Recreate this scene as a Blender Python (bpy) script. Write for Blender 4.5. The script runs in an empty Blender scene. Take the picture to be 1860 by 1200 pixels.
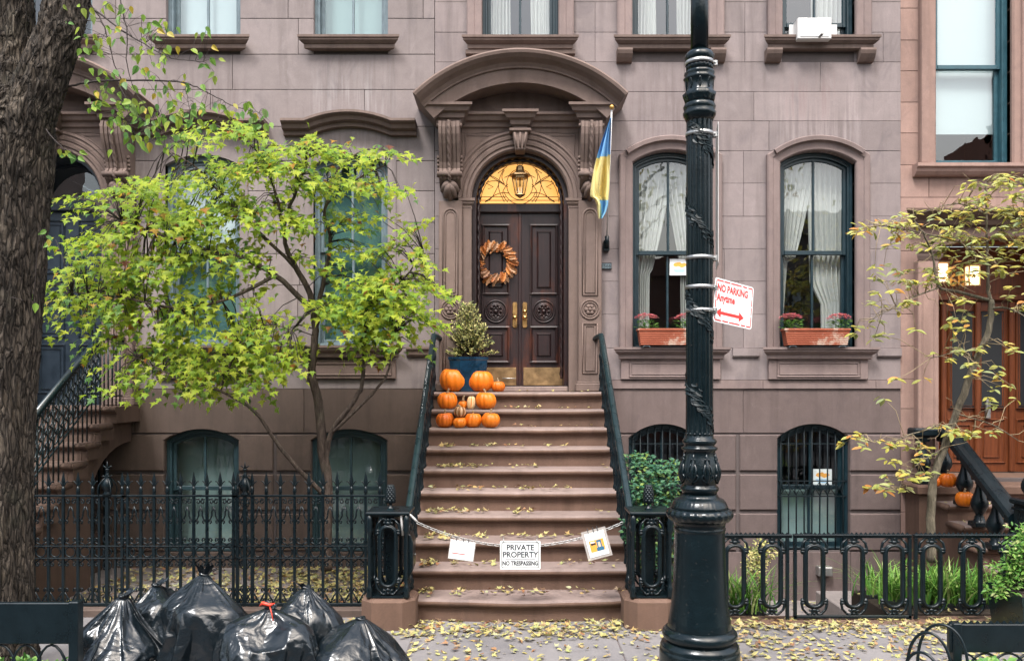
import bpy, bmesh, math, random
from mathutils import Vector, Matrix, noise
R = random.Random(11)
pi = math.pi; sin = math.sin; cos = math.cos; rad = math.radians
scene = bpy.context.scene
COL = scene.collection
# ---------------------------------------------------------------- camera, sky, sun, exposure
# world: x right, y away from the camera (facade plane at y = 10), z up, sidewalk at z = 0
F, HEYE, CXP, HYP = 1500.0, 2.04, 930.0, 700.0          # focal length in photo pixels, eye height, principal point
cam = bpy.data.cameras.new('camera'); camo = bpy.data.objects.new('camera', cam); COL.objects.link(camo)
camo.location = (0, 0, HEYE); camo.rotation_euler = (pi/2, 0, 0)
cam.sensor_width = 36; cam.lens = 36*F/1860; cam.shift_y = 100/1860; cam.clip_end = 500; cam.clip_start = 0.05
scene.camera = camo
SUN_EL, SUN_AZ = rad(57), rad(-28)                       # sun behind the camera, a little to the left
w = bpy.data.worlds.new('World'); scene.world = w; w.use_nodes = True
nt = w.node_tree; bg = nt.nodes['Background']
sky = nt.nodes.new('ShaderNodeTexSky'); sky.sky_type = 'NISHITA'; sky.sun_disc = False
sky.sun_elevation = SUN_EL; sky.sun_rotation = pi + SUN_AZ; sky.air_density = 1.4; sky.dust_density = 5; sky.ozone_density = 1.0
hs = nt.nodes.new('ShaderNodeHueSaturation'); hs.inputs['Saturation'].default_value = 0.66   # overcast: a pale, nearly grey sky
nt.links.new(sky.outputs[0], hs.inputs['Color']); nt.links.new(hs.outputs[0], bg.inputs[0])
bg.inputs[1].default_value = 0.105
sl = bpy.data.lights.new('sun', 'SUN'); sl.energy = 1.5; sl.angle = rad(14); sl.color = (1.0, 0.975, 0.945)
so = bpy.data.objects.new('sun', sl); COL.objects.link(so)
sd = Vector((sin(SUN_AZ)*cos(SUN_EL), -cos(SUN_AZ)*cos(SUN_EL), sin(SUN_EL)))
so.rotation_euler = sd.to_track_quat('Z', 'Y').to_euler(); so.location = (0, -5, 20)
vs = scene.view_settings; vs.view_transform = 'Standard'; vs.look = 'None'; vs.gamma = 1; vs.exposure = 1.84
vs.use_curve_mapping = False

def PX(px, d=10.0): return (px-CXP)*d/F                  # photo measurement -> metres at a known depth
def PZ(py, d=10.0): return HEYE+(HYP-py)*d/F
def P(px, py, d): return Vector((PX(px, d), d, PZ(py, d)))

# ---------------------------------------------------------------- materials
class NT:
    def __init__(s, name):
        s.m = bpy.data.materials.new(name); s.m.use_nodes = True; s.t = s.m.node_tree
        s.b = s.t.nodes['Principled BSDF']; s.out = s.t.nodes['Material Output']; s._tc = None
    def n(s, typ, **kw):
        nd = s.t.nodes.new('ShaderNode'+typ)
        for k, v in kw.items():
            if k in nd.inputs: nd.inputs[k].default_value = v
            else: setattr(nd, k, v)
        return nd
    def l(s, a, b): s.t.links.new(a, b)
    def tc(s, scale=(1, 1, 1), kind='Object'):
        if s._tc is None: s._tc = s.n('TexCoord')
        mp = s.n('Mapping'); mp.inputs['Scale'].default_value = scale
        s.l(s._tc.outputs[kind], mp.inputs[0]); return mp.outputs[0]
    def noise(s, scale, detail=4, rough=.55, mscale=(1, 1, 1), dist=0):
        nd = s.n('TexNoise', Scale=scale, Detail=detail, Roughness=rough, Distortion=dist)
        s.l(s.tc(mscale), nd.inputs['Vector']); return nd.outputs['Fac']
    def ramp(s, fac, stops, interp='LINEAR'):
        r = s.n('ValToRGB'); r.color_ramp.interpolation = interp; e = r.color_ramp.elements
        while len(e) < len(stops): e.new(.5)
        for i, (p, c) in enumerate(stops): e[i].position = p; e[i].color = (*c, 1) if len(c) == 3 else c
        s.l(fac, r.inputs[0]); return r.outputs[0]
    def mix(s, fac, a, b, mode='MIX'):
        m = s.n('MixRGB', blend_type=mode)
        for i, v in ((0, fac), (1, a), (2, b)):
            if isinstance(v, (int, float)): m.inputs[i].default_value = v
            elif isinstance(v, (tuple, list)): m.inputs[i].default_value = (*v, 1)
            else: s.l(v, m.inputs[i])
        return m.outputs[0]
    def col(s, c):
        if isinstance(c, (tuple, list)): s.b.inputs['Base Color'].default_value = (*c, 1)
        else: s.l(c, s.b.inputs['Base Color'])
    def bump(s, h, strength=.3, dist=.01, prev=None):
        b = s.n('Bump', Strength=strength, Distance=dist); s.l(h, b.inputs['Height'])
        if prev is not None: s.l(prev, b.inputs['Normal'])
        s.l(b.outputs[0], s.b.inputs['Normal']); return b.outputs[0]
    def set(s, **kw):
        for k, v in kw.items(): s.b.inputs[k.replace('_', ' ')].default_value = v
        return s

def mul(c, k): return tuple(min(1, x*k) for x in c)
def stone(name, c, tint, stain=.35, grain=1.0, rough=.82, var=.13, drips=()):
    t = NT(name); t.set(Roughness=rough, Specular_IOR_Level=.3)
    big = t.noise(.9, 5, .6); fine = t.noise(60, 3, .7); mid = t.noise(7, 6, .65)
    streak = t.noise(1.0, 5, .6, (6.5, 6.5, .55))
    a = t.mix(t.ramp(big, [(.3, (0, 0, 0)), (.7, (1, 1, 1))]), c, tint)
    a = t.mix(.6, a, t.ramp(mid, [(.25, mul(c, .80)), (.75, mul(c, 1.18))]))
    a = t.mix(t.ramp(streak, [(.50, (0, 0, 0)), (.74, (stain*1.25,)*3)]), a, mul(c, .58))
    pat = t.noise(2.3, 6, .72, (1, 1, .6), .8); a = t.mix(t.ramp(pat, [(.54, (0, 0, 0)), (.66, (.55,)*3)]), a, (c[0]*.72, c[1]*.74, c[2]*.78))
    a = t.mix(t.ramp(pat, [(.30, (.5,)*3), (.42, (0, 0, 0))]), a, mul(tint, 1.16))
    a = t.mix(t.ramp(streak, [(.18, (stain*.6,)*3), (.36, (0, 0, 0))]), a, mul(tint, 1.35))
    for (x0, x1, z0, z1, dc, k_) in drips:     # run-off stains below a sill: (left, right, bottom, top) in the wall's own metres
        sx = t.n('SeparateXYZ'); t.l(t.tc(), sx.inputs[0])
        def win(sock, a_, b_, e_):
            m1 = t.n('MapRange', interpolation_type='SMOOTHSTEP'); m2 = t.n('MapRange', interpolation_type='SMOOTHSTEP')
            for m_, p_, q_ in ((m1, a_, a_+e_), (m2, b_, b_-e_)): t.l(sock, m_.inputs['Value']); m_.inputs['From Min'].default_value = p_; m_.inputs['From Max'].default_value = q_
            mm = t.n('Math', operation='MULTIPLY'); t.l(m1.outputs[0], mm.inputs[0]); t.l(m2.outputs[0], mm.inputs[1]); return mm.outputs[0]
        ma = t.n('Math', operation='MULTIPLY'); t.l(win(sx.outputs[0], x0, x1, (x1-x0)*.25), ma.inputs[0]); t.l(win(sx.outputs[2], z0, z1, (z1-z0)*.45), ma.inputs[1])
        mb = t.n('Math', operation='MULTIPLY'); t.l(ma.outputs[0], mb.inputs[0]); t.l(t.ramp(t.noise(2.0, 4, .6, (9, 9, .5)), [(.46, (0, 0, 0)), (.62, (k_,)*3)]), mb.inputs[1]); a = t.mix(mb.outputs[0], a, dc)
    oi = t.n('ObjectInfo'); rv = t.ramp(oi.outputs['Random'], [(0, (1-var,)*3), (1, (1+var*.6,)*3)])
    a = t.mix(1, a, rv, 'MULTIPLY')
    a = t.mix(.25, a, t.ramp(fine, [(.3, (.55, .55, .55)), (.7, (1, 1, 1))]), 'MULTIPLY')
    t.col(a)
    b = t.bump(fine, .22*grain, .004); t.bump(mid, .25*grain, .006, b)
    return t.m
def paint(name, c, rough=.4, chip=.0, bumps=.15, spec=.5, metal=0, var=.25, scale=9):
    t = NT(name); t.set(Roughness=rough, Specular_IOR_Level=spec, Metallic=metal)
    f = t.noise(scale, 5, .65)
    a = t.ramp(f, [(.3, mul(c, 1-var)), (.7, mul(c, 1+var))])
    if chip:
        ch = t.noise(38, 4, .7); a = t.mix(t.ramp(ch, [(.66, (0, 0, 0)), (.72, (chip,)*3)]), a, (.16, .13, .11))
    t.col(a)
    t.l(t.ramp(f, [(.25, (rough*.75,)*3), (.8, (min(1, rough*1.35),)*3)]), t.b.inputs['Roughness'])
    if bumps: t.bump(t.noise(55, 3, .6), bumps, .003)
    return t.m
def plain(name, c, rough=.6, metal=0, emit=None, es=1, spec=.5):
    t = NT(name); t.col(c); t.set(Roughness=rough, Metallic=metal, Specular_IOR_Level=spec)
    if emit: t.b.inputs['Emission Color'].default_value = (*emit, 1); t.b.inputs['Emission Strength'].default_value = es
    return t.m
def leafmat(name, stops, trans=.4, rough=.5):
    t = NT(name); g = t.n('NewGeometry'); oi = t.n('ObjectInfo')
    ad = t.n('Math', operation='ADD'); t.l(g.outputs['Random Per Island'], ad.inputs[0]); t.l(oi.outputs['Random'], ad.inputs[1])
    fr = t.n('Math', operation='FRACT'); t.l(ad.outputs[0], fr.inputs[0])
    c = t.ramp(fr.outputs[0], stops)
    t.col(c); t.set(Roughness=rough, Specular_IOR_Level=.35)
    tr = t.n('BsdfTranslucent'); t.l(c, tr.inputs[0]); mx = t.n('MixShader'); mx.inputs[0].default_value = trans
    t.l(t.b.outputs[0], mx.inputs[1]); t.l(tr.outputs[0], mx.inputs[2]); t.l(mx.outputs[0], t.out.inputs[0])
    return t.m
def glassmat(name, tint=(.93, .97, .97), ior=1.5, wav=.05, wscale=3.2):
    t = NT(name); t.t.nodes.remove(t.b)
    tr = t.n('BsdfTransparent'); tr.inputs[0].default_value = (*tint, 1)
    gl = t.n('BsdfGlossy'); gl.inputs['Roughness'].default_value = 0.0; gl.inputs[0].default_value = (1, 1, 1, 1)
    fr = t.n('Fresnel', IOR=ior); ge = t.n('NewGeometry'); ma = t.n('Math', operation='MULTIPLY_ADD'); t.l(ge.outputs['Backfacing'], ma.inputs[0]); ma.inputs[1].default_value = 1/ior-ior; ma.inputs[2].default_value = ior; t.l(ma.outputs[0], fr.inputs['IOR'])   # the same reflectance from both sides of a thin pane
    bp = t.n('Bump', Strength=wav, Distance=.05); t.l(t.noise(wscale, 2, .5), bp.inputs['Height'])
    t.l(bp.outputs[0], gl.inputs['Normal'])
    mx = t.n('MixShader'); t.l(fr.outputs[0], mx.inputs[0]); t.l(tr.outputs[0], mx.inputs[1]); t.l(gl.outputs[0], mx.inputs[2])
    t.l(mx.outputs[0], t.out.inputs[0]); return t.m

M = {}
M['stoneC'] = stone('brownstone_mauve', (.208, .170, .166), (.250, .211, .210), .6, drips=((1.2, 2.4, 4.5, 6.05, (.37, .32, .315), .8), (1.25, 2.3, 4.9, 6.05, (.115, .065, .062), .55), (-.6, .7, 4.6, 6.05, (.13, .10, .098), .5), (-2.6, -1.6, 3.2, 6.3, (.13, .10, .098), .5)))
M['stoneCtrim'] = stone('brownstone_trim', (.212, .160, .150), (.205, .150, .140), .45)
M['stoneDoor'] = stone('brownstone_portal', (.150, .106, .089), (.185, .135, .120), .5)
M['stoneL'] = stone('brownstone_grey', (.204, .169, .164), (.250, .214, .212), .6, drips=((2.0, 3.3, 4.9, 6.05, (.32, .29, .29), .6), (.2, 1.5, 4.9, 6.05, (.125, .095, .092), .5), (1.9, 3.4, 4.6, 5.5, (.12, .092, .088), .5)))
M['stoneBase'] = stone('brownstone_basement', (.125, .093, .087), (.150, .115, .109), .5)  # darker than the upper wall: grime and weaker light both put into the colour
M['stoneBaseL'] = stone('brownstone_basement_brown', (.098, .070, .057), (.122, .088, .075), .5)  # grime and the dimmer light low on the wall both in this colour
M['stoneR'] = stone('brownstone_pink', (.275, .178, .148), (.315, .212, .182), .45)
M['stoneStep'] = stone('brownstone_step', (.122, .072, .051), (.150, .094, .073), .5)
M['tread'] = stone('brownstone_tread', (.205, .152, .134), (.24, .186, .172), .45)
M['joint'] = stone('mortar_dark', (.095, .076, .073), (.12, .10, .098), .1)
M['stoneStepL'] = stone('brownstone_step_brown', (.105, .066, .049), (.132, .087, .068), .4)
M['iron'] = paint('black_painted_iron', (.0035, .0085, .0115), .30, 0, .25, .34)
M['ironrail'] = paint('dark_green_painted_iron', (.004, .0145, .0175), .30, 0, .15, .5)
M['lampiron'] = paint('lamp_post_paint', (.0025, .0072, .0095), .22, .35, .45, .42)
M['vine'] = paint('vine_relief_paint', (.0045, .0115, .0145), .5, 0, .3, .3)
M['frameC'] = paint('dark_teal_window_paint', (.006, .021, .029), .38, .1, .15)
M['frameL'] = paint('grey_blue_window_paint', (.105, .145, .165), .45, 0, .12)
M['frameLb'] = paint('teal_grey_window_paint', (.022, .05, .06), .45, 0, .12)
M['frameR'] = paint('blue_green_window_paint', (.020, .070, .090), .42, .2, .15)
M['wood'] = None
M['blueDoor'] = paint('blue_black_door_paint', (.010, .018, .028), .38, 0, .1)
M['glass'] = glassmat('old_window_glass', (.92, .96, .96), 2.0, .03)
M['ironmatte'] = paint('matt_black_iron', (.006, .011, .014), .6, 0, .1, .2)
M['glassB'] = glassmat('dim_window_glass', (.70, .80, .80), 1.6, .03)
M['room'] = plain('room_interior', (.045, .055, .058), .9)
M['curtain'] = None
M['brass'] = paint('aged_brass', (.62, .36, .14), .32, 0, .1, .5, 1.0, .25, 14)
M['brassdull'] = paint('dull_brass_plate', (.34, .22, .11), .42, 0, .1, .5, .8, .3, 12)
M['gold'] = plain('gilt', (.50, .30, .08), .35, .6)
M['steel'] = paint('galvanised_steel', (.38, .38, .375), .42, 0, .1, .5, .9, .15, 30)
M['white'] = paint('white_sheet', (.80, .81, .81), .45, 0, .03, .4, 0, .03, 4)
M['paper'] = paint('white_paper', (.74, .78, .80), .6, 0, .03, .3, 0, .03, 4)
M['red'] = plain('red_print', (.62, .035, .03), .45)
M['ink'] = plain('black_print', (.012, .018, .025), .5)
M['greyink'] = plain('grey_print', (.28, .31, .36), .6)
M['orangeprint'] = plain('orange_print', (.80, .36, .06), .5)
M['blueprint'] = plain('blue_print', (.13, .42, .72), .5)
M['pinkprint'] = plain('cream_print', (.72, .50, .36), .5)
M['tealprint'] = plain('teal_print', (.03, .14, .24), .5)
M['plasticw'] = paint('white_plastic', (.55, .54, .53), .45, 0, .05, .4, 0, .06, 6)
M['blind'] = plain('roller_blind', (.35, .41, .42), .8)
M['blindreflteal'] = plain('teal_reflection_blind', (.035, .105, .10), .8)  # dark teal of the panes' reflections put into the blind colour
M['blindreflgrey'] = plain('closed_blind_reflection_tint', (.20, .285, .28), .8)  # green-teal window reflection put into the blind colour
M['dark'] = plain('near_black', (.006, .008, .010), .6)
M['soil'] = paint('dark_soil', (.035, .026, .020), .9, 0, .5, .2, 0, .4, 30)
def woodmat():
    t = NT('dark_stained_wood'); t.set(Roughness=.42, Specular_IOR_Level=.45)
    g = t.noise(3, 6, .6, (22, 22, 1.1), .6); w_ = t.noise(1.6, 5, .6, (3, 3, .8))
    a = t.ramp(g, [(.3, (.010, .0055, .0065)), (.6, (.022, .010, .010)), (.85, (.045, .016, .011))])
    a = t.mix(t.ramp(w_, [(.56, (0, 0, 0)), (.74, (.75,)*3)]), a, (.115, .030, .012))
    t.col(a); t.bump(g, .2, .003); return t.m
M['wood'] = woodmat()
def woodred():
    t = NT('red_varnished_wood'); t.set(Roughness=.35, Specular_IOR_Level=.5)
    g = t.noise(3, 6, .6, (22, 22, 1.1), .6)
    t.col(t.ramp(g, [(.3, (.065, .018, .007)), (.6, (.135, .038, .013)), (.85, (.21, .065, .022))])); t.bump(g, .15, .003); return t.m
M['woodR'] = woodred()
def curtainmat():
    t = NT('sheer_curtain'); t.col((.58, .58, .55)); t.set(Roughness=.85, Specular_IOR_Level=.1)
    tr = t.n('BsdfTranslucent'); tr.inputs[0].default_value = (.6, .6, .57, 1)
    tp = t.n('BsdfTransparent'); mx = t.n('MixShader'); mx.inputs[0].default_value = .3
    t.l(t.b.outputs[0], mx.inputs[1]); t.l(tr.outputs[0], mx.inputs[2])
    m2 = t.n('MixShader'); m2.inputs[0].default_value = .14; t.l(mx.outputs[0], m2.inputs[1]); t.l(tp.outputs[0], m2.inputs[2])
    t.l(m2.outputs[0], t.out.inputs[0]); return t.m
M['curtain'] = curtainmat()
def bagmat():
    t = NT('black_bin_liner'); t.col((.005, .0085, .0115)); t.set(Roughness=.24, Specular_IOR_Level=.6)
    def ridge(sc, ms, dist):
        ab = t.n('Math', operation='ABSOLUTE'); sb_ = t.n('Math', operation='SUBTRACT'); t.l(t.noise(sc, 2, .5, ms, dist), sb_.inputs[0]); sb_.inputs[1].default_value = .5; t.l(sb_.outputs[0], ab.inputs[0]); return ab.outputs[0]
    b = t.bump(ridge(4.5, (1, 1, .8), 1.2), .40, .06); t.bump(ridge(11, (1, 1, 1.3), 1.0), .20, .025, b); return t.m
M['bag'] = bagmat()
def barkmat(name, c1, c2, sc=1.0, vor=False):
    t = NT(name); t.set(Roughness=.9, Specular_IOR_Level=.25)
    f = t.noise(14*sc, 6, .65, (1, 1, .3), .5); g = t.noise(60*sc, 4, .7)
    a = t.ramp(f, [(.32, mul(c1, .5)), (.5, c1), (.72, c2)]); a = t.mix(.35, a, t.ramp(g, [(.3, (.4,)*3), (.7, (1,)*3)]), 'MULTIPLY')
    a = t.mix(t.ramp(t.noise(2.2, 4), [(.55, (0,)*3), (.75, (.45,)*3)]), a, (.075, .085, .055))
    b = t.bump(f, .8, .02)
    if vor:
        v = t.n('TexVoronoi', feature='DISTANCE_TO_EDGE', Scale=36.0); ad = t.n('VectorMath', operation='ADD')
        nn = t.n('TexNoise', Scale=5.0, Detail=4.0); t.l(t.tc((1, 1, .35)), nn.inputs['Vector']); t.l(t.tc((1, 1, .17)), ad.inputs[0])
        sc_ = t.n('VectorMath', operation='SCALE'); sc_.inputs['Scale'].default_value = .09; t.l(nn.outputs['Color'], sc_.inputs[0]); t.l(sc_.outputs[0], ad.inputs[1]); t.l(ad.outputs[0], v.inputs['Vector'])
        e = t.ramp(v.outputs['Distance'], [(.0, (0,)*3), (.10, (.5,)*3), (.32, (1,)*3)])
        a = t.mix(1, a, t.ramp(v.outputs['Distance'], [(.0, (.35,)*3), (.14, (1,)*3)]), 'MULTIPLY')
        b = t.bump(e, .9, .022, b)
    t.col(a); t.bump(g, .4, .006, b); return t.m
M['bark'] = barkmat('street_tree_bark', (.062, .050, .040), (.135, .110, .084), 1.0, True)
M['barkM'] = barkmat('maple_bark', (.075, .055, .045), (.16, .125, .10), 2)
M['barkY'] = barkmat('pale_bark', (.13, .11, .08), (.24, .205, .15), 2.2)
M['twig'] = plain('dark_twig', (.026, .018, .016), .8)
M['leafMaple'] = leafmat('maple_leaf_green', [(0, (.19, .32, .030)), (.30, (.32, .43, .036)), (.58, (.44, .49, .050)), (.80, (.22, .35, .045)), (.95, (.08, .20, .055)), (.985, (.5, .25, .03)), (.997, (.15, .04, .018))], .55)
M['leafStreet'] = leafmat('street_tree_leaf', [(0, (.10, .23, .06)), (.5, (.20, .34, .045)), (.75, (.33, .40, .05)), (.92, (.15, .27, .13)), (.97, (.5, .38, .05))], .45)
M['leafYellow'] = leafmat('yellow_green_leaf', [(0, (.26, .30, .10)), (.35, (.36, .37, .08)), (.6, (.46, .40, .07)), (.8, (.24, .31, .15)), (.93, (.52, .34, .06)), (.98, (.48, .20, .05))], .35)
M['leafDark'] = leafmat('shrub_leaf_dark', [(0, (.018, .075, .045)), (.5, (.035, .12, .06)), (.8, (.06, .16, .06)), (.95, (.17, .24, .05))], .25)
M['leafGold'] = leafmat('cypress_gold_green', [(0, (.09, .13, .045)), (.35, (.22, .24, .07)), (.7, (.42, .39, .13)), (1, (.58, .50, .22))], .2)
M['leafGrass'] = leafmat('strap_leaf_green', [(0, (.05, .16, .025)), (.5, (.12, .27, .04)), (.8, (.20, .34, .07)), (.97, (.32, .36, .14))], .35)
M['leafFallen'] = leafmat('fallen_leaf', [(0, (.36, .31, .11)), (.25, (.42, .37, .15)), (.45, (.27, .29, .11)), (.62, (.36, .24, .09)), (.76, (.33, .34, .20)), (.86, (.27, .12, .05)), (.93, (.13, .075, .045)), (1, (.30, .22, .14))], .12, .7)
M['petal'] = leafmat('pink_petal', [(0, (.55, .09, .15)), (.5, (.66, .18, .23)), (.8, (.70, .33, .32)), (.95, (.45, .28, .14))], .3)
M['flowerleaf'] = leafmat('flower_leaf', [(0, (.05, .17, .03)), (.6, (.12, .28, .05)), (.95, (.20, .34, .07))], .3)
M['wreath'] = leafmat('dried_oak_leaf', [(0, (.34, .10, .025)), (.35, (.50, .17, .03)), (.6, (.42, .20, .09)), (.85, (.55, .34, .20)), (.97, (.16, .06, .03))], .2, .6)
def pumpkinmat(name, c, c2):
    t = NT(name); t.set(Roughness=.42, Specular_IOR_Level=.4)
    a = t.ramp(t.noise(5, 4), [(.3, c), (.75, c2)]); a = t.mix(t.ramp(t.noise(16, 5, .7), [(.66, (0,)*3), (.8, (.35,)*3)]), a, mul(c, .45))
    oi = t.n('ObjectInfo'); a = t.mix(1, a, t.ramp(oi.outputs['Random'], [(0, (.70, .55, .6)), (.5, (1, 1, 1)), (1, (1, .82, .9))]), 'MULTIPLY')
    t.col(a); t.bump(t.noise(40, 3), .12, .003); return t.m
M['pumpkin'] = pumpkinmat('pumpkin_skin', (.64, .15, .006), (.76, .22, .012))
M['squash'] = pumpkinmat('cream_squash_skin', (.66, .47, .24), (.75, .58, .33))
M['squashdark'] = pumpkinmat('squash_stripe', (.20, .10, .03), (.30, .14, .03))
M['stem'] = paint('dry_stem', (.27, .21, .13), .8, 0, .3, .2)
def terracotta():
    t = NT('weathered_terracotta'); t.set(Roughness=.85, Specular_IOR_Level=.2)
    a = t.ramp(t.noise(6, 4), [(.3, (.225, .062, .034)), (.7, (.29, .088, .050))])
    a = t.mix(t.ramp(t.noise(4.2, 6, .75), [(.52, (0,)*3), (.62, (.75,)*3)]), a, (.46, .37, .30)); t.col(a); t.bump(t.noise(50, 3), .3, .004); return t.m
M['terracotta'] = terracotta()
M['bluepot'] = paint('blue_glazed_ceramic', (.006, .030, .062), .06, 0, .03, .9, 0, .6, 6)
M['flagblue'] = plain('flag_blue', (.25, .56, .90), .7); M['flagyellow'] = plain('flag_yellow', (.95, .80, .33), .7)
M['fanlight'] = None
def fanmat():
    t = NT('lit_amber_glass'); t.col((.7, .35, .08)); t.set(Roughness=.3)
    f = t.noise(2.2, 3, .5); c = t.ramp(f, [(.3, (1.0, .43, .10)), (.7, (1.0, .53, .17))])
    t.l(c, t.b.inputs['Emission Color']); t.b.inputs['Emission Strength'].default_value = .34; return t.m
M['fanlight'] = fanmat()
M['lampglow'] = plain('lit_lantern_glass', (.9, .8, .7), .3, 0, (1.0, .66, .36), .62)
M['warmroom'] = plain('amber_room', (.8, .4, .1), .8)
def sidewalkmat():
    t = NT('bluestone_pavement'); t.set(Roughness=.8, Specular_IOR_Level=.3)
    a = t.ramp(t.noise(1.3, 6, .65), [(.3, (.135, .128, .132)), (.7, (.225, .21, .208))])
    a = t.mix(.5, a, t.ramp(t.noise(70, 4, .7), [(.3, (.6,)*3), (.7, (1,)*3)]), 'MULTIPLY')
    a = t.mix(t.ramp(t.noise(5, 5, .7), [(.6, (0,)*3), (.72, (.4,)*3)]), a, (.075, .068, .068)); t.col(a); t.bump(t.noise(80, 3), .25, .004); return t.m
M['walk'] = sidewalkmat()
M['asphalt'] = paint('asphalt', (.045, .046, .05), .9, 0, .6, .2, 0, .25, 20)
M['concrete'] = stone('areaway_concrete', (.19, .165, .155), (.235, .21, .205), .4)
M['brick'] = stone('opposite_brick', (.19, .085, .06), (.23, .11, .085), .3)
M['opal'] = plain('curtained_pane', (.4, .45, .46), .15)

# ---------------------------------------------------------------- bin liners: cloth draped over lumps and let settle, before anything else stands in the scene
def sim_bag(seed, rx, ry, h, frames=20):
    rv = random.Random(seed); nu, nv = 104, 62; v = []
    for j in range(nv+1):
        t = j/nv
        if t < .10: r = .25+.735*math.sqrt(t/.10)
        elif t < .6: r = 1.0+.04*sin((t-.1)/.5*pi)
        else: k = (t-.6)/.4; r = 1.0*(1-k**2.0)+.05*k
        for i in range(nu):
            a = 2*pi*i/nu; g = 1+.04*noise.noise(Vector((cos(a)*1.5, sin(a)*1.5, t*3+seed))); v.append((rx*r*g*cos(a), ry*r*g*sin(a), .01+h*t*1.04))
    f = [(j*nu+i, j*nu+(i+1) % nu, (j+1)*nu+(i+1) % nu, (j+1)*nu+i) for j in range(nv) for i in range(nu)]+[list(range(nu-1, -1, -1))]
    me = bpy.data.meshes.new('bag'); me.from_pydata(v, [], f); o = bpy.data.objects.new('bag', me); COL.objects.link(o)
    o.vertex_groups.new(name='pin').add(list(range((nv-1)*nu, (nv+1)*nu)), 1, 'REPLACE'); tmp = [o]
    def coll(m_):
        ob = bpy.data.objects.new('tmp', m_); COL.objects.link(ob); ob.modifiers.new('c', 'COLLISION'); ob.collision.thickness_outer = .008; ob.collision.cloth_friction = 20; tmp.append(ob)
    pm = bpy.data.meshes.new('tmp'); pm.from_pydata([(-2, -2, 0), (2, -2, 0), (2, 2, 0), (-2, 2, 0)], [], [(0, 1, 2, 3)]); coll(pm)
    for k in range(13):
        bm = bmesh.new(); bmesh.ops.create_icosphere(bm, subdivisions=2, radius=1); a = rv.uniform(0, 6.28); rr = rv.uniform(.25, .66); sz = rv.uniform(.34, .48); c = Vector((rx*rr*cos(a), ry*rr*sin(a), rv.uniform(.20, .74)*h))
        for vv in bm.verts: vv.co = Vector((c.x+vv.co.x*sz*rx, c.y+vv.co.y*sz*ry, max(.02, c.z+vv.co.z*sz*rx*.97)))
        sm = bpy.data.meshes.new('tmp'); bm.to_mesh(sm); bm.free(); coll(sm)
    m = o.modifiers.new('cl', 'CLOTH'); s = m.settings; s.quality = 4; s.mass = .08; s.tension_stiffness = 25; s.compression_stiffness = 8; s.shear_stiffness = 4; s.bending_stiffness = .02; s.air_damping = 2.5
    s.vertex_group_mass = 'pin'; s.shrink_min = -.26; s.use_pressure = True; s.uniform_pressure_force = .6
    m.collision_settings.collision_quality = 2; m.collision_settings.distance_min = .006; m.collision_settings.use_self_collision = False; m.point_cache.frame_start = 1; m.point_cache.frame_end = frames
    for fr in range(1, frames+1): scene.frame_set(fr)
    nm = bpy.data.meshes.new_from_object(o.evaluated_get(bpy.context.evaluated_depsgraph_get()))
    for ob in tmp: bpy.data.objects.remove(ob)
    scene.frame_set(1); nm.name = 'bag'; nm.materials.clear(); nm.materials.append(M['bag'])
    for p in nm.polygons: p.use_smooth = True
    return nm, h
BAGS = [sim_bag(1, .30, .28, .75), sim_bag(2, .31, .285, .85), sim_bag(5, .32, .29, .62), sim_bag(9, .33, .29, .55)]

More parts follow.
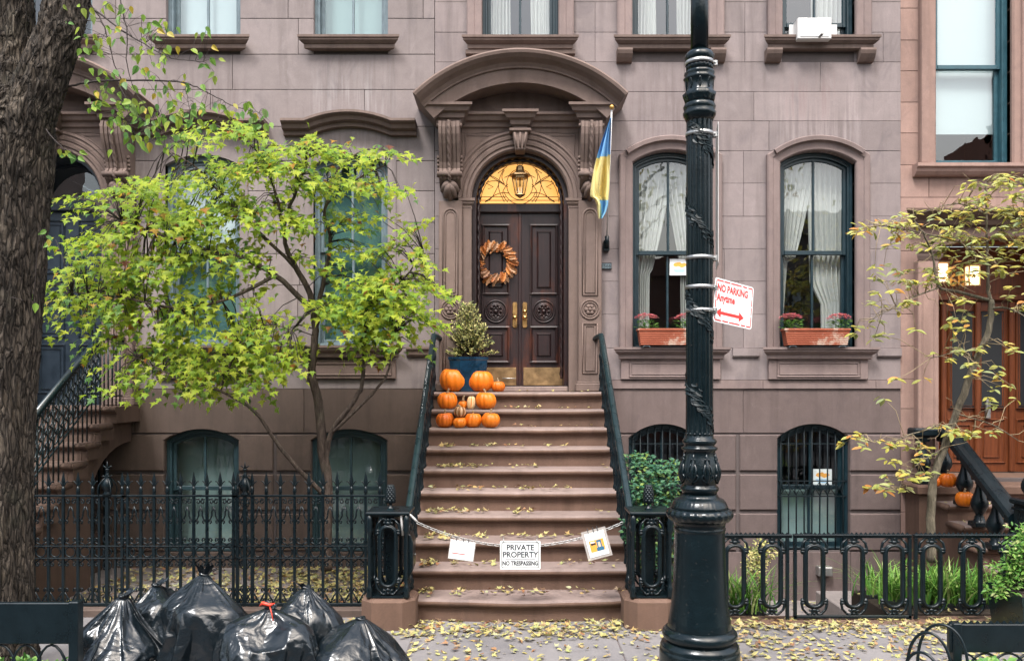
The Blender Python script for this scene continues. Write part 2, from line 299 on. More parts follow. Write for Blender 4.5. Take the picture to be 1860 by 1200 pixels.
# ---------------------------------------------------------------- mesh helpers
def offset_poly(pts, dist):                  # inward offset of a CCW polygon (x, z), mitred
    n = len(pts); out = []
    for i in range(n):
        ax, az = pts[i-1]; bx, bz = pts[i]; cx, cz = pts[(i+1) % n]
        d1 = Vector((bx-ax, bz-az)); d2 = Vector((cx-bx, cz-bz))
        if d1.length < 1e-9 or d2.length < 1e-9: out.append((bx, bz)); continue
        d1.normalize(); d2.normalize(); n1 = Vector((-d1.y, d1.x)); n2 = Vector((-d2.y, d2.x))
        m = n1+n2
        if m.length < 1e-6: m = n1.copy()
        m.normalize(); k = dist/max(.35, m.dot(n1)); out.append((bx+m.x*k, bz+m.y*k))
    return out
class MB:
    def __init__(s): s.v = []; s.f = []; s.sm = []; s.mi = []
    def add(s, vs, fs, smooth=False, mi=0):
        o = len(s.v); s.v += [tuple(v) for v in vs]
        for f in fs: s.f.append([i+o for i in f]); s.sm.append(smooth); s.mi.append(mi)
        return s
    def box(s, x0, x1, y0, y1, z0, z1, ch=0.0, mi=0):
        if ch <= 0:
            v = [(x, y, z) for z in (z0, z1) for y in (y0, y1) for x in (x0, x1)]
            return s.add(v, [(0, 2, 3, 1), (4, 5, 7, 6), (0, 1, 5, 4), (2, 6, 7, 3), (0, 4, 6, 2), (1, 3, 7, 5)], False, mi)
        bm = bmesh.new(); bmesh.ops.create_cube(bm, size=1)
        for v in bm.verts: v.co = Vector(((x0+x1)/2+v.co.x*(x1-x0), (y0+y1)/2+v.co.y*(y1-y0), (z0+z1)/2+v.co.z*(z1-z0)))
        bmesh.ops.bevel(bm, geom=bm.edges[:], offset=ch, segments=1, affect='EDGES', profile=.5)
        bm.verts.index_update(); s.add([v.co[:] for v in bm.verts], [[v.index for v in f.verts] for f in bm.faces], False, mi); bm.free(); return s
    def prism(s, poly, y0, y1, ch=0.0, mi=0):       # polygon in (x, z), CCW seen from the front, front face at y0
        n = len(poly); fr = offset_poly(poly, ch) if ch else poly
        v = [(x, y0, z) for x, z in fr]
        f = [list(range(n))]; o = n
        if ch: v += [(x, y0+ch, z) for x, z in poly]; f += [(i, i+n, (i+1) % n+n, (i+1) % n) for i in range(n)]; b = n
        else: b = 0
        v += [(x, y1, z) for x, z in poly]; e = len(v)-n
        f += [(b+i, e+i, e+(i+1) % n, b+(i+1) % n) for i in range(n)]; f.append(list(range(e+n-1, e-1, -1)))
        return s.add(v, f, False, mi)
    def prism_x(s, poly, x0, x1, mi=0, smooth=False):           # polygon in (y, z) extruded along x
        n = len(poly); v = [(x0, y, z) for y, z in poly]+[(x1, y, z) for y, z in poly]
        f = [(i, (i+1) % n, n+(i+1) % n, n+i) for i in range(n)]+[list(range(n-1, -1, -1)), list(range(n, 2*n))]
        return s.add(v, f, smooth, mi)
    def prism_z(s, poly, z0, z1, ch=0, mi=0):                      # polygon in (x, y) extruded up
        n = len(poly); v = [(x, y, z0) for x, y in poly]+[(x, y, z1-ch) for x, y in poly]
        f = [(i, (i+1) % n, n+(i+1) % n, n+i) for i in range(n)]+[list(range(n-1, -1, -1))]
        if ch:
            t = offset_poly(poly, ch); v += [(x, y, z1) for x, y in t]; f += [(n+i, n+(i+1) % n, 2*n+(i+1) % n, 2*n+i) for i in range(n)]; f.append(list(range(2*n, 3*n)))
        else: f.append(list(range(n, 2*n)))
        return s.add(v, f, False, mi)
    def mould(s, prof, x0, x1, yw, ret=True, mi=0, pb=0.0):     # horizontal moulding: prof = [(projection, z)] top to bottom, mitred returns at both ends
        pts = [(0, prof[0][1])]+list(prof)+[(0, prof[-1][1])]; n = len(pts); v = []
        for e, x in ((-1, x0), (1, x1)):
            for p, z in pts: v.append((x+(e*max(0, p-pb) if ret else 0), yw-p, z))
        f = [(i, i+1, n+i+1, n+i) for i in range(n-1)]+[list(range(n-1, -1, -1)), list(range(n, 2*n))]
        return s.add(v, f, False, mi)
    def sweep(s, path, prof, yw, smooth=False, mi=0, caps=True):     # path [(x, z)] swept with prof [(outward offset, projection towards the viewer)]
        n = len(path); m = len(prof); v = []
        for i, (x, z) in enumerate(path):
            a = Vector(path[max(0, i-1)]); b = Vector(path[i]); c = Vector(path[min(n-1, i+1)])
            d1 = (b-a).normalized() if i > 0 else (c-b).normalized(); d2 = (c-b).normalized() if i < n-1 else d1
            n1 = Vector((-d1.y, d1.x)); n2 = Vector((-d2.y, d2.x)); k = (n1+n2).normalized(); k = k/max(.4, k.dot(n1))
            for u, p in prof: v.append((x+k.x*u, yw-p, z+k.y*u))
        f = []
        for i in range(n-1):
            for j in range(m-1): a = i*m+j; f.append((a, a+1, a+m+1, a+m))
        if caps: f += [list(range(m-1, -1, -1)), list(range((n-1)*m, n*m))]
        return s.add(v, f, smooth, mi)
    def lathe(s, prof, c=(0, 0, 0), seg=20, smooth=True, mod=None, mi=0, cap=True):
        v = []; f = []; n = len(prof)
        for r, z in prof:
            for k in range(seg):
                a = 2*pi*k/seg; rr = r*(mod(a, z) if mod else 1); v.append((c[0]+rr*cos(a), c[1]+rr*sin(a), c[2]+z))
        for i in range(n-1):
            for k in range(seg): a = i*seg+k; b = i*seg+(k+1) % seg; f.append((a, b, b+seg, a+seg))
        if cap: f += [list(range(seg-1, -1, -1)), list(range((n-1)*seg, n*seg))]
        return s.add(v, f, smooth, mi)
    def tube(s, pts, r, seg=6, closed=False, smooth=True, mi=0, mod=None):
        pts = [Vector(p) for p in pts]; n = len(pts)
        if n < 2: return s
        rr = r if isinstance(r, (list, tuple)) else [r]*n
        v = []; f = []; t0 = (pts[1]-pts[0]).normalized(); ref = Vector((0, 0, 1)) if abs(t0.z) < .9 else Vector((1, 0, 0))
        u = t0.cross(ref).normalized()
        for i in range(n):
            if closed: t = (pts[(i+1) % n]-pts[i-1])
            else: t = pts[min(n-1, i+1)]-pts[max(0, i-1)]
            if t.length < 1e-9: t = t0.copy()
            t.normalize(); u = (u-t*u.dot(t))
            if u.length < 1e-6: u = t.orthogonal()
            u.normalize(); w_ = t.cross(u)
            for k in range(seg):
                a = 2*pi*k/seg; q = rr[i]*(mod(i, a) if mod else 1); v.append(pts[i]+(u*cos(a)+w_*sin(a))*q)
        for i in range(n if closed else n-1):
            for k in range(seg):
                a = i*seg+k; b = i*seg+(k+1) % seg; c = ((i+1) % n)*seg; f.append((a, b, c+(k+1) % seg, c+k))
        if not closed: f += [list(range(seg-1, -1, -1)), list(range((n-1)*seg, n*seg))]
        return s.add(v, f, smooth, mi)
    def ball(s, c, r, seg=10, rings=7, sc=(1, 1, 1), mi=0):
        v = [(c[0], c[1], c[2]-r*sc[2])]; f = []
        for i in range(1, rings):
            a = -pi/2+pi*i/rings
            for k in range(seg): b = 2*pi*k/seg; v.append((c[0]+r*sc[0]*cos(a)*cos(b), c[1]+r*sc[1]*cos(a)*sin(b), c[2]+r*sc[2]*sin(a)))
        v.append((c[0], c[1], c[2]+r*sc[2])); L = len(v)-1
        for k in range(seg): f.append((0, 1+(k+1) % seg, 1+k)); f.append((L, L-seg+k, L-seg+(k+1) % seg))
        for i in range(rings-2):
            for k in range(seg): a = 1+i*seg+k; b = 1+i*seg+(k+1) % seg; f.append((a, b, b+seg, a+seg))
        return s.add(v, f, True, mi)
    def mesh(s, name, mats, off=(0, 0, 0)):
        me = bpy.data.meshes.new(name); ox, oy, oz = off
        me.from_pydata([(x-ox, y-oy, z-oz) for x, y, z in s.v], [], s.f)
        for m in (mats if isinstance(mats, (list, tuple)) else [mats]): me.materials.append(m)
        me.polygons.foreach_set('use_smooth', s.sm); me.polygons.foreach_set('material_index', s.mi); me.update(); return me
    def build(s, name, mats, parent=None, loc=None):
        off = Vector((0, 0, 0))
        if parent is not None: off = ROOTLOC.get(parent.name, Vector((0, 0, 0)))
        elif loc is not None: off = Vector(loc)
        o = bpy.data.objects.new(name, s.mesh(name, mats, off)); COL.objects.link(o)
        if parent is not None: o.parent = parent; ROOTLOC[o.name] = off
        else: o.location = off; ROOTLOC[o.name] = off
        return o
ROOTLOC = {}
def tag(o, label, cat, group=None, kind=None):
    if label: o['label'] = label
    if cat: o['category'] = cat
    if group: o['group'] = group
    if kind: o['kind'] = kind
    return o
def thing(name, label, cat, loc, group=None):
    o = bpy.data.objects.new(name, None); COL.objects.link(o); o.location = loc; o.empty_display_size = .1
    ROOTLOC[o.name] = Vector(loc); return tag(o, label, cat, group)
def inst(name, me, parent, loc, rot=(0, 0, 0), sc=(1, 1, 1)):     # a part that shares mesh data; loc in world metres
    o = bpy.data.objects.new(name, me); COL.objects.link(o); o.parent = parent
    o.location = Vector(loc)-ROOTLOC[parent.name]; o.rotation_euler = rot; o.scale = sc
    ROOTLOC[o.name] = ROOTLOC[parent.name]; return o
def arc(cx, cz, r, a0, a1, n): return [(cx+r*cos(a0+(a1-a0)*i/n), cz+r*sin(a0+(a1-a0)*i/n)) for i in range(n+1)]
def text_mesh(body, size, align='CENTER', bold=0.0):
    cu = bpy.data.curves.new('t', 'FONT'); cu.body = body; cu.size = size; cu.align_x = align; cu.offset = bold; cu.resolution_u = 3
    o = bpy.data.objects.new('t', cu); COL.objects.link(o); bpy.context.view_layer.update()
    me = bpy.data.meshes.new_from_object(o.evaluated_get(bpy.context.evaluated_depsgraph_get()))
    bpy.data.objects.remove(o); bpy.data.curves.remove(cu)
    return me
def put_text(body, size, mat, parent, loc, rot=(pi/2, 0, 0), align='CENTER', bold=0.0, name='lettering', sx=1.0):
    me = text_mesh(body, size, align, bold); me.name = name; me.materials.clear(); me.materials.append(mat)
    o = inst(name, me, parent, loc, rot); o.scale = (sx, 1, 1); return o
# ---------------------------------------------------------------- facades: ashlar blocks, openings, windows
class Op:                                     # window or door opening: straight jambs and a flat, segmental or round head
    def __init__(s, cx, w_, zb, zs, rise=0.0):
        s.cx, s.w, s.zb, s.zs, s.rise = cx, w_, zb, zs, rise; s.apex = zs+rise
        if rise > 0: s.r = ((w_/2)**2+rise**2)/(2*rise); s.cz = zs+rise-s.r
    def hw(s, z):
        if z <= s.zs or s.rise <= 0: return s.w/2
        return math.sqrt(max(0, s.r**2-(z-s.cz)**2))
    def grow(s, g):
        o = Op(s.cx, s.w+2*g, s.zb-g, s.zs, 0); o.rise = s.rise
        if s.rise > 0: o.r = s.r+g; o.cz = s.cz; o.apex = s.apex+g; o.zs = o.cz+math.sqrt(max(0, o.r**2-(o.w/2)**2)); o.rise = o.apex-o.zs
        else: o.zs = s.zs+g; o.apex = o.zs
        return o
    def path(s, n=14, inset=0.0, bottom=None):
        o = s.grow(-inset) if inset else s; b = o.zb if bottom is None else bottom
        p = [(o.cx-o.w/2, b)]
        if o.rise > 0:
            a = math.acos(max(-1, min(1, (o.w/2)/o.r))); p += arc(o.cx, o.cz, o.r, pi-a, a, n)
        else: p += [(o.cx-o.w/2, o.zs), (o.cx+o.w/2, o.zs)]
        return p+[(o.cx+o.w/2, b)]
    def poly(s, n=14, inset=0.0, z0=None, z1=None):     # CCW region of the opening between z0 and z1
        o = s.grow(-inset) if inset else s; z0 = o.zb if z0 is None else z0; top = o.apex if z1 is None else min(z1, o.apex)
        if z1 is not None and z1 <= o.zs: return [(o.cx-o.w/2, z0), (o.cx+o.w/2, z0), (o.cx+o.w/2, z1), (o.cx-o.w/2, z1)]
        return [(x, max(z, z0)) for x, z in reversed(o.path(n, 0, z0))][::-1][::-1]
def course(x0, x1, z0, z1, joints, ops, g):
    act = [o for o in ops if o.zb < z1-1e-4 and o.apex > z0+1e-4 and o.cx+o.w/2 > x0 and o.cx-o.w/2 < x1]
    act.sort(key=lambda o: o.cx); js = [j for j in joints if x0+.05 < j < x1-.05]
    js = [j for j in js if not any(abs(j-o.cx) < o.w/2+.04 for o in act)]
    for a, b in zip(act, act[1:]):
        if not any(a.cx < j < b.cx for j in js): js.append((a.cx+a.w/2+b.cx-b.w/2)/2)
    ed = [x0]+sorted(js)+[x1]; polys = []
    za, zb = z0+g, z1-g
    for xa, xb in zip(ed, ed[1:]):
        a, b = xa+(g if xa > x0 else 0), xb-(g if xb < x1 else 0)
        oo = [o for o in act if o.cx > xa and o.cx < xb]
        if not oo: polys.append([(a, za), (b, za), (b, zb), (a, zb)]); continue
        o = oo[0]
        if o.zs >= zb or o.rise == 0: zsamp = [za, zb] if o.apex >= zb else [za, o.apex]
        else:
            zt = min(zb, o.apex); s0 = max(za, o.zs); zsamp = ([za] if za < o.zs else [])+[s0+(zt-s0)*math.sin(i/10*pi/2) for i in range(11)]
        if o.apex >= zb:
            L = [(a, za)]+[(o.cx-o.hw(z), z) for z in zsamp]+[(a, zb)]
            Rr = [(b, zb)]+[(o.cx+o.hw(z), z) for z in reversed(zsamp)]+[(b, za)]
            if o.cx-o.w/2-a > .015: polys.append(L)
            if b-o.cx-o.w/2 > .015: polys.append(Rr)
        else:
            p = [(a, za)]+[(o.cx-o.hw(z), z) for z in zsamp]
            if o.rise == 0: p += [(o.cx+o.w/2, z) for z in reversed(zsamp)]
            else: p += [(o.cx+o.hw(z), z) for z in reversed(zsamp[:-1])]
            polys.append(p+[(b, za), (b, zb), (a, zb)])
    return polys
def wall(root, x0, x1, yf, rows, ops, mat, seed, back=None, joint=None, step=1.25):
    """rows: (z0, z1, gap, recess, block material or None, joints or None); each block is an object"""
    rr = random.Random(seed); k = 0
    bk = MB(); zlo, zhi = min(r[0] for r in rows), max(r[1] for r in rows)
    big = [o.grow(.003) for o in ops]
    cuts = sorted({zlo, zhi}|{o.zb for o in big if zlo < o.zb < zhi}|{o.apex for o in big if zlo < o.apex < zhi})
    for za, zb in zip(cuts, cuts[1:]):
        for p in course(x0, x1, za, zb, [], big, 0): bk.prism(p, yf+.014, yf+.32)
    bk.build('wall_core', M['joint'], root)
    for z0, z1, g, m, js, dy in rows:
        k += 1
        if js is None:
            js = []; x = x0+rr.uniform(.3, 1.0)*step
            while x < x1: js.append(x); x += rr.uniform(.8, 1.3)*step
        for p in course(x0, x1, z0, z1, js, ops, g):
            MB().prism(p, yf+dy+rr.uniform(-.0012, .0012), yf+.10, min(.012, max(.003, g*.9))).build('stone_block', m or mat, root)

def pane_poly(op, inset, x0, x1, z0, z1, n=10):     # region of the opening (inset) between x0..x1 and z0..z1
    o = op.grow(-inset); top = []
    for i in range(n+1):
        x = x0+(x1-x0)*i/n
        if o.rise > 0:
            zz = o.cz+math.sqrt(max(0, o.r**2-(x-o.cx)**2)); top.append((x, min(z1, zz)))
        else: top.append((x, min(z1, o.zs)))
    return [(x0, z0), (x1, z0)]+top[::-1]
def window(root, op, yf, frame, zmeet, room_col='room', muntin=True, fw=.055, casing=True, glass='glass', raise_=0, roomd=1.6, deep=.10):
    y = yf+deep; f = MB()
    f.sweep(op.path(14, .002), [(-.0, .035), (-.028, .035), (-.036, .02), (-fw, .02), (-fw, -.12), (-.0, -.12)], y)
    f.box(op.cx-op.w/2+.004, op.cx+op.w/2-.004, y-.03, y+.12, op.zb+.002, op.zb+.035, .004)
    wo = f.build('window', frame, root)
    L, Rt = op.cx-op.w/2+fw+.003, op.cx+op.w/2-fw-.003
    st = .042
    def sash(z0, z1, yy, arched):
        b = MB()
        if arched:
            pth = [(x, z) for x, z in op.path(14, fw+.003, z0)]; b.sweep(pth, [(0, .02), (-st+.008, .02), (-st, .008), (-st, -.018), (0, -.018)], yy)
        else:
            b.box(L, L+st, yy-.02, yy+.018, z0, z1, .003); b.box(Rt-st, Rt, yy-.02, yy+.018, z0, z1, .003)
            b.box(L+st, Rt-st, yy-.0195, yy+.0175, z1-.045, z1, .003)
        b.box(L+st-.002, Rt-st+.002, yy-.021, yy+.017, z0, z0+.05, .003)
        so_ = b.build('sash', frame, wo)
        xs = [L+st-.006, Rt-st+.006]
        if muntin:
            c = op.cx; zt = (op.grow(-(fw+st)).apex+.005) if arched else z1-.03
            MB().box(c-.014, c+.014, yy-.017, yy+.014, z0+.045, zt, .004).build('muntin', frame, wo); xs = [xs[0], c, xs[1]]
        for a, b_ in zip(xs, xs[1:]):
            p = pane_poly(op, fw+st-.006, a+.001, b_-.001, z0+.03, z1 if not arched else 99)
            MB().add([(x, yy, z) for x, z in p], [list(range(len(p)))]).build('pane', M[glass], wo)
    sash(zmeet, op.apex, y+.035, True)
    sash(op.zb+.035+raise_, zmeet+.05+raise_*0, y+.078, False)
    # the room behind
    x0, x1, z0, z1, y0, y1 = op.cx-op.w/2-.5, op.cx+op.w/2+.5, op.zb-.25, op.apex+.35, yf+.33, yf+.33+roomd
    v = [(x, yy, z) for z in (z0, z1) for yy in (y0, y1) for x in (x0, x1)]
    MB().add(v, [(0, 1, 3, 2), (4, 6, 7, 5), (2, 3, 7, 6), (0, 2, 6, 4), (1, 5, 7, 3)]).build('room', M[room_col] if isinstance(room_col, str) else room_col, root)
    return wo
def sill(root, x0, x1, z, yf, mat, prof=None, name='window_sill'):
    prof = prof or [(.15, z), (.15, z-.028), (.135, z-.04), (.135, z-.055), (.10, z-.085), (.085, z-.092), (.085, z-.135), (.07, z-.145)]
    return MB().mould(prof, x0+prof[0][0], x1-prof[0][0], yf-.001).build(name, mat, root)
def curtain(root_label, xa, xb, ztop, zbot, y, edge, side, seed, name='sheer_curtain'):
    """edge(v) = share of the half-width covered at height v (0 top, 1 bottom); side -1 hangs from the left, +1 from the right"""
    rr = random.Random(seed); nu, nv = 60, 40; vs_ = []; W = xb-xa; ph = rr.uniform(0, 6)
    for j in range(nv+1):
        v = j/nv; wd = W*edge(v); z = ztop+(zbot-ztop)*v; dens = 9/max(.15, edge(v))**.35
        for i in range(nu+1):
            u = i/nu; x = (xa+u*wd) if side < 0 else (xb-u*wd)
            amp = .018+.012*sin(3*u+ph)
            yy = y+amp*sin(u*2*pi*7+ph+.5*sin(v*3+u*4))+.008*sin(u*2*pi*13+v*2)
            sag = (.10*u*(1-abs(2*v-1.3))) if v > .2 else 0
            vs_.append((x+.004*sin(v*9+u*5), yy, z-(.05*u*u*sin(min(1, v*1.6)*pi))))
    fs = [(j*(nu+1)+i, j*(nu+1)+i+1, (j+1)*(nu+1)+i+1, (j+1)*(nu+1)+i) for j in range(nv) for i in range(nu)]
    o = MB().add(vs_, fs, True).build(name, M['curtain'], None, ((xa+xb)/2, y, zbot)); return tag(o, root_label, 'curtain', 'sheer curtains behind the windows')

YF = 10.0
# ================================================================ ground
def sheet(name, x0, x1, y0, y1, z, mat, th=.3):
    o = MB().box(x0, x1, y0, y1, z-th, z).build(name, mat); o['kind'] = 'structure'; return o
sheet('road', -60, 60, -7.6, 4.45, -.14, M['asphalt'])
sheet('opposite_pavement', -60, 60, -10.6, -7.6, 0, M['walk'], .5)
cb = MB()
for i in range(-8, 9): cb.box(i*2.4, i*2.4+2.392, 4.45, 4.62, -.3, .004, .012)
o = cb.build('kerb', M['concrete']); o['kind'] = 'structure'
wk = MB().box(-60, 60, 4.62, 7.28, -.32, -.006).build('pavement', M['joint']); wk['kind'] = 'structure'
yy = 4.62
for j, dd in enumerate((1.30, 1.36)):
    x = -9.0+(.5 if j else 0)
    while x < 9:
        w_ = R.uniform(1.3, 2.0); MB().box(x+.004, x+w_-.004, yy+.004, yy+dd-.004, -.10, R.uniform(-.001, .002), .006).build('paving_slab', M['walk'], wk); x += w_
    yy += dd
sheet('areaway_floor_left', -9, -.93, 7.29, 10.05, -.165, M['concrete'])
sheet('areaway_floor_right', 1.06, 12, 7.29, 10.05, -.56, M['concrete'])

# ================================================================ three row houses
def doorway(root, cx, zland, stone_m, yf, style):
    """segmental hood on scroll brackets, round-arched portal, pilasters; cx is the axis of the door"""
    zs, ri = 4.285, .583                       # spring line and inner radius of the arch
    zt = 5.33                                  # top of the entablature
    # hood
    Rr, half, ztop = 1.765, 1.235, 5.896; cz = ztop-Rr; a = math.asin(half/Rr)
    pr = [(0, 0), (0, .56), (-.02, .575), (-.05, .565), (-.085, .52), (-.12, .455), (-.155, .425), (-.172, .42), (-.175, .395), (-.33, .385), (-.335, .37), (-.335, .06), (-.335, 0)]
    MB().sweep(arc(cx, cz, Rr, pi/2+a, pi/2-a, 40), pr, yf-.002).build('pediment_hood', stone_m, root)
    # tympanum behind the hood and spandrel wall between the pilasters (proud of the facade)
    ty = [(cx+1.02, zt-.05)]+[(x, z) for x, z in arc(cx, cz, Rr-.30, pi/2-.62, pi/2+.62, 20)]+[(cx-1.02, zt-.05)]
    MB().prism(ty, yf-.05, yf+.05).build('tympanum', stone_m, root)
    # entablature: long recessed run, two blocks over the brackets, keystone block
    def ent(x0, x1, p, nm, z=zt):
        MB().mould([(p, z), (p, z-.03), (p-.03, z-.045), (p-.05, z-.085), (p-.09, z-.10), (p-.10, z-.15), (p-.13, z-.165), (p-.14, z-.21)], x0, x1, yf-.003, True, 0, p-.14).build(nm, stone_m, root)
    ent(cx-.70, cx+.70, .20, 'entablature', zt-.04)
    for s in (-1, 1): ent(cx+s*.845-.145, cx+s*.845+.145, .42, 'cornice_block')
    ent(cx-.075, cx+.075, .31, 'keystone_cornice', zt-.045)
    # spandrel with a round arch cut in it
    W = .72; top = zt-.22; pts = [(cx-W, zs)]+[(cx-ri-.09, zs)]+[(x, z) for x, z in arc(cx, zs, ri+.09, pi, 0, 28)][1:]+[(cx+W, zs), (cx+W, top), (cx-W, top)]
    MB().prism(pts, yf-.055, yf+.02).build('spandrel', stone_m, root)
    for s in (-1, 1):                          # triangular sunk panels drawn by their raised frames
        q = [(cx+s*.66, zs+.38), (cx+s*.66, top-.06), (cx+s*.26, top-.06)]+[(cx+s*(ri+.245)*cos(t), zs+(ri+.245)*sin(t)) for t in (1.17, 1.0, .85, .7, .55)]
        if s > 0: q = q[::-1]
        for ins, rr_ in ((0, .013), (.035, .008)):
            qq = offset_poly(q if s < 0 else q, ins if s > 0 else ins)
            MB().tube([(x, yf-.056, z) for x, z in qq], rr_, 6, True).build('spandrel_panel', stone_m, root)
    # archivolt
    av = [(.235, .0), (.235, .085), (.205, .10), (.19, .085), (.18, .085), (.165, .105), (.135, .10), (.125, .085), (.11, .09), (.10, .105), (.065, .10), (.055, .08), (.04, .085), (.02, .09), (.0, .07), (.0, -.10)]
    MB().sweep(arc(cx, zs, ri, pi, 0, 40), av, yf).build('archivolt', stone_m, root)
    ks = [(cx-.055, zs+ri-.03), (cx+.055, zs+ri-.03), (cx+.105, zt-.24), (cx-.105, zt-.24)]
    k = MB().prism(ks, yf-.20, yf+.02, .012); k.box(cx-.13, cx+.13, yf-.225, yf, zt-.275, zt-.24, .008)
    for t in (-.055, 0, .055): k.tube([(cx+t*.75, yf-.205, zs+ri), (cx+t*1.25, yf-.205, zt-.29)], .014, 6)
    k.build('keystone', stone_m, root)
    for s in (-1, 1):
        px = cx+s*.835
        # jamb and impost
        j0, j1 = sorted((cx+s*ri, cx+s*(ri+.115)))
        MB().box(j0, j1, yf-.075, yf+.05, zland, zs-.11, .006).build('jamb', stone_m, root)
        MB().mould([(.04, zs), (.04, zs-.03), (.025, zs-.045), (.025, zs-.06), (.005, zs-.085), (.005, zs-.11)], j0, j1, yf-.075).build('impost', stone_m, root)
        # pilaster
        pz = 4.25
        p = MB().box(px-.14, px+.14, yf-.12, yf+.04, zland+.12, pz, .008)
        p.build('pilaster', stone_m, root)
        b = MB().box(px-.17, px+.17, yf-.15, yf+.04, zland, zland+.10, .012); b.box(px-.155, px+.155, yf-.135, yf+.03, zland+.095, zland+.125, .008); b.build('pilaster_base', stone_m, root)
        zr = 2.95
        def frame(z0, z1, round_top, round_bot, ins):
            hw_ = .085-ins; q = []
            q += ([(px-hw_, z1-ins-(hw_ if round_top else 0))]+([(px+hw_*cos(t), z1-ins-hw_+hw_*sin(t)) for t in [pi-pi*i/8 for i in range(1, 8)]] if round_top else [])+[(px+hw_, z1-ins-(hw_ if round_top else 0))])
            q += [(px+hw_, z0+ins), (px-hw_, z0+ins)]
            return q
        for ins, r_ in ((0, .013), (.03, .008)):
            for args in ((zr+.17, pz-.10, True, False), (zland+.22, zr-.17, False, False)):
                MB().tube([(x, yf-.121, z) for x, z in frame(*args, ins)], r_, 6, True).build('panel_moulding', stone_m, root)
        ro = MB()
        for rad_, t_ in ((.112, .014), (.085, .010)): ro.tube([(px+rad_*cos(t), yf-.122, zr+rad_*sin(t)) for t in [2*pi*i/24 for i in range(24)]], t_, 6, True)
        for i in range(6):
            t = 2*pi*i/6; ro.ball((px+.042*cos(t), yf-.126, zr+.042*sin(t)), .026, 8, 5, (1, .7, 1))
        ro.ball((px, yf-.132, zr), .022, 8, 5); ro.build('rosette', stone_m, root)
        # scroll bracket: S-shaped side profile, three ribs, rope down the middle, leaf below
        c = MB()
        def sprof(k):
            q = [(0, 5.13), (-.36*k, 5.13), (-.375*k, 5.06), (-.365*k, 4.98), (-.33*k, 4.88), (-.28*k, 4.77), (-.24*k, 4.68), (-.225*k, 4.61), (-.245*k, 4.585), (-.27*k, 4.56), (-.275*k, 4.52), (-.25*k, 4.48), (-.20*k, 4.44), (-.14*k, 4.40), (0, 4.40)]
            return [(yf+y_-.0, z) for y_, z in q]
        c.prism_x(sprof(.93), px-.125, px+.125)
        for u in (-.105, -.06, .06, .105): c.prism_x(sprof(1.0 if abs(u) > .08 else .97), px+u-.017, px+u+.017)
        path = [Vector((px, y_-.012, z)) for y_, z in sprof(.955)[1:13]]
        pp = []
        for a_, b_ in zip(path, path[1:]): pp += [a_.lerp(b_, i/6) for i in range(6)]
        c.tube(pp, .021, 8, False, True, 0, lambda i, a_: 1+.32*sin(2*a_+i*1.15))
        for s2 in (-1, 1):
            for zz, rr_ in ((5.09, .03), (4.53, .042)):
                c.tube([(px+s2*.118, yf-.33*(.95 if zz > 5 else .72), zz), (px+s2*.150, yf-.33*(.95 if zz > 5 else .72), zz)], [rr_, rr_*.7], 12)
            c.tube([(px+s2*.135, yf-.20, 4.73), (px+s2*.135, yf-.17, 4.60)], .016, 6, False, True, 0, lambda i, a_: 1)
            for q_ in range(4): c.ball((px+s2*.135, yf-.215+.01*q_, 4.74-.045*q_), .022, 7, 5)
        c.tube([(px-.145, yf-.262, 4.535), (px+.145, yf-.262, 4.535)], [.03, .03], 10)
        for q_, (dx, dz) in enumerate(((0, -.20), (-.055, -.17), (.055, -.17), (-.095, -.10), (.095, -.10))):   # acanthus leaf
            pth = [(px+dx*t*1.0, yf-.19-.05*sin(t*pi)+.09*t*(1 if q_ == 0 else .6), 4.46+dz*t) for t in [i/7 for i in range(8)]]
            c.tube(pth, [.034*(1-.55*abs(2*i/7-1))+.012 for i in range(8)], 8)
        c.build('scroll_bracket', stone_m, root)
    # recess: arched timber lining
    op = Op(cx, 2*ri, zland, zs, ri)
    return op

rowsC = []
def rows_from(ys, g, m=None, js=None, dy=0.0): return [(PZ(b), PZ(a), g, m, js, dy) for a, b in zip(ys, ys[1:])]
ZTOP = 8.7
# ---- centre house
XC0, XC1 = PX(790), PX(1636)
cb_ = thing('brownstone_house', 'mauve brownstone house with the pumpkin-decked stoop and dark double door', 'house', ((XC0+XC1)/2, YF, 0))
CXD = .098
opsC = [Op(PX(1217), .91, PZ(632), PZ(296), .145), Op(PX(1484), .91, PZ(632), PZ(296), .145),
        Op(PX(945), .92, PZ(73), 8.1), Op(PX(1217), .92, PZ(73), 8.1), Op(PX(1486), .88, PZ(73), 8.1),
        Op(PX(1205), .84, PZ(1000), PZ(796), .175), Op(PX(1478), .88, PZ(1000), PZ(796), .175), Op(CXD, 1.166, 1.967, 4.285, .583)]
ysC = [-290, -230, -172, -114, -55, 4, 59, 113, 167, 220, 274, 333, 393, 452, 511, 571, 632]
rows = rows_from(ysC, .0016)+rows_from([632, 690], .0022)+rows_from([690, 706], .002, M['stoneCtrim'], [PX(1385), PX(1590)], -.02)+rows_from([706, 786], .002, M['stoneBase'], [PX(1350)])
rows += rows_from([786, 858, 929, 1002], .021, M['stoneBase'], [], -.012)+rows_from([1002, 1108], .002, M['stoneBase'], [PX(1400), PX(1545)])
wall(cb_, XC0, XC1, YF, rows, opsC, M['stoneC'], 5, step=2.0)
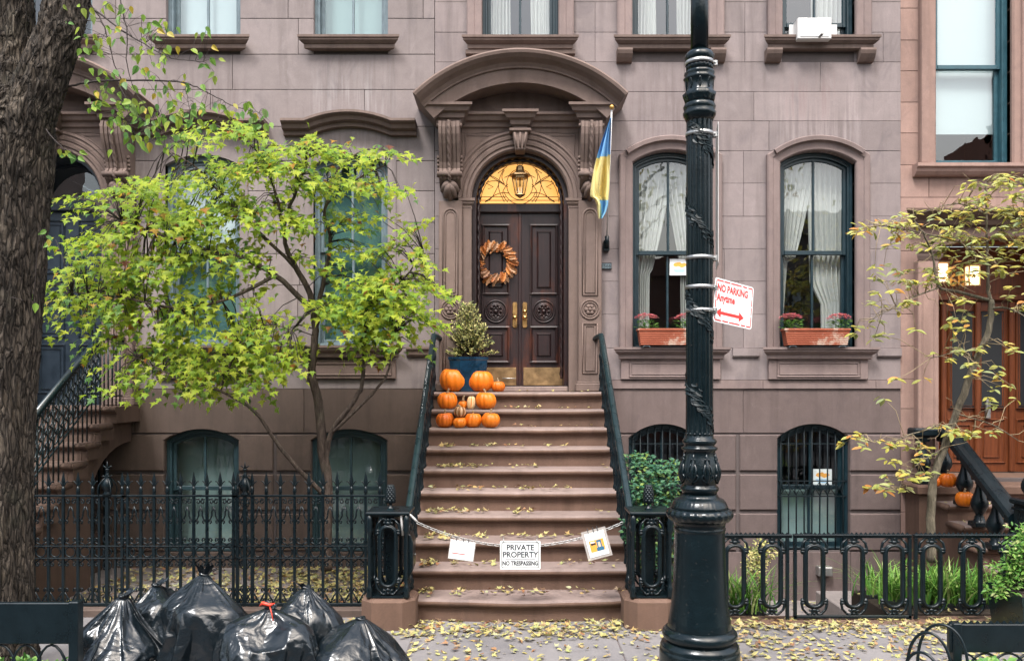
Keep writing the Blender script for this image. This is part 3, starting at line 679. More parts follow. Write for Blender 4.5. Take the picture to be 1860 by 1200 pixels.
for o in opsC[:2]:                             # moulded architraves of the parlour windows
    MB().sweep(o.path(16), [(.0, -.09), (.0, .03), (.014, .045), (.085, .05), (.10, .062), (.15, .068), (.165, .055), (.165, 0)], YF-.001).build('architrave', M['stoneCtrim'], cb_)
    MB().sweep(o.path(16)[1:-1], [(.168, .0), (.168, .085), (.155, .10), (.11, .095), (.10, .07), (.098, .0)], YF-.002).build('arch_hood', M['stoneCtrim'], cb_)
    sill(cb_, o.cx-.70, o.cx+.70, PZ(631), YF, M['stoneCtrim'])
    b = MB().box(o.cx-.60, o.cx+.60, YF-.05, YF+.02, PZ(689), PZ(649)+.01, .006).build('apron', M['stoneCtrim'], cb_)
    q = [(o.cx-.5, PZ(684)), (o.cx-.5, PZ(655)), (o.cx+.5, PZ(655)), (o.cx+.5, PZ(684))]
    m_ = MB()
    for ins, r_ in ((0, .012), (.03, .008)): m_.tube([(x, YF-.052, z) for x, z in offset_poly(q[::-1], ins)], r_, 4, True, False)
    m_.build('apron_moulding', M['stoneCtrim'], cb_)
bx_ = [(XC0+2.16, PX(1120)-.01)]
MB().mould([(.035, PZ(632)), (.035, PZ(646)), (.02, PZ(649))], PX(1330), PX(1378), YF, False).build('string_course', M['stoneC'], cb_)
MB().mould([(.035, PZ(632)), (.035, PZ(646)), (.02, PZ(649))], PX(1592), XC1-.002, YF, False).build('string_course', M['stoneC'], cb_)
for i, o in enumerate(opsC[2:5]):              # upper windows
    MB().sweep(o.path(1), [(.0, -.09), (.0, .03), (.014, .045), (.085, .05), (.10, .062), (.17, .068), (.185, .055), (.185, 0)], YF-.001).build('architrave', M['stoneCtrim'], cb_)
    sill(cb_, o.cx-.70, o.cx+.70, PZ(72.5), YF, M['stoneDoor'])
    if i:
        for s in (-1, 1):
            x = o.cx+s*.56; MB().prism_x([(YF, PZ(94)), (YF-.125, PZ(94)), (YF-.13, PZ(98)), (YF-.115, PZ(104)), (YF-.085, PZ(110)), (YF-.05, PZ(115)), (YF, PZ(116))], x-.092, x+.092).build('sill_bracket', M['stoneDoor'], cb_)
    else:
        MB().box(o.cx-.66, o.cx+.66, YF-.07, YF+.01, PZ(102), PZ(94), .004).build('sill_block', M['stoneDoor'], cb_)
WC = [window(cb_, opsC[0], YF, M['frameC'], PZ(460)), window(cb_, opsC[1], YF, M['frameC'], PZ(460)),
      window(cb_, opsC[2], YF, M['frameC'], 7.25), window(cb_, opsC[3], YF, M['frameC'], 7.25), window(cb_, opsC[4], YF, M['frameC'], PZ(42)),
      window(cb_, opsC[5], YF, M['frameC'], PZ(890), 'dark'), window(cb_, opsC[6], YF, M['frameC'], PZ(890), 'dark')]
for o in opsC[5:7]:                            # wrought grilles over the basement windows
    g = MB(); n = 9; y_ = YF+.06
    for i in range(n):
        x = o.cx-o.w/2+.06+(o.w-.12)*i/(n-1); zt = o.cz+math.sqrt(o.r**2-(x-o.cx)**2)-.03
        g.tube([(x, y_, o.zb+.01), (x, y_, PZ(900)), (x+.02*(1 if i % 2 else -1), y_, PZ(893)), (x, y_, PZ(880)), (x, y_, zt)], .0085, 6)
        if i < n-1:
            xb = x+(o.w-.12)/(n-1); g.tube([(x, y_+.012, PZ(900)), (xb, y_+.012, PZ(876))], .0045, 4); g.tube([(xb, y_+.012, PZ(900)), (x, y_+.012, PZ(876))], .0045, 4)
            t = [(x+(xb-x)*(.5-.5*cos(pi*j/6)), y_+.012, zt-.10+.05*sin(pi*j/6)) for j in range(7)]; g.tube(t, .0045, 4)
    for z in (o.zb+.02, PZ(902), PZ(874), PZ(806)): g.box(o.cx-o.w/2+.02, o.cx+o.w/2-.02, y_-.006, y_+.006, z-.007, z+.007)
    g.build('window_grille', M['ironmatte'], cb_)
# blinds and curtains
bl = MB().box(opsC[6].cx-.36, opsC[6].cx+.36, YF+.25, YF+.26, PZ(1000), PZ(893)).build('closed_blind_reflection_tint', M['blindreflgrey'], cb_)
for i, o in enumerate(opsC[:2]):
    nm = ('left', 'right')[i]
    e1 = (lambda v: .62-.55*v if v < .62 else .28-.05*v) if i == 0 else (lambda v: .60-.62*v if v < .55 else max(.06, .26-.2*v))
    e2 = (lambda v: .58-.5*v if v < .6 else .28) if i == 0 else (lambda v: .56-.10*v if v < .68 else .49-1.35*(v-.68) if v < .80 else .328)
    z0, z1 = o.apex-.10, o.zb+.12
    curtain('white sheer curtain drawn left behind the parlour window %s' % ('beside the flag' if i == 0 else 'right of the lamp post'), o.cx-.40, o.cx+.40, z0, z1, YF+.225, e1, -1, i*2+1)
    curtain('white sheer curtain drawn right behind the parlour window %s' % ('beside the flag' if i == 0 else 'right of the lamp post'), o.cx-.40, o.cx+.40, z0, z1, YF+.24, e2, 1, i*2+2)
for i, o in enumerate(opsC[2:5]):
    where = ('above the front door', 'behind the lamp post, upper floor', 'behind the air conditioner')[i]
    curtain('straight white curtain at the left of the window '+where, o.cx-.42, o.cx+.42, o.apex-.1, o.zb+.06, YF+.27, (lambda v: .36) if i != 2 else (lambda v: .12), -1, 20+i)
    curtain('straight white curtain at the right of the window '+where, o.cx-.42, o.cx+.42, o.apex-.1, o.zb+.06, YF+.27, (lambda v: .34) if i != 2 else (lambda v: .48), 1, 30+i)
doorway(cb_, CXD, 1.967, M['stoneDoor'], YF, 'wood')

# ---- left house
XL0 = -8.2
lh = thing('brownstone_house', 'grey-brown brownstone house behind the green maple and spear-topped fence', 'house', (-4.6, YF, 0))
CXL = -5.52
opsL = [Op(PX(368), .90, PZ(628), PZ(300), .125), Op(PX(637), .90, PZ(628), PZ(300), .125), Op(PX(369), .90, PZ(72), 8.1), Op(PX(637), .90, PZ(72), 8.1),
        Op(PX(366), .90, PZ(1003), PZ(800), .14), Op(PX(634), .92, PZ(1003), PZ(800), .14), Op(CXL, 1.166, 1.80, 4.285, .583), Op(PX(100), .90, PZ(72), 8.1)]
ysL = [-290, -226, -161, -96, -31, 34, 99, 163, 230, 292, 347, 404, 461, 518, 575, 632]
rows = rows_from(ysL, .0032, None)+rows_from([632, 706], .003)+rows_from([706, 786], .003, M['stoneBaseL'])
rows += rows_from([786, 858, 929, 1003], .021, M['stoneBaseL'], [], -.012)+rows_from([1003, 1040], .002, M['stoneBaseL'], [])
wall(lh, XL0, XC0-.006, YF, rows, opsL, M['stoneL'], 9, step=1.9)
for o in opsL[:2]:
    hp = [(o.cx-.80, PZ(224)), (o.cx-.52, PZ(224))]+[(o.cx+x*.52, PZ(224)+.105*(1-x*x)) for x in [-.85+1.7*i/14 for i in range(15)]]+[(o.cx+.52, PZ(224)), (o.cx+.80, PZ(224))]
    MB().sweep(hp, [(0, 0), (0, .20), (-.03, .205), (-.045, .185), (-.06, .15), (-.10, .13), (-.11, .10), (-.115, .07), (-.16, .065), (-.165, .04), (-.165, 0)], YF-.001).build('window_hood', M['stoneDoor'], lh)
    MB().sweep(o.path(14), [(0, -.08), (0, .012), (.10, .012), (.10, 0)], YF-.001).build('architrave', M['stoneL'], lh)
    sill(lh, o.cx-.66, o.cx+.66, PZ(628), YF, M['stoneDoor'])
    q = [(o.cx-.55, PZ(688)), (o.cx+.55, PZ(688)), (o.cx+.55, PZ(653)), (o.cx-.55, PZ(653))]
    m_ = MB(); m_.prism(q, YF-.04, YF+.02, .01)
    m_.tube([(x, YF-.041, z) for x, z in offset_poly(q, .05)], .012, 4, True, False); m_.build('apron', M['stoneDoor'], lh)
for a, b in ((PX(240), opsL[0].cx-.68), (opsL[0].cx+.68, opsL[1].cx-.68), (opsL[1].cx+.68, XC0-.02)):
    MB().mould([(.075, PZ(630)), (.075, PZ(634)), (.05, PZ(639)), (.045, PZ(644)), (.025, PZ(648))], a, b, YF-.001, False).build('string_course', M['stoneDoor'], lh)
for o in (opsL[2], opsL[3], opsL[7]): sill(lh, o.cx-.61, o.cx+.61, PZ(72), YF, M['stoneDoor'])
window(lh, opsL[0], YF, M['frameL'], PZ(455)); window(lh, opsL[1], YF, M['frameL'], PZ(455))
window(lh, opsL[2], YF, M['frameL'], 7.25); window(lh, opsL[3], YF, M['frameL'], 7.25); window(lh, opsL[7], YF, M['frameL'], 7.25)
window(lh, opsL[4], YF, M['frameLb'], PZ(892)); window(lh, opsL[5], YF, M['frameLb'], PZ(892))
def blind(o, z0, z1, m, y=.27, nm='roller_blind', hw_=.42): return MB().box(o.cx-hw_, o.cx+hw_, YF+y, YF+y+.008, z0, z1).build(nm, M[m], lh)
blind(opsL[2], opsL[2].zb, 8.05, 'blind'); blind(opsL[0], PZ(455), opsL[0].apex-.02, 'blind')  # pale blind in the upper window stands in for reflected sky
blind(opsL[0], opsL[0].zb, PZ(458), 'blindreflteal', .30); blind(opsL[1], opsL[1].zb, opsL[1].apex-.03, 'blindreflteal', .30); blind(opsL[3], opsL[3].zb, 8.05, 'blindreflgrey', .32)  # teal and grey blinds colour the panes in place of reflections
for o in (opsL[4], opsL[5]): blind(o, o.zb, o.apex-.03, 'blindreflgrey', .33)  # blinds added behind the basement panes, coloured like their reflections
doorway(lh, CXL, 1.80, M['stoneDoor'], YF, 'blue')
# left door, dark blue, deep in its arch
def arched_lining(root, cx, zb, yf, d, mat, rope):
    p = Op(cx, 1.166, zb, 4.285, .583).path(28, .004)
    MB().sweep(p, [(0, .0), (-.045, .0), (-.05, -.01), (-.05, -d+.03), (0, -d+.03)], yf+.03).build('door_lining', mat, root)
    if rope:
        q = Op(cx, 1.166, zb, 4.285, .583).path(60, .075); q = [(q[0][0], q[0][1]+(q[1][1]-q[0][1])*i/60) for i in range(60)]+q[1:-1]+[(q[-1][0], q[-2][1]+(q[-1][1]-q[-2][1])*i/60) for i in range(1, 61)]
        qq = []
        for a_, b_ in zip(q, q[1:]):
            qq += [Vector((a_[0], 0, a_[1])), Vector(((a_[0]+b_[0])/2, 0, (a_[1]+b_[1])/2))]
        MB().tube([(v.x, yf+.12, v.z) for v in qq], .020, 8, False, True, 0, lambda i, a: 1+.30*sin(2*a+i*.95)).build('rope_moulding', mat, root)
arched_lining(lh, CXL, 1.80, YF, .36, M['blueDoor'], False)
yd = YF+.30
dl = MB().box(CXL-.53, CXL+.53, yd+.06, yd+.14, 1.80, 4.36).build('door', M['blueDoor'], lh)
for s in (-1, 1):
    for z0, z1 in ((1.95, 2.55), (2.65, 3.35), (3.45, 4.10)):
        c = CXL+s*.265; q = [(c-.17, z0), (c+.17, z0), (c+.17, z1), (c-.17, z1)]
        m_ = MB()
        for ins, r_ in ((0, .016), (.05, .010)): m_.tube([(x, yd+.058, z) for x, z in offset_poly(q, ins)], r_, 4, True, False)
        m_.build('door_panel', M['blueDoor'], dl)
MB().box(CXL-.54, CXL+.54, yd+.0, yd+.10, 4.22, 4.36, .01).build('transom_bar', M['blueDoor'], dl)
p = [(CXL+.53, 4.36)]+arc(CXL, 4.33, .53, 0, pi, 20)
MB().add([(x, yd+.10, z) for x, z in p], [list(range(len(p)))]).build('fanlight_pane', M['glass'], dl)
MB().sweep(arc(CXL, 4.33, .52, pi, 0, 24), [(0, .03), (-.06, .03), (-.06, -.03), (0, -.03)], yd+.09).build('fanlight_frame', M['blueDoor'], dl)
MB().box(CXL-.8, CXL+.8, yd+.5, yd+.55, 1.8, 5.2).build('hall_wall', M['room'], lh)

# ---- right house
rh = thing('brownstone_house', 'pinkish brownstone house with a red wooden door and lit lanterns', 'house', (7.6, YF, 0))
XR1 = 10.5; CXR, WR = PX(1830), 1.74
opsR = [Op(PX(1768), .92, PZ(297), 8.1), Op(CXR, WR, .92, PZ(452), .16), Op(PX(1768)+2.0, .92, PZ(297), 8.1)]
ysR = [-290, -230, -172, -114, -42, 14, 72, 128, 185, 241, 299, 358, 410, 455, 512, 570, 628, 688, 742, 800, 862, 930, 1000, 1108]
wall(rh, XC1+.006, XR1, YF+.02, rows_from(ysR, .0028), opsR, M['stoneR'], 14, step=.86)
for o in (opsR[0], opsR[2]):
    MB().sweep(o.path(1), [(.0, -.09), (.0, .03), (.02, .05), (.09, .055), (.10, .075), (.19, .08), (.20, .06), (.20, 0)], YF+.018).build('architrave', M['stoneR'], rh)
    window(rh, o, YF+.02, M['frameR'], PZ(118), muntin=False)
    MB().box(o.cx-.42, o.cx+.42, YF+.27, YF+.28, PZ(232), 8.05).build('roller_blind', M['blind'], rh)
MB().mould([(.14, PZ(300)), (.14, PZ(306)), (.11, PZ(309)), (.10, PZ(314)), (.07, PZ(319)), (.05, PZ(321))], XC1+.15, XR1, YF+.019, False).build('window_sill', M['stoneR'], rh)
MB().mould([(.22, PZ(384)), (.22, PZ(388)), (.16, PZ(396)), (.10, PZ(402)), (.08, PZ(410))], PX(1665), XR1-1, YF+.019).build('door_hood', M['stoneStepL'], rh)
ppl = PX(1680)
for s, x in ((-1, ppl), (1, 2*CXR-ppl)):
    MB().box(x-.125, x+.125, YF-.09, YF+.06, .92, PZ(474), .01).build('pilaster', M['stoneR'], rh)
    MB().mould([(.055, PZ(455)), (.055, PZ(459)), (.035, PZ(463)), (.03, PZ(467)), (.01, PZ(474))], x-.125, x+.125, YF-.089).build('capital', M['stoneDoor'], rh)
    q = [(x-.07, 1.1), (x+.07, 1.1), (x+.07, PZ(490)), (x-.07, PZ(490))]
    MB().tube([(a, YF-.091, b) for a, b in q], .014, 4, True, False).build('pilaster_panel', M['stoneR'], rh)
yd = YF+.62                                    # vestibule with the wooden door set well back
v = MB(); x0, x1, zt = CXR-WR/2+.002, CXR+WR/2-.002, PZ(430)
for a, b in ((x0, x0+.03), (x1-.03, x1)): v.box(a, b, YF+.34, yd+.1, .92, zt)
v.box(x0, x1, YF+.34, yd+.1, zt, zt+.04); v.build('vestibule_lining', M['woodR'], rh)
MB().box(x0, x1, YF+.10, yd+.1, .86, .918).build('door_sill', M['stoneStep'], rh)
dr = MB().box(x0+.03, x1-.03, yd+.05, yd+.10, .93, PZ(432)).build('door', M['woodR'], rh)
MB().box(x0+.03, x1-.03, yd-.02, yd+.06, PZ(536), PZ(524), .01).build('transom_bar', M['woodR'], dr)
for xa, xb, za, zb, mt in ((-.80, -.52, 1.75, PZ(556), 'dark'), (-.36, -.02, 1.75, PZ(556), 'dark'), (.02, .36, 1.75, PZ(556), 'dark'), (.52, .80, 1.75, PZ(556), 'dark')):
    MB().box(CXR+xa, CXR+xb, yd+.035, yd+.05, za, zb).build('door_pane', M[mt], dr)
    m_ = MB()
    for ins, r_ in ((0, .018), (.03, .010)): m_.tube([(x, yd+.036, z) for x, z in offset_poly([(CXR+xa, za), (CXR+xb, za), (CXR+xb, zb), (CXR+xa, zb)], ins)], r_, 4, True, False)
    q = [(CXR+xa, 1.05), (CXR+xb, 1.05), (CXR+xb, 1.6), (CXR+xa, 1.6)]
    for ins, r_ in ((0, .018), (.07, .014)): m_.tube([(x, yd+.048, z) for x, z in offset_poly(q, ins)], r_, 4, True, False)
    m_.build('door_moulding', M['woodR'], dr)
for x in (-.86, -.44, 0, .44): MB().box(CXR+x-.035, CXR+x+.035, yd-.0, yd+.05, .93, PZ(538), .012).build('door_stile', M['woodR'], dr)
MB().box(CXR+.10, CXR+.16, yd+.0, yd+.04, PZ(760, 10.6), PZ(725, 10.6), .006).build('door_handle', M['steel'], dr)
put_text('68', .22, M['gold'], dr, (PX(1738, 10.6), yd-.03, PZ(519, 10.6)), bold=.004, name='gilt_number')
for i, (px_, py_) in enumerate(((1709, 496), (1766, 501))):
    c = P(px_, py_, 10.48); lt = thing('wall_lantern', 'lit box lantern %s the gilt number over the red door' % ('left of' if i == 0 else 'right of'), 'lantern', c, 'lit lanterns over the red door')
    MB().box(c.x-.062, c.x+.062, c.y-.05, c.y+.05, c.z-.115, c.z+.115).build('lit_glass', M['lampglow'], lt)
    m_ = MB()
    for sx in (-1, 1):
        for sy in (-1, 1): m_.box(c.x+sx*.066-.007, c.x+sx*.066+.007, c.y+sy*.054-.007, c.y+sy*.054+.007, c.z-.13, c.z+.13)
    for z in (-.125, 0, .125): m_.box(c.x-.075, c.x+.075, c.y-.064, c.y-.050, c.z+z-.006, c.z+z+.006)
    m_.box(c.x-.085, c.x+.085, c.y-.07, c.y+.07, c.z+.118, c.z+.14); m_.box(c.x-.02, c.x+.02, c.y+.05, c.y+.24, c.z+.06, c.z+.10); m_.build('lantern_frame', M['brassdull'], lt)
    la = bpy.data.lights.new('lantern_bulb', 'POINT'); la.energy = .9; la.color = (1, .62, .32); la.shadow_soft_size = .05
    lo = bpy.data.objects.new('lantern_bulb', la); COL.objects.link(lo); lo.parent = lt; lo.location = (0, -.11, .0)

# ---- the row across the street (seen in the window reflections)
for i in range(6):
    x0 = -27+i*9; ht = (11.2, 7.4, 9.0, 6.6, 8.2, 11.6)[i]  # heights invented, some kept low so sky reflects in the facing panes
    ob = thing('row_house', ('brown stone' if i % 2 == 0 else 'red brick')+' row house across the street, '+('far left', 'left', 'left of centre', 'right of centre', 'right', 'far right')[i]+', seen only mirrored in panes', 'house', (x0+4.5, -10.6, 0), 'houses across the street')
    m_ = MB().box(x0, x0+8.99, -14, -10.6, 0, ht); m_.box(x0, x0+8.98, -11, -10.25, ht-.5, ht+.3); m_.build('wall', M['brick'] if i % 2 else M['stoneC'], ob)
    wm = MB().box(-.5, .5, -.05, .05, -.9, .9).mesh('window', M['opal']); fm = MB().box(-.62, .62, -.1, .06, -1.1, -.9).mesh('sill', M['concrete'])
    for fl in range(int((ht-1)/2.9)):
        for c in range(4): inst('window', wm, ob, (x0+1.3+c*2.1, -10.6, 1.9+fl*2.9)); inst('window_sill', fm, ob, (x0+1.3+c*2.1, -10.52, 1.9+fl*2.9))
# ================================================================ front door of the centre house
arched_lining(cb_, CXD, 2.03, YF, .40, M['wood'], True)
yd = YF+.36; ZD0, ZD1 = 2.032, 4.19
MB().box(CXD-.58, CXD+.58, YF-.02, YF+.50, 1.9672, 2.03, .008).build('threshold', M['tread'], cb_)
def brassplate(c, m_):
    q = [(c-.03, 2.78), (c-.018, 2.762), (c+.018, 2.762), (c+.03, 2.78), (c+.03, 3.06), (c+.018, 3.078), (c-.018, 3.078), (c-.03, 3.06)]
    m_.prism(q, yd-.062, yd-.045, .004)
for s in (-1, 1):
    x0, x1 = (CXD-.578, CXD-.004) if s < 0 else (CXD+.004, CXD+.578)
    d = MB().box(x0, x1, yd-.045, yd+.02, ZD0, ZD1, .006).build('door', M['wood'], cb_)
    c = CXD+s*.30
    for k, (z0, z1) in enumerate(((3.17, 4.05), (2.32, 2.78))):
        q = [(c-.175, z0), (c+.175, z0), (c+.175, z1), (c-.175, z1)]
        m_ = MB(); m_.sweep([q[0], q[3], q[2], q[1], q[0]], [(.0, .0), (.0, .022), (-.014, .028), (-.026, .02), (-.034, .004), (-.034, 0)], yd-.045)
        q2 = offset_poly(q, .085); m_.prism(q2, yd-.058, yd-.04, .012)
        m_.tube([(x, yd-.06, z) for x, z in offset_poly(q, .10)], .007, 4, True, False); m_.build('door_panel', M['wood'], d)
    m_ = MB(); zc = 2.965
    for t in (-1, 1): m_.box(c+t*.165-.011, c+t*.165+.011, yd-.066, yd-.046, 2.79, 3.16, .004)
    for rr_, th in ((.135, .012), (.105, .010), (.085, .016), (.045, .010)): m_.tube([(c+rr_*cos(a), yd-.05, zc+rr_*sin(a)) for a in [2*pi*i/28 for i in range(28)]], th, 6, True)
    for i in range(8): a = 2*pi*i/8; m_.ball((c+.065*cos(a), yd-.055, zc+.065*sin(a)), .019, 7, 5)
    m_.ball((c, yd-.06, zc), .028, 8, 6); m_.build('door_rosette', M['wood'], d)
    m_ = MB(); brassplate(CXD+s*.062, m_); hp = m_.build('escutcheon', M['brass'], d)
    k = MB(); kc = CXD+s*.062; k.tube([(kc, yd-.06, 2.885), (kc, yd-.10, 2.885)], .009, 8); k.ball((kc, yd-.115, 2.885), .026, 12, 8, (1, .8, 1))
    if s > 0: k.tube([(kc, yd-.061, 2.965), (kc, yd-.075, 2.965)], .024, 14)
    k.build('door_knob', M['brass'], d)
    MB().box(c-.255, c+.255, yd-.052, yd-.045, 2.045, 2.265, .002).build('kick_plate', M['brassdull'], d)
MB().box(CXD-.02, CXD+.02, yd-.056, yd-.03, ZD0, ZD1, .006).build('meeting_stile', M['wood'], cb_)
MB().tube([(CXD-.22, yd-.075, 2.13), (CXD-.05, yd-.075, 2.13)], .007, 8).build('door_pull', M['steel'], cb_)
MB().box(CXD-.58, CXD+.58, yd-.09, yd+.02, 4.19, 4.305, .012).build('transom_bar', M['wood'], cb_)
# fanlight: lit amber glass with lead cames
rf, zf = .535, 4.312
MB().sweep(arc(CXD, zf, rf+.045, pi, 0, 40), [(0, .05), (-.03, .055), (-.045, .03), (-.045, -.02), (0, -.02)], yd-.02).build('fanlight_frame', M['wood'], cb_)
p = arc(CXD, zf, rf, 0, pi, 40)
fg = MB().add([(x, yd-.0, z) for x, z in p], [list(range(len(p)))]).build('fanlight_glass', M['fanlight'], cb_)
lc = MB(); yl = yd-.004
def came(pts, r=.0042): lc.tube([(CXD+x*rf, yl, zf+z*rf) for x, z in pts if math.hypot(x, z) < 1.01], r, 4)
came([(-1, .09), (1, .09)]); came([(-.9, .17), (-.33, .17)]); came([(.33, .17), (.9, .17)])
came([(.92*cos(a), .92*sin(a)) for a in [.05+.6*i/12 for i in range(13)]]); came([(.92*cos(pi-a), .92*sin(pi-a)) for a in [.05+.6*i/12 for i in range(13)]])
oc = (0, .46)
came([(oc[0]+.31*cos(a), oc[1]+.36*sin(a)) for a in [2*pi*i/28 for i in range(29)]]); came([(oc[0]+.40*cos(a), oc[1]+.46*sin(a)) for a in [pi*1.12+pi*.76*i/16 for i in range(17)]])
for s in (-1, 1):
    came([(s*(.36+.14*sin(t*pi)), .85-.80*t) for t in [i/14 for i in range(15)]]); came([(s*(.36+.06*sin(t*pi)), .80-.32*t) for t in [i/8 for i in range(9)]])
    came([(s*(.36+.50*t), .46+.22*sin(t*1.9)) for t in [i/10 for i in range(11)]]); came([(s*(.36+.42*t), .46-.26*t*t+.30*t) for t in [i/10 for i in range(11)]])
    came([(s*(.82-.36*t), .05+.50*t-.12*sin(t*pi)) for t in [i/12 for i in range(13)]]); came([(s*(.82-.58*t), .05+.22*sin(t*2.0)) for t in [i/12 for i in range(13)]])
    came([(s*(.70-.42*t), .66-.26*t) for t in [i/6 for i in range(7)]]); came([(s*(.28+.12*sin(t*pi)), .05+.42*t) for t in [i/10 for i in range(11)]])
    came([(s*.36, .62), (s*.12, .74), (0, .76)]); came([(s*.52, .72), (s*.30, .88)]); came([(s*.80, .50), (s*.62, .40), (s*.74, .36)])
lc.build('lead_came', M['dark'], fg)
# hanging lantern
hc = Vector((CXD+.0, YF+.14, 4.60)); hl = thing('hanging_lantern', 'brass hanging lantern in front of the lit fanlight', 'lantern', hc)
m_ = MB(); m_.tube([hc+Vector((0, 0, .13)), hc+Vector((0, 0, .245))], .006, 6)
m_.tube([(hc.x+.028*cos(a), hc.y, hc.z+.155+.028*sin(a)) for a in [2*pi*i/14 for i in range(14)]], .007, 6, True)
m_.lathe([(.02, .14), (.045, .125), (.05, .075), (.06, .065), (.135, .02), (.14, .008), (.10, .006), (.10, -.02), (.085, -.025)], hc, 6, False); m_.build('lantern_cap', M['brassdull'], hl)
m_ = MB()
for i in range(6):
    a = 2*pi*i/6; m_.tube([hc+Vector((.095*cos(a), .095*sin(a), -.02)), hc+Vector((.055*cos(a), .055*sin(a), -.22))], .0055, 4)
m_.lathe([(.06, -.215), (.065, -.225), (.03, -.245), (.012, -.26)], hc, 6, False)
m_.tube([hc+Vector((0, 0, 0)), hc+Vector((0, 0, -.12))], .009, 6); m_.build('lantern_cage', M['brassdull'], hl)
MB().lathe([(.09, -.02), (.052, -.215)], hc, 6, False, cap=False).build('lantern_glass', M['glass'], hl)

# wreath
wc = Vector((PX(900, 10.3), yd-.07, PZ(478, 10.3))); wr = thing('wreath', 'wreath of dried orange oak leaves hanging on the dark door', 'wreath', wc)
m_ = MB(); m_.tube([(wc.x+.155*cos(a), wc.y, wc.z+.155*sin(a)) for a in [2*pi*i/26 for i in range(26)]], .016, 6, True); m_.build('twig_ring', M['twig'], wr)
def leafshape(kind):                           # outline in (u along, v across), unit length
    if kind == 'maple':
        half = [(0, 0), (-.06, .22), (.05, .17), (.02, .44), (.16, .34), (.22, .48), (.36, .33), (.40, .46), (.56, .24), (.55, .36), (.72, .16), (1.0, 0)]
        half = [(0, 0), (-.18, .30), (.05, .17), (.10, .40), (.30, .64), (.33, .22), (.52, .29), (.56, .13), (1.0, 0)]
    elif kind == 'oak': half = [(0, .01), (.12, .10), (.25, .09), (.34, .19), (.44, .12), (.58, .22), (.68, .12), (.82, .15), (1, 0)]
    elif kind == 'ovate': half = [(0, 0), (.12, .20), (.32, .29), (.55, .25), (.78, .12), (1, 0)]
    elif kind == 'ellip': half = [(0, 0), (.15, .10), (.38, .19), (.62, .20), (.82, .13), (1, 0)]
    else: half = [(0, 0), (.3, .16), (.65, .14), (1, 0)]
    return half
def add_leaf(mb, kind, pos, d, nrm, size, fold=.18, droop=.15, mi=0):
    d = d.normalized(); s_ = d.cross(nrm)
    if s_.length < 1e-5: s_ = d.orthogonal()
    s_.normalize(); n_ = s_.cross(d)
    half = leafshape(kind); o = []; k = len(half)
    mid = [pos+d*(u*size)-n_*(droop*size*u*u) for u, v_ in half]
    L = [pos+d*(u*size)+s_*(v_*size)+n_*(fold*v_*size-droop*size*u*u) for u, v_ in half[1:-1]]
    Rr = [pos+d*(u*size)-s_*(v_*size)+n_*(fold*v_*size-droop*size*u*u) for u, v_ in half[1:-1]]
    vs_ = [mid[0], mid[-1]]+L+Rr; n = len(L)
    f = [[0]+list(range(2, 2+n))+[1], [1]+list(range(2+2*n-1, 2+n-1, -1))+[0]]
    if kind == 'maple':                        # star outline: fan from a centre so the lobes stay sharp
        c = pos+d*(.22*size); vs_.append(c); ci = len(vs_)-1; ring = [0]+list(range(2, 2+n))+[1]+list(range(2+2*n-1, 2+n-1, -1))
        f = [(ci, ring[i], ring[(i+1) % len(ring)]) for i in range(len(ring))]
    mb.add(vs_, f, False, mi)
lm = [MB() for _ in range(3)]
for i, b in enumerate(lm): add_leaf(b, 'oak', Vector((0, 0, 0)), Vector((0, 0, 1)), Vector((0, -1, 0)), .118+.01*i, .25, .2)
lm = [b.mesh('leaf', M['wreath']) for b in lm]
for i in range(132):
    a = 2*pi*i/132+R.uniform(-.05, .05); rr_ = R.uniform(.125, .185); pos = Vector((wc.x+rr_*cos(a), wc.y-R.uniform(.01, .05), wc.z+rr_*sin(a)))
    o = inst('leaf', lm[i % 3], wr, pos, (R.uniform(-.6, .5), -(a-pi/2)*1.0+R.uniform(.25, 1.1), R.uniform(-.6, .6)))

# ================================================================ centre stoop
XS = .065; SW = 1.03; RZ, TD, Y10 = .1965, .272, 9.6
st = thing('stoop', 'brown stone stoop of ten steps with yellow leaves on its treads', 'stoop', (XS, 8.3, 0))
def step_mesh(x0, x1, yn, yb, z0, z1, bow=0, n=1):
    pr = [(yb, z0), (yn+.045, z0), (yn+.045, z1-.085), (yn+.030, z1-.075), (yn+.028, z1-.066), (yn+.008, z1-.058), (yn-.002, z1-.045), (yn-.006, z1-.032), (yn-.002, z1-.018), (yn+.008, z1-.006), (yn+.022, z1), (yb, z1)]
    m_ = MB(); k = len(pr); v = []; f = []; fm = []
    for i in range(n+1):
        u = i/n; x = x0+(x1-x0)*u; off = -bow*(1-(2*u-1)**2); wr_ = noise.noise(Vector((x*2.3, yn*5, z1*7)))*.006+noise.noise(Vector((x*11, yn*9, z1*3)))*.0035; dip = -.007*math.exp(-((u-.55)/.28)**2)
        for j, (y, z) in enumerate(pr): nose = 3 < j < k-1; v.append((x, y+(off if 0 < j < k-1 else 0)+(wr_ if nose else 0), z+((dip+wr_*.5) if nose and j > 5 else 0)))
    for i in range(n):
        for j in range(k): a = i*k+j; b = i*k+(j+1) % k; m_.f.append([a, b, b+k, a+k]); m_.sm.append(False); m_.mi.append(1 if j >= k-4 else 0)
    m_.v = v; m_.f += [list(range(k-1, -1, -1)), list(range(n*k, n*k+k))]; m_.sm += [False]*2; m_.mi += [0, 0]
    return m_
for k in range(1, 11):
    yn = Y10-(10-k)*TD; w_ = SW if k > 1 else .885
    step_mesh(XS-w_, XS+w_, yn, (yn+TD+.05) if k < 10 else 10.0, (k-1)*RZ-.002 if k > 1 else -.01, k*RZ, .07 if k == 1 else .0, 40).build('step', [M['stoneStep'], M['tread']], st)
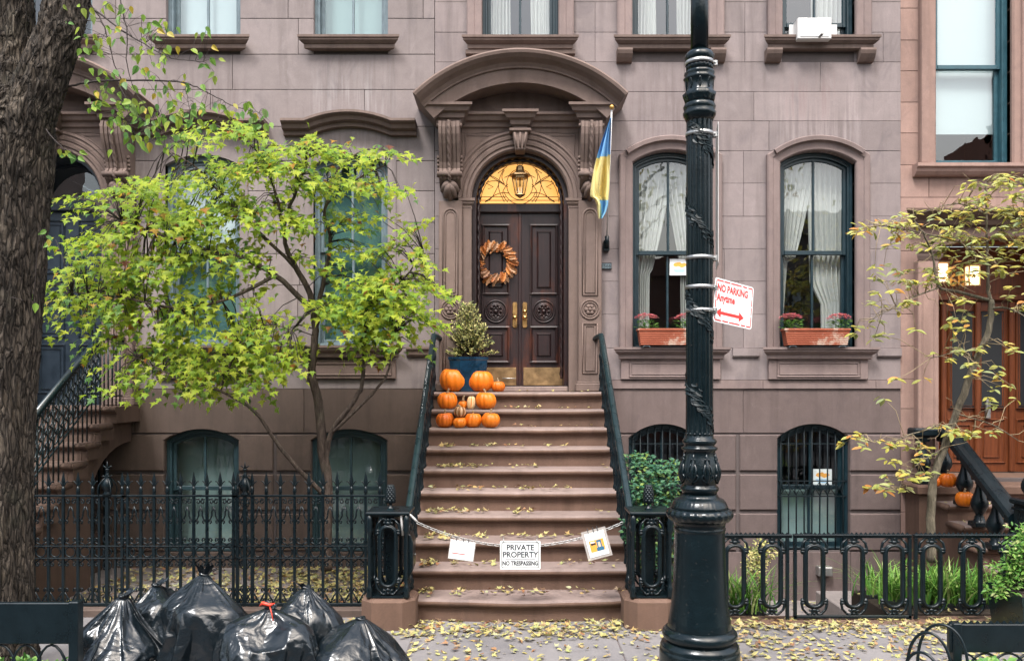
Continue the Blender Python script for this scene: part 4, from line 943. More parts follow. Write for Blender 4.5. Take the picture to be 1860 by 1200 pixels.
for k in range(2, 11):                          # solid flanks below the treads
    yn = Y10-(10-k)*TD
    for s in (-1, 1):
        x0, x1 = sorted((XS+s*(SW-.012), XS+s*(SW-.16))); MB().box(x0, x1, yn+.05, yn+TD+.04 if k < 10 else 9.99, -.6, (k-1)*RZ-.004).build('flank', M['stoneStep'], st)
PED = [(XS-1.107, -1), (XS+1.107, 1)]
for x, s in PED:
    c = .10; h = .228; q = [(x-h+c, 6.87), (x+h-c, 6.87), (x+h, 6.87+c), (x+h, 7.31-c), (x+h-c, 7.31), (x-h+c, 7.31), (x-h, 7.31-c), (x-h, 6.87+c)]
    m_ = MB(); m_.prism_z(q, -.3, .215); m_.prism_z(q, .2152, .255, .022); m_.build('pedestal', M['stoneStep'], st)

# ---- ironwork helpers
def stadium(w_, h, n=10): return [(w_/2*cos(a), h/2-w_/2+w_/2*sin(a)) for a in [pi*i/n for i in range(n+1)]]+[(w_/2*cos(a), -h/2+w_/2+w_/2*sin(a)) for a in [pi+pi*i/n for i in range(n+1)]]
def spiral(c, r0, r1, a0, turns, n=14): return [(c[0]+(r0+(r1-r0)*i/n)*cos(a0+turns*2*pi*i/n), c[1]+(r0+(r1-r0)*i/n)*sin(a0+turns*2*pi*i/n)) for i in range(n+1)]
def oval_mesh(h):                              # cast-iron elongated ring with scrolls above and below, in the xz plane, foot at z = 0
    m_ = MB(); ph = h-.16; zc = h/2
    for dy in (-.008, .008): m_.tube([(x, dy, zc+z) for x, z in stadium(.128, ph)], .0135, 6, True)
    m_.tube([(x, 0, zc+z) for x, z in stadium(.150, ph+.02)], .012, 6, True)
    for sz in (-1, 1):
        for sx in (-1, 1):
            pts = [(sx*.090, zc+sz*(ph/2-.075)), (sx*.098, zc+sz*(ph/2-.03)), (sx*.088, zc+sz*(ph/2+.02)), (sx*.062, zc+sz*(ph/2+.052))]
            sp = [(sx*(.035+.026*cos(t)*(1-.5*t/5)), zc+sz*(ph/2+.045+.026*sin(t)*(1-.5*t/5))) for t in [.2+i*.55 for i in range(10)]]
            m_.tube([(x, 0, z) for x, z in pts+sp], .0105, 6)
            for q in (0, .022): m_.tube([(sx*.068, 0, zc+sz*(ph/2-.055+q)), (sx*.104, 0, zc+sz*(ph/2-.055+q))], .0125, 8)
        m_.ball((0, 0, zc+sz*(ph/2+.028)), .02, 8, 6, (1.2, 1, 1)); m_.ball((0, 0, zc+sz*(ph/2+.058)), .015, 8, 6)
    return m_
def lathe_mesh(name, prof, mat, seg=10): return MB().lathe(prof, (0, 0, 0), seg).mesh(name, mat)
def baluster_prof(h): return [(.011, 0), (.02, .012), (.016, .03), (.011, .045), (.010, .10), (.017, .13), (.020, .16), (.014, .19), (.010, .22), (.010, h*.55), (.015, h*.60), (.021, h*.64), (.016, h*.68), (.010, h*.72), (.010, h-.06), (.017, h-.045), (.012, h-.02), (.012, h)]
bal = [lathe_mesh('baluster', baluster_prof(h), M['iron']) for h in (.60, .70)]
ovN = oval_mesh(.66).mesh('oval_panel', M['iron'])
def newel(root, x, y, z0):
    h = .155
    post = lathe_mesh('corner_post', [(.022, 0), (.03, .02), (.022, .05), (.03, .075), (.017, .10), (.014, .15), (.014, .52), (.02, .55), (.03, .575), (.022, .60), (.03, .63), (.024, .66), (.024, .70)], M['iron'], 8)
    for sx in (-1, 1):
        for sy in (-1, 1): inst('corner_post', post, root, (x+sx*h, y+sy*h, z0))
    for r_ in range(4):
        a = r_*pi/2; inst('oval_panel', ovN, root, (x+h*sin(a), y-h*cos(a), z0+.02), (0, 0, a))
    m_ = MB(); m_.box(x-.165, x+.165, y-.165, y+.165, z0+.685, z0+.70, .004); m_.box(x-.185, x+.185, y-.185, y+.185, z0+.70, z0+.725, .006); m_.box(x-.165, x+.165, y-.165, y+.165, z0+.004, z0+.02)
    m_.box(x-.035, x+.035, y-.035, y+.035, z0+.02, z0+.69); m_.build('newel_cap', M['iron'], root)
    f = MB(); f.lathe([(.035, 0), (.03, .012), (.012, .03), (.012, .045), (.03, .055), (.022, .065)], (x, y, z0+.725), 12)
    for rg in range(8):
        zz = .072+rg*.017; rr_ = .044*math.sqrt(max(.05, 1-((rg-2.0)/6.2)**2))
        for i in range(8): a = 2*pi*(i+.5*(rg % 2))/8; f.ball((x+rr_*.75*cos(a), y+rr_*.75*sin(a), z0+.725+zz), .0155, 6, 4, (1, 1, 1.3))
    f.build('pine_cone_finial', M['iron'], root)
rail_labels = ('black iron stair railing on the left of the pumpkin stoop, lockbox on its newel', 'black iron stair railing on the right of the stoop, overgrown by a shrub')
for i, (px_, s) in enumerate(PED):
    x = XS+s*.985; rl = thing('stair_railing', rail_labels[i], 'railing', (x, 8.4, 0), 'railings of the centre stoop')
    z_at = lambda y: .875+(y-7.28)*.7224
    pts = [(px_, 7.05, .965), (px_-s*.02, 7.16, .93), (x, 7.30, z_at(7.30)), (x, 9.60, z_at(9.6)), (x, 9.72, z_at(9.72)-.01), (x-s*.03, 9.80, z_at(9.72)-.02), (x-s*.08, 9.97, 2.58)]
    m_ = MB(); P_ = [Vector(p) for p in pts]
    prof = [(-.032, -.012), (-.032, .010), (-.02, .026), (.0, .031), (.02, .026), (.032, .010), (.032, -.012), (.018, -.024), (-.018, -.024)]
    v = []; n = len(prof)
    for q, p in enumerate(P_):
        for u, w2 in prof: v.append((p.x+u, p.y, p.z+w2))
    f = [(a*n+j, a*n+(j+1) % n, (a+1)*n+(j+1) % n, (a+1)*n+j) for a in range(len(P_)-1) for j in range(n)]+[list(range(n)), list(range((len(P_)-1)*n, len(P_)*n))]
    m_.add(v, f); m_.build('handrail', M['ironrail'], rl)
    for k in range(2, 11):
        yn = Y10-(10-k)*TD
        for t in (0, 1):
            y = yn+.075+t*.136
            if y > 9.9: continue
            h = z_at(min(y, 9.72))-.02-k*RZ; inst('baluster', bal[0], rl, (x, y, k*RZ), (0, 0, 0), (1, 1, h/.60))
    for k in range(2, 10):                      # scrolls between balusters
        yn = Y10-(10-k)*TD; m_ = MB()
        for zz in (.14, .40):
            for sg in (-1, 1): m_.tube([(x, yn+.143+sg*(.03+.02*cos(t)), k*RZ+zz+.03*t/6+.02*sin(t)) for t in [j*.6 for j in range(11)]], .006, 5)
        m_.build('scrollwork', M['iron'], rl)
    newel(rl, px_, 7.09, .256)

# lockbox on the left newel, its strap
lb = thing('lockbox', 'black metal lockbox strapped to the left stoop newel', 'box', (-.885, 7.05, .33))
q = [(6.98, .52), (7.02, .36), (7.16, .36), (7.20, .44), (7.20, .70), (7.14, .77), (6.98, .74)]
bxp = [(-.915, .37), (-.865, .42), (-.835, .50), (-.835, .72), (-.855, .78), (-.915, .82)]
MB().prism(bxp, 6.96, 7.16, .006).build('box_body', M['iron'], lb)
MB().tube([(-.834, 7.06, .60), (-.822, 7.06, .60)], .008, 8).build('lock', M['steel'], lb)
stp = MB(); stp.tube([(-.92, 6.955, .78), (-.925, 6.94, .88), (-.93, 6.93, .95), (-.905, 6.93, .965), (-.86, 6.95, .955), (-.82, 6.96, .915), (-.80, 6.97, .89)], .011, 6); stp.build('strap', M['plasticw'], lb)

# chain and the three notices
A, B = Vector((-.80, 6.97, .885)), Vector((.935, 6.97, .885)); sag = .20
ch = thing('chain', 'steel chain slung across the foot of the stoop', 'chain', A)
def chain_at(t): return A.lerp(B, t)-Vector((0, 0, sag*4*t*(1-t)))
lk = MB(); lk.tube([(x, 0, z) for x, z in [(a[1], a[0]) for a in stadium(.020, .043, 5)]], .0032, 5, True); lkm = lk.mesh('link', M['steel'])
N = 58
for i in range(N):
    p, q = chain_at(i/N), chain_at((i+1)/N); c = (p+q)/2; d = q-p
    o = inst('link', lkm, ch, c, (0, 0, 0), (1, 1, 1)); o.rotation_mode = 'QUATERNION'
    o.rotation_quaternion = Matrix.Rotation(-math.atan2(d.z, d.x), 4, 'Y').to_quaternion() @ Matrix.Rotation((.5 if i % 2 else -.9), 4, 'X').to_quaternion()
ps = thing('notice_sign', 'white PRIVATE PROPERTY NO TRESPASSING sign on the chain', 'sign', (PX(945, 6.95), 6.945, .74))
cx_, cz_ = PX(945, 6.95), PZ(1007, 6.95); yw = 6.94; hw_, hh = .170, .120
def rrect(w_, h, r, n=4):
    p = []
    for sx, sz, a0 in ((1, -1, -pi/2), (1, 1, 0), (-1, 1, pi/2), (-1, -1, pi)):
        for i in range(n+1): a = a0+pi/2*i/n; p.append((sx*(w_-r)+r*cos(a), sz*(h-r)+r*sin(a)))
    return p
MB().prism([(cx_+x, cz_+z) for x, z in rrect(hw_, hh, .012)], yw, yw+.004).build('sign_plate', M['white'], ps)
b = MB(); o1 = rrect(hw_-.012, hh-.012, .012); o2 = rrect(hw_-.017, hh-.017, .010); n = len(o1)
b.add([(cx_+x, yw-.0012, cz_+z) for x, z in o1+o2], [(i, (i+1) % n, n+(i+1) % n, n+i) for i in range(n)]); b.build('border', M['ink'], ps)
put_text('PRIVATE', .066, M['ink'], ps, (cx_, yw-.0015, cz_+.042), bold=.0016, sx=.95)
put_text('PROPERTY', .066, M['ink'], ps, (cx_, yw-.0015, cz_-.018), bold=.0016, sx=.95)
put_text('NO TRESPASSING', .050, M['ink'], ps, (cx_, yw-.0015, cz_-.085), bold=.0020, sx=.76)
MB().add([(cx_-.125, yw-.0012, cz_-.036), (cx_+.125, yw-.0012, cz_-.036), (cx_+.125, yw-.0012, cz_-.032), (cx_-.125, yw-.0012, cz_-.032)], [(0, 1, 2, 3)]).build('rule', M['ink'], ps)
hk = MB()
for s in (-1, 1): hk.tube([(cx_+s*.14, yw-.004, cz_+.105), (cx_+s*.14, yw-.008, cz_+.125), (cx_+s*.142, 6.97, cz_+.145)], .004, 5)
hk.build('hook', M['steel'], ps)
def notice(name, label, px_, py_, w_, h, ang, border, contents):
    c = P(px_, py_, 6.93); t = thing(name, label, 'notice', c); t.rotation_euler = (0, ang, 0)
    L = lambda pts, y: [(c.x+x, c.y+y, c.z+z) for x, z in pts]
    R4 = lambda x0, x1, z0, z1: [(x0, z0), (x1, z0), (x1, z1), (x0, z1)]
    MB().prism([(c.x+x, c.z+z) for x, z in R4(-w_/2-border, w_/2+border, -h/2-border, h/2+border)], c.y+.002, c.y+.0035).build('plastic_sleeve', M['sleeve'], t)
    MB().prism([(c.x+x, c.z+z) for x, z in R4(-w_/2, w_/2, -h/2, h/2)], c.y, c.y+.0019).build('sheet', M['paper'], t)
    for i, (x0, x1, z0, z1, m_) in enumerate(contents): MB().add(L(R4(x0, x1, z0, z1), -.0008-.0004*i/10), [(0, 1, 2, 3)]).build('print', M[m_], t)
    cl = MB()
    for x in (-w_*.28, 0.0, w_*.22): cl.tube([(c.x+x, c.y-.002, c.z+h/2-.005), (c.x+x, c.y, c.z+h/2+border+.02)], .003, 5)
    cl.build('tie', M['ink'], t); return t
sl_ = NT('clear_plastic'); sl_.col((.62, .58, .55)); sl_.set(Roughness=.15, Alpha=.45); M['sleeve'] = sl_.m
notice('paper_notice', 'laminated typed notice with a red line, left of the private property sign', 839, 999, .205, .155, rad(8), .006,
       [(-.05, .05, .045, .049, 'greyink'), (-.08, .0, .022, .025, 'greyink'), (-.08, .085, .012, .015, 'greyink'), (-.08, .07, -.012, -.009, 'greyink'), (-.08, .03, -.034, -.027, 'red'), (-.08, -.073, -.034, -.026, 'ink'), (-.07, .06, -.048, -.046, 'greyink')])
notice('paper_notice', 'tilted sleeved notice with an orange picture, right of the private property sign', 1084, 987, .165, .205, rad(-15), .022,
       [(-.055, .06, .058, .060, 'greyink'), (-.045, .05, .047, .049, 'greyink'), (-.062, .062, -.062, .036, 'orangeprint'), (.0, .04, -.04, .03, 'tealprint'), (.010, .030, -.03, .012, 'pinkprint'), (-.05, -.008, -.004, .012, 'ink'), (-.01, .052, -.061, -.032, 'tealprint'), (-.05, -.015, .014, .026, 'paper')])

# ================================================================ left neighbour's stoop
ls = thing('stoop', 'brown stone stoop behind the big trunk, with an arched opening in its flank', 'stoop', (-5.5, 9, 0))
xr = -4.60; r2, t2 = .187, .285
LAND = 9.36
for k in range(9):                              # landing and steps towards the street; rounded ends overhang the flank
    z = 1.80-k*r2; yn = LAND-k*t2
    step_mesh(-6.6, xr+(.06 if k else .10), yn, (yn+t2+.06) if k else 10.0, z-r2+.0, z).build('step', [M['stoneStepL'], M['stoneStepL']], ls)
    if 0 < k: MB().tube([(xr+.05, yn+.01, z-.035), (xr+.05, yn+t2, z-.035)], .036, 8).build('nosing_return', M['stoneStepL'], ls)
flank = [(LAND+.03, 1.80-r2)]
for k in range(1, 9): flank += [(LAND-(k-1)*t2+.03, 1.80-k*r2-.012), (LAND-k*t2+.05, 1.80-k*r2-.012)]
yend = LAND-8*t2+.05
fl = [(9.99, 1.80-r2), (LAND+.03, 1.80-r2)]
for k in range(1, 9): fl += [(LAND-(k-1)*t2+.03, 1.80-k*r2-.012), (LAND-k*t2+.05, 1.80-k*r2-.012)]
fl += [(yend, -.17), (9.02, -.17), (9.02, .75)]+[(9.02+.95*(1-cos(a)), .75+.62*sin(a)) for a in [pi/2*i/8 for i in range(1, 9)]]+[(9.99, 1.37)]
MB().prism_x(fl, xr-.30, xr-.005).build('flank', M['stoneStepL'], ls)
MB().box(-6.5, xr-.31, 7.2, 9.9, -.17, .3).build('core', M['stoneStepL'], ls)
gd = MB()
for i in range(7): gd.box(xr-.28+i*.0, xr-.26, 9.08+i*.13, 9.095+i*.13, -.16, 1.2)
gd.box(xr-.5, xr-.48, 9.0, 9.98, -.16, 1.3); gd.build('under_stoop_door', M['iron'], ls)
lr = thing('stair_railing', 'blue-black lacy iron stair railing beside the big tree trunk', 'railing', (xr-.05, 8.6, 1.0))
zl = lambda y: 2.56-(9.30-y)*r2/t2
xw = xr-.06
m_ = MB(); m_.tube([(xw, 7.2, zl(7.2)), (xw, 9.25, zl(9.25)), (xw, 9.34, 2.585), (xw, 9.5, 2.60), (xw, 9.97, 2.60)], .038, 10); m_.build('handrail', M['ironrail'], lr)
y = 7.25; i = 0
while y < 9.95:
    zt = zl(y) if y < 9.3 else 2.6; k = max(0, math.ceil((LAND-y)/t2)); zb = 1.80-k*r2; h = zt-zb-.02
    MB().tube([(xw, y, zb), (xw, y, zt-.01)], .009, 6).build('baluster', M['ironrail'], lr)
    if y < 9.25:
        m_ = MB()
        for q in range(4):
            zz = zt-.09-q*.125; m_.tube([(xw, y+.0475+.036*cos(a), zz+.05*sin(a)+.030*cos(a)) for a in [2*pi*j/12 for j in range(12)]], .0075, 5, True)
            m_.ball((xw, y+.0475, zz+.063), .013, 6, 4)
        m_.build('scrollwork', M['ironrail'], lr)
    y += .095
m_ = MB(); m_.tube([(xw, 7.2, zl(7.2)-.60), (xw, 9.25, zl(9.25)-.60)], .010, 6); m_.tube([(xw, 9.3, 1.92), (xw, 9.97, 1.92)], .010, 6); m_.build('lower_rail', M['ironrail'], lr)

# ================================================================ right neighbour's stoop and balustrade
rs = thing('stoop', 'low brown stone stoop with rounded treads below the red door', 'stoop', (6.3, 9.2, 0))
xq = PX(1640); zl0, r3, t3 = .90, .185, .30
land = [(xq, 10.0), (xq, 9.62), (8.0, 9.62), (8.0, 10.0)][::-1]
m_ = MB(); m_.prism_z([(xq+.03, 9.66), (8.0, 9.66), (8.0, 10.0), (xq+.03, 10.0)], -.56, zl0-.12); m_.prism_z([(xq-.02, 9.6), (8.0, 9.6), (8.0, 10.0), (xq-.02, 10.0)], zl0-.118, zl0-.02, .02); m_.build('landing', M['stoneStep'], rs)
XB = 5.10
for k in range(1, 6):
    yn = 9.62-k*t3; z = zl0-.02-k*r3
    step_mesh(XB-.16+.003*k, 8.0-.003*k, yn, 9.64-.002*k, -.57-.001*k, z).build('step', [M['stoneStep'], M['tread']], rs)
    MB().tube([(XB-.16, yn+.02, z-.035), (XB-.16, yn+t3+.03, z-.035)], .037, 8).build('nosing_return', M['stoneStep'], rs)
bl_ = thing('balustrade', 'black stone-like balustrade with urn balusters, sloping rail and ball newel', 'balustrade', (XB, 9.2, .8))
urn = [(.075, 0), (.075, .05), (.055, .055), (.06, .075), (.045, .085), (.05, .105), (.035, .12), (.06, .16), (.088, .215), (.092, .25), (.078, .30), (.048, .37), (.034, .43), (.034, .46), (.048, .47), (.036, .485), (.036, .50), (.06, .51), (.06, .56)]
um = MB(); um.lathe(urn, (0, 0, 0), 18); um.box(-.085, .085, -.085, .085, -.001, .052, .006); um.box(-.06, .06, -.06, .06, .50, .60, .004); um = um.mesh('urn_baluster', M['iron'])
for k in range(0, 5):
    inst('urn_baluster', um, bl_, (XB, 9.62-k*t3-.01-(.0 if k else -.14), zl0-.02-k*r3+.0))
for x in (4.86,): inst('urn_baluster', um, bl_, (x, 9.78, zl0-.02))
def railbar(pts, m_):
    prof = [(-.10, -.05), (-.10, .02), (-.075, .05), (-.03, .072), (.03, .072), (.075, .05), (.10, .02), (.10, -.05)]
    v = []; n = len(prof)
    for p in pts:
        for u, w2 in prof: v.append((p[0]+u, p[1], p[2]+w2))
    m_.add(v, [(a*n+j, a*n+(j+1) % n, (a+1)*n+(j+1) % n, (a+1)*n+j) for a in range(len(pts)-1) for j in range(n)]+[list(range(n)), list(range((len(pts)-1)*n, len(pts)*n))])
m_ = MB(); railbar([(XB, 9.70, 1.50), (XB, 9.62, 1.485), (XB, 9.50, 1.42), (XB, 8.32, 1.42-1.18*r3/t3)], m_); m_.box(4.72, 5.10, 9.68, 9.88, 1.44, 1.54, .02); m_.build('handrail', M['iron'], bl_)
nx, ny = XB+.06, 8.16
m_ = MB(); m_.box(nx-.13, nx+.13, ny-.13, ny+.13, -.03, .86, .01); m_.box(nx-.16, nx+.16, ny-.16, ny+.16, .86, .92, .015); m_.box(nx-.145, nx+.145, ny-.145, ny+.145, .80, .83, .008)
for s in (-1, 1): m_.box(nx+s*.07-.03, nx+s*.07+.03, ny-.14, ny-.12, .1, .74, .01)
m_.build('newel_post', M['iron'], bl_); m_ = MB(); m_.lathe([(.07, .92), (.04, .935), (.05, .945)], (nx, ny, 0), 14); m_.ball((nx, ny, 1.045), .115, 20, 14); m_.build('ball_finial', M['iron'], bl_)
# ================================================================ left spear fence
YL = 7.6; sp = .1266
def picket_mesh():
    m_ = MB(); m_.box(-.0112, .0112, -.0112, .0112, 0, 1.07)
    m_.lathe([(.016, 1.055), (.02, 1.065), (.014, 1.078), (.019, 1.09), (.012, 1.10), (.010, 1.115)], (0, 0, 0), 8)
    m_.add([(-.014, 0, 1.13), (0, -.007, 1.13), (.014, 0, 1.13), (0, .007, 1.13), (-.019, 0, 1.165), (0, -.009, 1.165), (.019, 0, 1.165), (0, .009, 1.165), (0, 0, 1.255), (0, 0, 1.095)],
           [(0, 1, 5, 4), (1, 2, 6, 5), (2, 3, 7, 6), (3, 0, 4, 7), (4, 5, 8), (5, 6, 8), (6, 7, 8), (7, 4, 8), (1, 0, 9), (2, 1, 9), (3, 2, 9), (0, 3, 9)])
    for s in (-1, 1): m_.tube([(s*.006, 0, 1.115), (s*.016, 0, 1.135), (s*.03, 0, 1.155), (s*.042, 0, 1.162), (s*.046, 0, 1.152)], [.007, .0065, .006, .005, .002], 5)
    return m_.mesh('picket', M['iron'])
pk = picket_mesh()
def scroll_bay():                              # scrollwork that hangs on each picket, x from -sp/2 to sp/2
    m_ = MB(); a = sp/2
    def sc(c, r, a0, t, sg=1): return [(x, 0, z) for x, z in [(c[0]+sg*(q[0]-c[0]), q[1]) for q in spiral(c, r, r*.35, a0, t)]]
    for s in (-1, 1):
        m_.tube([(s*(a-.012), 0, 1.0), (s*(a-.045), 0, .99)]+sc((s*.038, .972), .020, pi/2, -.9, s), .0072, 5)
        m_.tube(sc((s*.026, .79), .017, -pi*.5, .85, s)+[], .0072, 5); m_.tube([(s*.008, 0, .795), (s*.03, 0, .81), (s*.045, 0, .845), (s*.045, 0, .88), (s*a, 0, .93)], .0072, 5)
        m_.tube(sc((s*.030, .625), .018, -pi*.4, .9, s), .0072, 5); m_.tube([(s*.01, 0, .60), (s*.04, 0, .59), (s*a, 0, .572)], .0072, 5)
        m_.tube(sc((s*.030, .395), .018, pi*.4, -.9, s), .0072, 5); m_.tube([(s*.01, 0, .41), (s*.04, 0, .43), (s*a, 0, .45)], .0072, 5)
        m_.tube(sc((s*.028, .165), .018, -pi*.4, .9, s), .0072, 5); m_.tube([(s*.008, 0, .15), (s*.03, 0, .11), (s*.055, 0, .07), (s*a, 0, .035)], .0072, 5)
        m_.tube(sc((s*.030, .075), .016, pi*.5, -.9, s), .0068, 5)
    m_.tube([(a+.046*cos(t), 0, .51+.046*sin(t)) for t in [2*pi*i/16 for i in range(16)]], .0075, 5, True)
    for z in (.795, .61, .40, .16): m_.box(-.017, .017, -.013, .013, z-.006, z+.006)
    return m_.mesh('scrollwork', M['iron'])
sb = scroll_bay()
def fence_finial(root, x, z0=1.03):
    f = MB(); f.lathe([(.03, 0), (.04, .015), (.022, .03), (.03, .045), (.045, .08), (.05, .10), (.035, .14), (.018, .165), (.022, .18), (.012, .20), (.012, .23), (.02, .24), (.009, .25)], (x, YL, z0), 12, True, lambda a, z: 1+.12*cos(5*a))
    for i in range(4):
        a = pi/4+i*pi/2; f.tube([(x+r_*cos(a), YL+r_*sin(a), z0+z) for r_, z in ((.075, .0), (.085, .05), (.075, .10), (.04, .145), (.02, .165), (.035, .185), (.045, .175))], .006, 5)
    f.tube([(x, YL, z0+.24), (x, YL, z0+.315)], [.011, .002], 6)
    for s in (-1, 1): f.tube([(x, YL, z0+.245), (x+s*.02, YL, z0+.262), (x+s*.036, YL, z0+.272), (x+s*.042, YL, z0+.262)], [.006, .006, .005, .002], 5)
    f.build('post_finial', M['iron'], root)
def spear_fence(label, x0, x1, posts, gate=False):
    f = thing('iron_gate' if gate else 'iron_fence', label, 'gate' if gate else 'fence', ((x0+x1)/2, YL, 0), 'spear-topped ironwork of the left areaway')
    n = round((x1-x0)/sp); 
    for i in range(n+1):
        x = x0+(x1-x0)*i/n
        if any(abs(x-p) < .05 for p in posts): continue
        inst('picket', pk, f, (x, YL, 0)); inst('scrollwork', sb, f, (x, YL+.001, 0))
    for z, h in ((1.027, .009), (.565, .006), (.454, .006), (.03, .012)):
        MB().box(x0-.05, x1+.05, YL-.017, YL+.017, z-h, z+h, .002).build('rail', M['iron'], f)
    for p in posts:
        MB().box(p-.016, p+.016, YL-.016, YL+.016, -.1, 1.03, .003).build('post', M['iron'], f)
        for s in (-1, 1): MB().box(p+s*.075-.009, p+s*.075+.009, YL-.009, YL+.009, 0, 1.03).build('post_bar', M['iron'], f)
        m_ = MB()
        for z in (.96, .80, .63, .51, .39, .17, .08): m_.tube([(p+.04*cos(t), YL, z+.04*sin(t)) for t in [2*pi*i/12 for i in range(12)]], .006, 5, True)
        m_.build('post_rings', M['iron'], f); fence_finial(f, p)
    return f
g0, g1 = PX(195, YL), PX(445, YL)
spear_fence('spear-topped iron fence section between the big trunk and the first finial post', PX(35, YL), PX(222, YL), [g0])
spear_fence('spear-topped iron gate section behind the two tallest trash bags', PX(232, YL), PX(424, YL), [], True)
spear_fence('spear-topped iron fence section between the maple trunk and the stoop newel', PX(432, YL), PX(690, YL), [g1])
ck = MB().box(-8, -1.25, 7.48, 7.74, -.2, .012, .01).build('fence_kerb', M['stoneBaseL']); ck['kind'] = 'structure'

# ================================================================ right low fence with oval rings
YR = 7.16; ovR = oval_mesh(.70).mesh('oval_panel', M['iron'])
ck = MB().box(1.42, 8, 7.05, 7.285, -.6, .014, .01).build('fence_kerb', M['stoneStep']); ck['kind'] = 'structure'
def oval_fence(label, xs, x0, x1, posts, gate=False):
    f = thing('iron_gate' if gate else 'iron_fence', label, 'gate' if gate else 'fence', ((x0+x1)/2, YR, 0), 'low ironwork with oval rings on the right')
    for px_ in xs: inst('oval_panel', ovR, f, (PX(px_, YR), YR, .045), (0, 0, 0), (1.13, 1, .985))
    m_ = MB(); m_.box(x0, x1, YR-.022, YR+.022, .738, .752, .003); m_.box(x0, x1, YR-.012, YR+.012, .722, .738); m_.build('top_rail', M['iron'], f)
    m_ = MB(); x = x0+.01
    while x < x1-.02: m_.add([(x, YR-.004, .752), (x+.034, YR-.004, .752), (x+.017, YR, .772), (x, YR+.004, .752), (x+.034, YR+.004, .752)], [(0, 1, 2), (4, 3, 2), (3, 0, 2), (1, 4, 2)]); x += .04
    m_.build('crest', M['iron'], f)
    if gate: MB().box(x0, x1, YR-.014, YR+.014, .028, .052, .003).build('bottom_rail', M['iron'], f)
    for p in posts: MB().box(PX(p, YR)-.014, PX(p, YR)+.014, YR-.014, YR+.014, .014, .722, .003).build('post', M['iron'], f)
    return f
oval_fence('low black iron fence with two oval rings right behind the lamp post', (1335, 1402), PX(1290, YR), PX(1438, YR), (1430,))
oval_fence('low black iron gate with three oval rings below the basement window', (1479, 1551, 1624), PX(1441, YR), PX(1655, YR), (1444, 1652), True)
oval_fence('low black iron fence with oval rings in front of the strap-leaved plants', (1692, 1765, 1838, 1911), PX(1659, YR), PX(1960, YR), (1663,))

# ================================================================ lamp post
LX, LY = PX(1270.5, 5.3), 5.3; s5 = 1500/5.3
lp = thing('lamp_post', 'tall black fluted cast-iron lamp post wound with a vine, at the kerb', 'lamp post', (LX, LY, 0))
def lz(py): return PZ(py, LY)
def lprof(pts): return [(r/s5, lz(y)) for r, y in pts]
m_ = MB(); m_.lathe([(.26, -.02), (.26, .05)]+lprof([(72, 1198), (72, 1182), (71, 1176), (69.5, 1174), (70.5, 1171), (68, 1166), (62, 1161), (59, 1159)]), (LX, LY, 0), 48)
m_.lathe(lprof([(58, 1162), (64, 1158), (67, 1151), (66, 1144), (61, 1139), (57, 1137)]), (LX, LY, 0), 64, True, lambda a, z: 1+.012*sin(14*a+60*z)*sin(9*a))
m_.build('base', M['lampiron'], lp)
MB().lathe(lprof([(57, 1139), (57.5, 1136), (55, 1122), (51, 1098), (48, 1070), (46.5, 1035), (45.5, 1000), (45, 965), (45, 962), (46.5, 960), (46.5, 957), (45, 955), (47, 947), (52, 942)]), (LX, LY, 0), 48).build('pedestal', M['lampiron'], lp)
MB().lathe(lprof([(52, 944), (57, 938), (59.5, 932), (57, 925), (52, 922)]), (LX, LY, 0), 120, True, lambda a, z: 1+.022*sin(26*a+40*z)).build('gadroon_ring', M['lampiron'], lp)
MB().lathe(lprof([(51, 923), (49, 917), (46, 910), (42, 905), (36, 903), (33, 900), (31, 896)]), (LX, LY, 0), 120, True, lambda a, z: 1+.018*abs(sin(20*a))).build('leaf_collar', M['lampiron'], lp)
m_ = MB(); m_.lathe(lprof([(30, 900), (31, 892), (34, 889), (34.5, 885), (32, 881), (29, 879), (31, 876), (34.5, 868), (35.5, 858), (34, 846), (30.5, 832), (27.5, 822), (28, 818), (32, 815), (32.5, 812), (28, 810), (26, 808), (29, 805), (31, 801), (29, 797), (25.5, 795), (24.5, 790)]), (LX, LY, 0), 64, True, lambda a, z: 1+.006*sin(30*a)); m_.build('vase', M['lampiron'], lp)
m_ = MB()
for i in range(8):                              # acanthus leaves in relief on the vase
    a0 = 2*pi*i/8+.2
    for j, (da, y0, y1, w_) in enumerate(((0, 876, 822, 4.2), (.20, 872, 838, 3), (-.20, 872, 838, 3), (.30, 874, 856, 2.4), (-.30, 874, 856, 2.4))):
        pts = []
        for t in [q/8 for q in range(9)]:
            y = y0+(y1-y0)*t; rr_ = 31+4.6*math.exp(-((y-858)/16)**2)-2.4*(1 if y < 840 else 0)*t; a = a0+da*sin(t*pi*.9)*(1 if j else 0)
            pts.append((LX+(rr_/s5+.002)*cos(a), LY+(rr_/s5+.002)*sin(a), lz(y)))
        m_.tube(pts, [w_/s5*(.35+.65*sin(pi*(.12+.8*q/8))) for q in range(9)], 6)
    for sgn in (-1, 1):
        for t in (.25, .5, .72):
            y = 876-54*t; rr_ = 33+3*math.exp(-((y-858)/16)**2)-2*t
            m_.tube([(LX+rr_/s5*cos(a0+sgn*u*.16), LY+rr_/s5*sin(a0+sgn*u*.16), lz(y-10*sin(u*2.6)+6*u)) for u in [q/5 for q in range(1, 7)]], [.004, .0045, .0045, .004, .003, .002], 5)
m_.build('acanthus', M['lampiron'], lp)
def flute(a, z): c_ = cos(a*16); return 1-.115*max(0, c_)**.6 if c_ > 0 else 1
zz = [792, 788, 786]+list(range(780, 226, -30))+[226, 222, 218]
pr = [(24.5-1.2*(792-y)/570, y) for y in zz]
def flute2(a, z): return flute(a, z) if lz(785) < z < lz(224) else 1
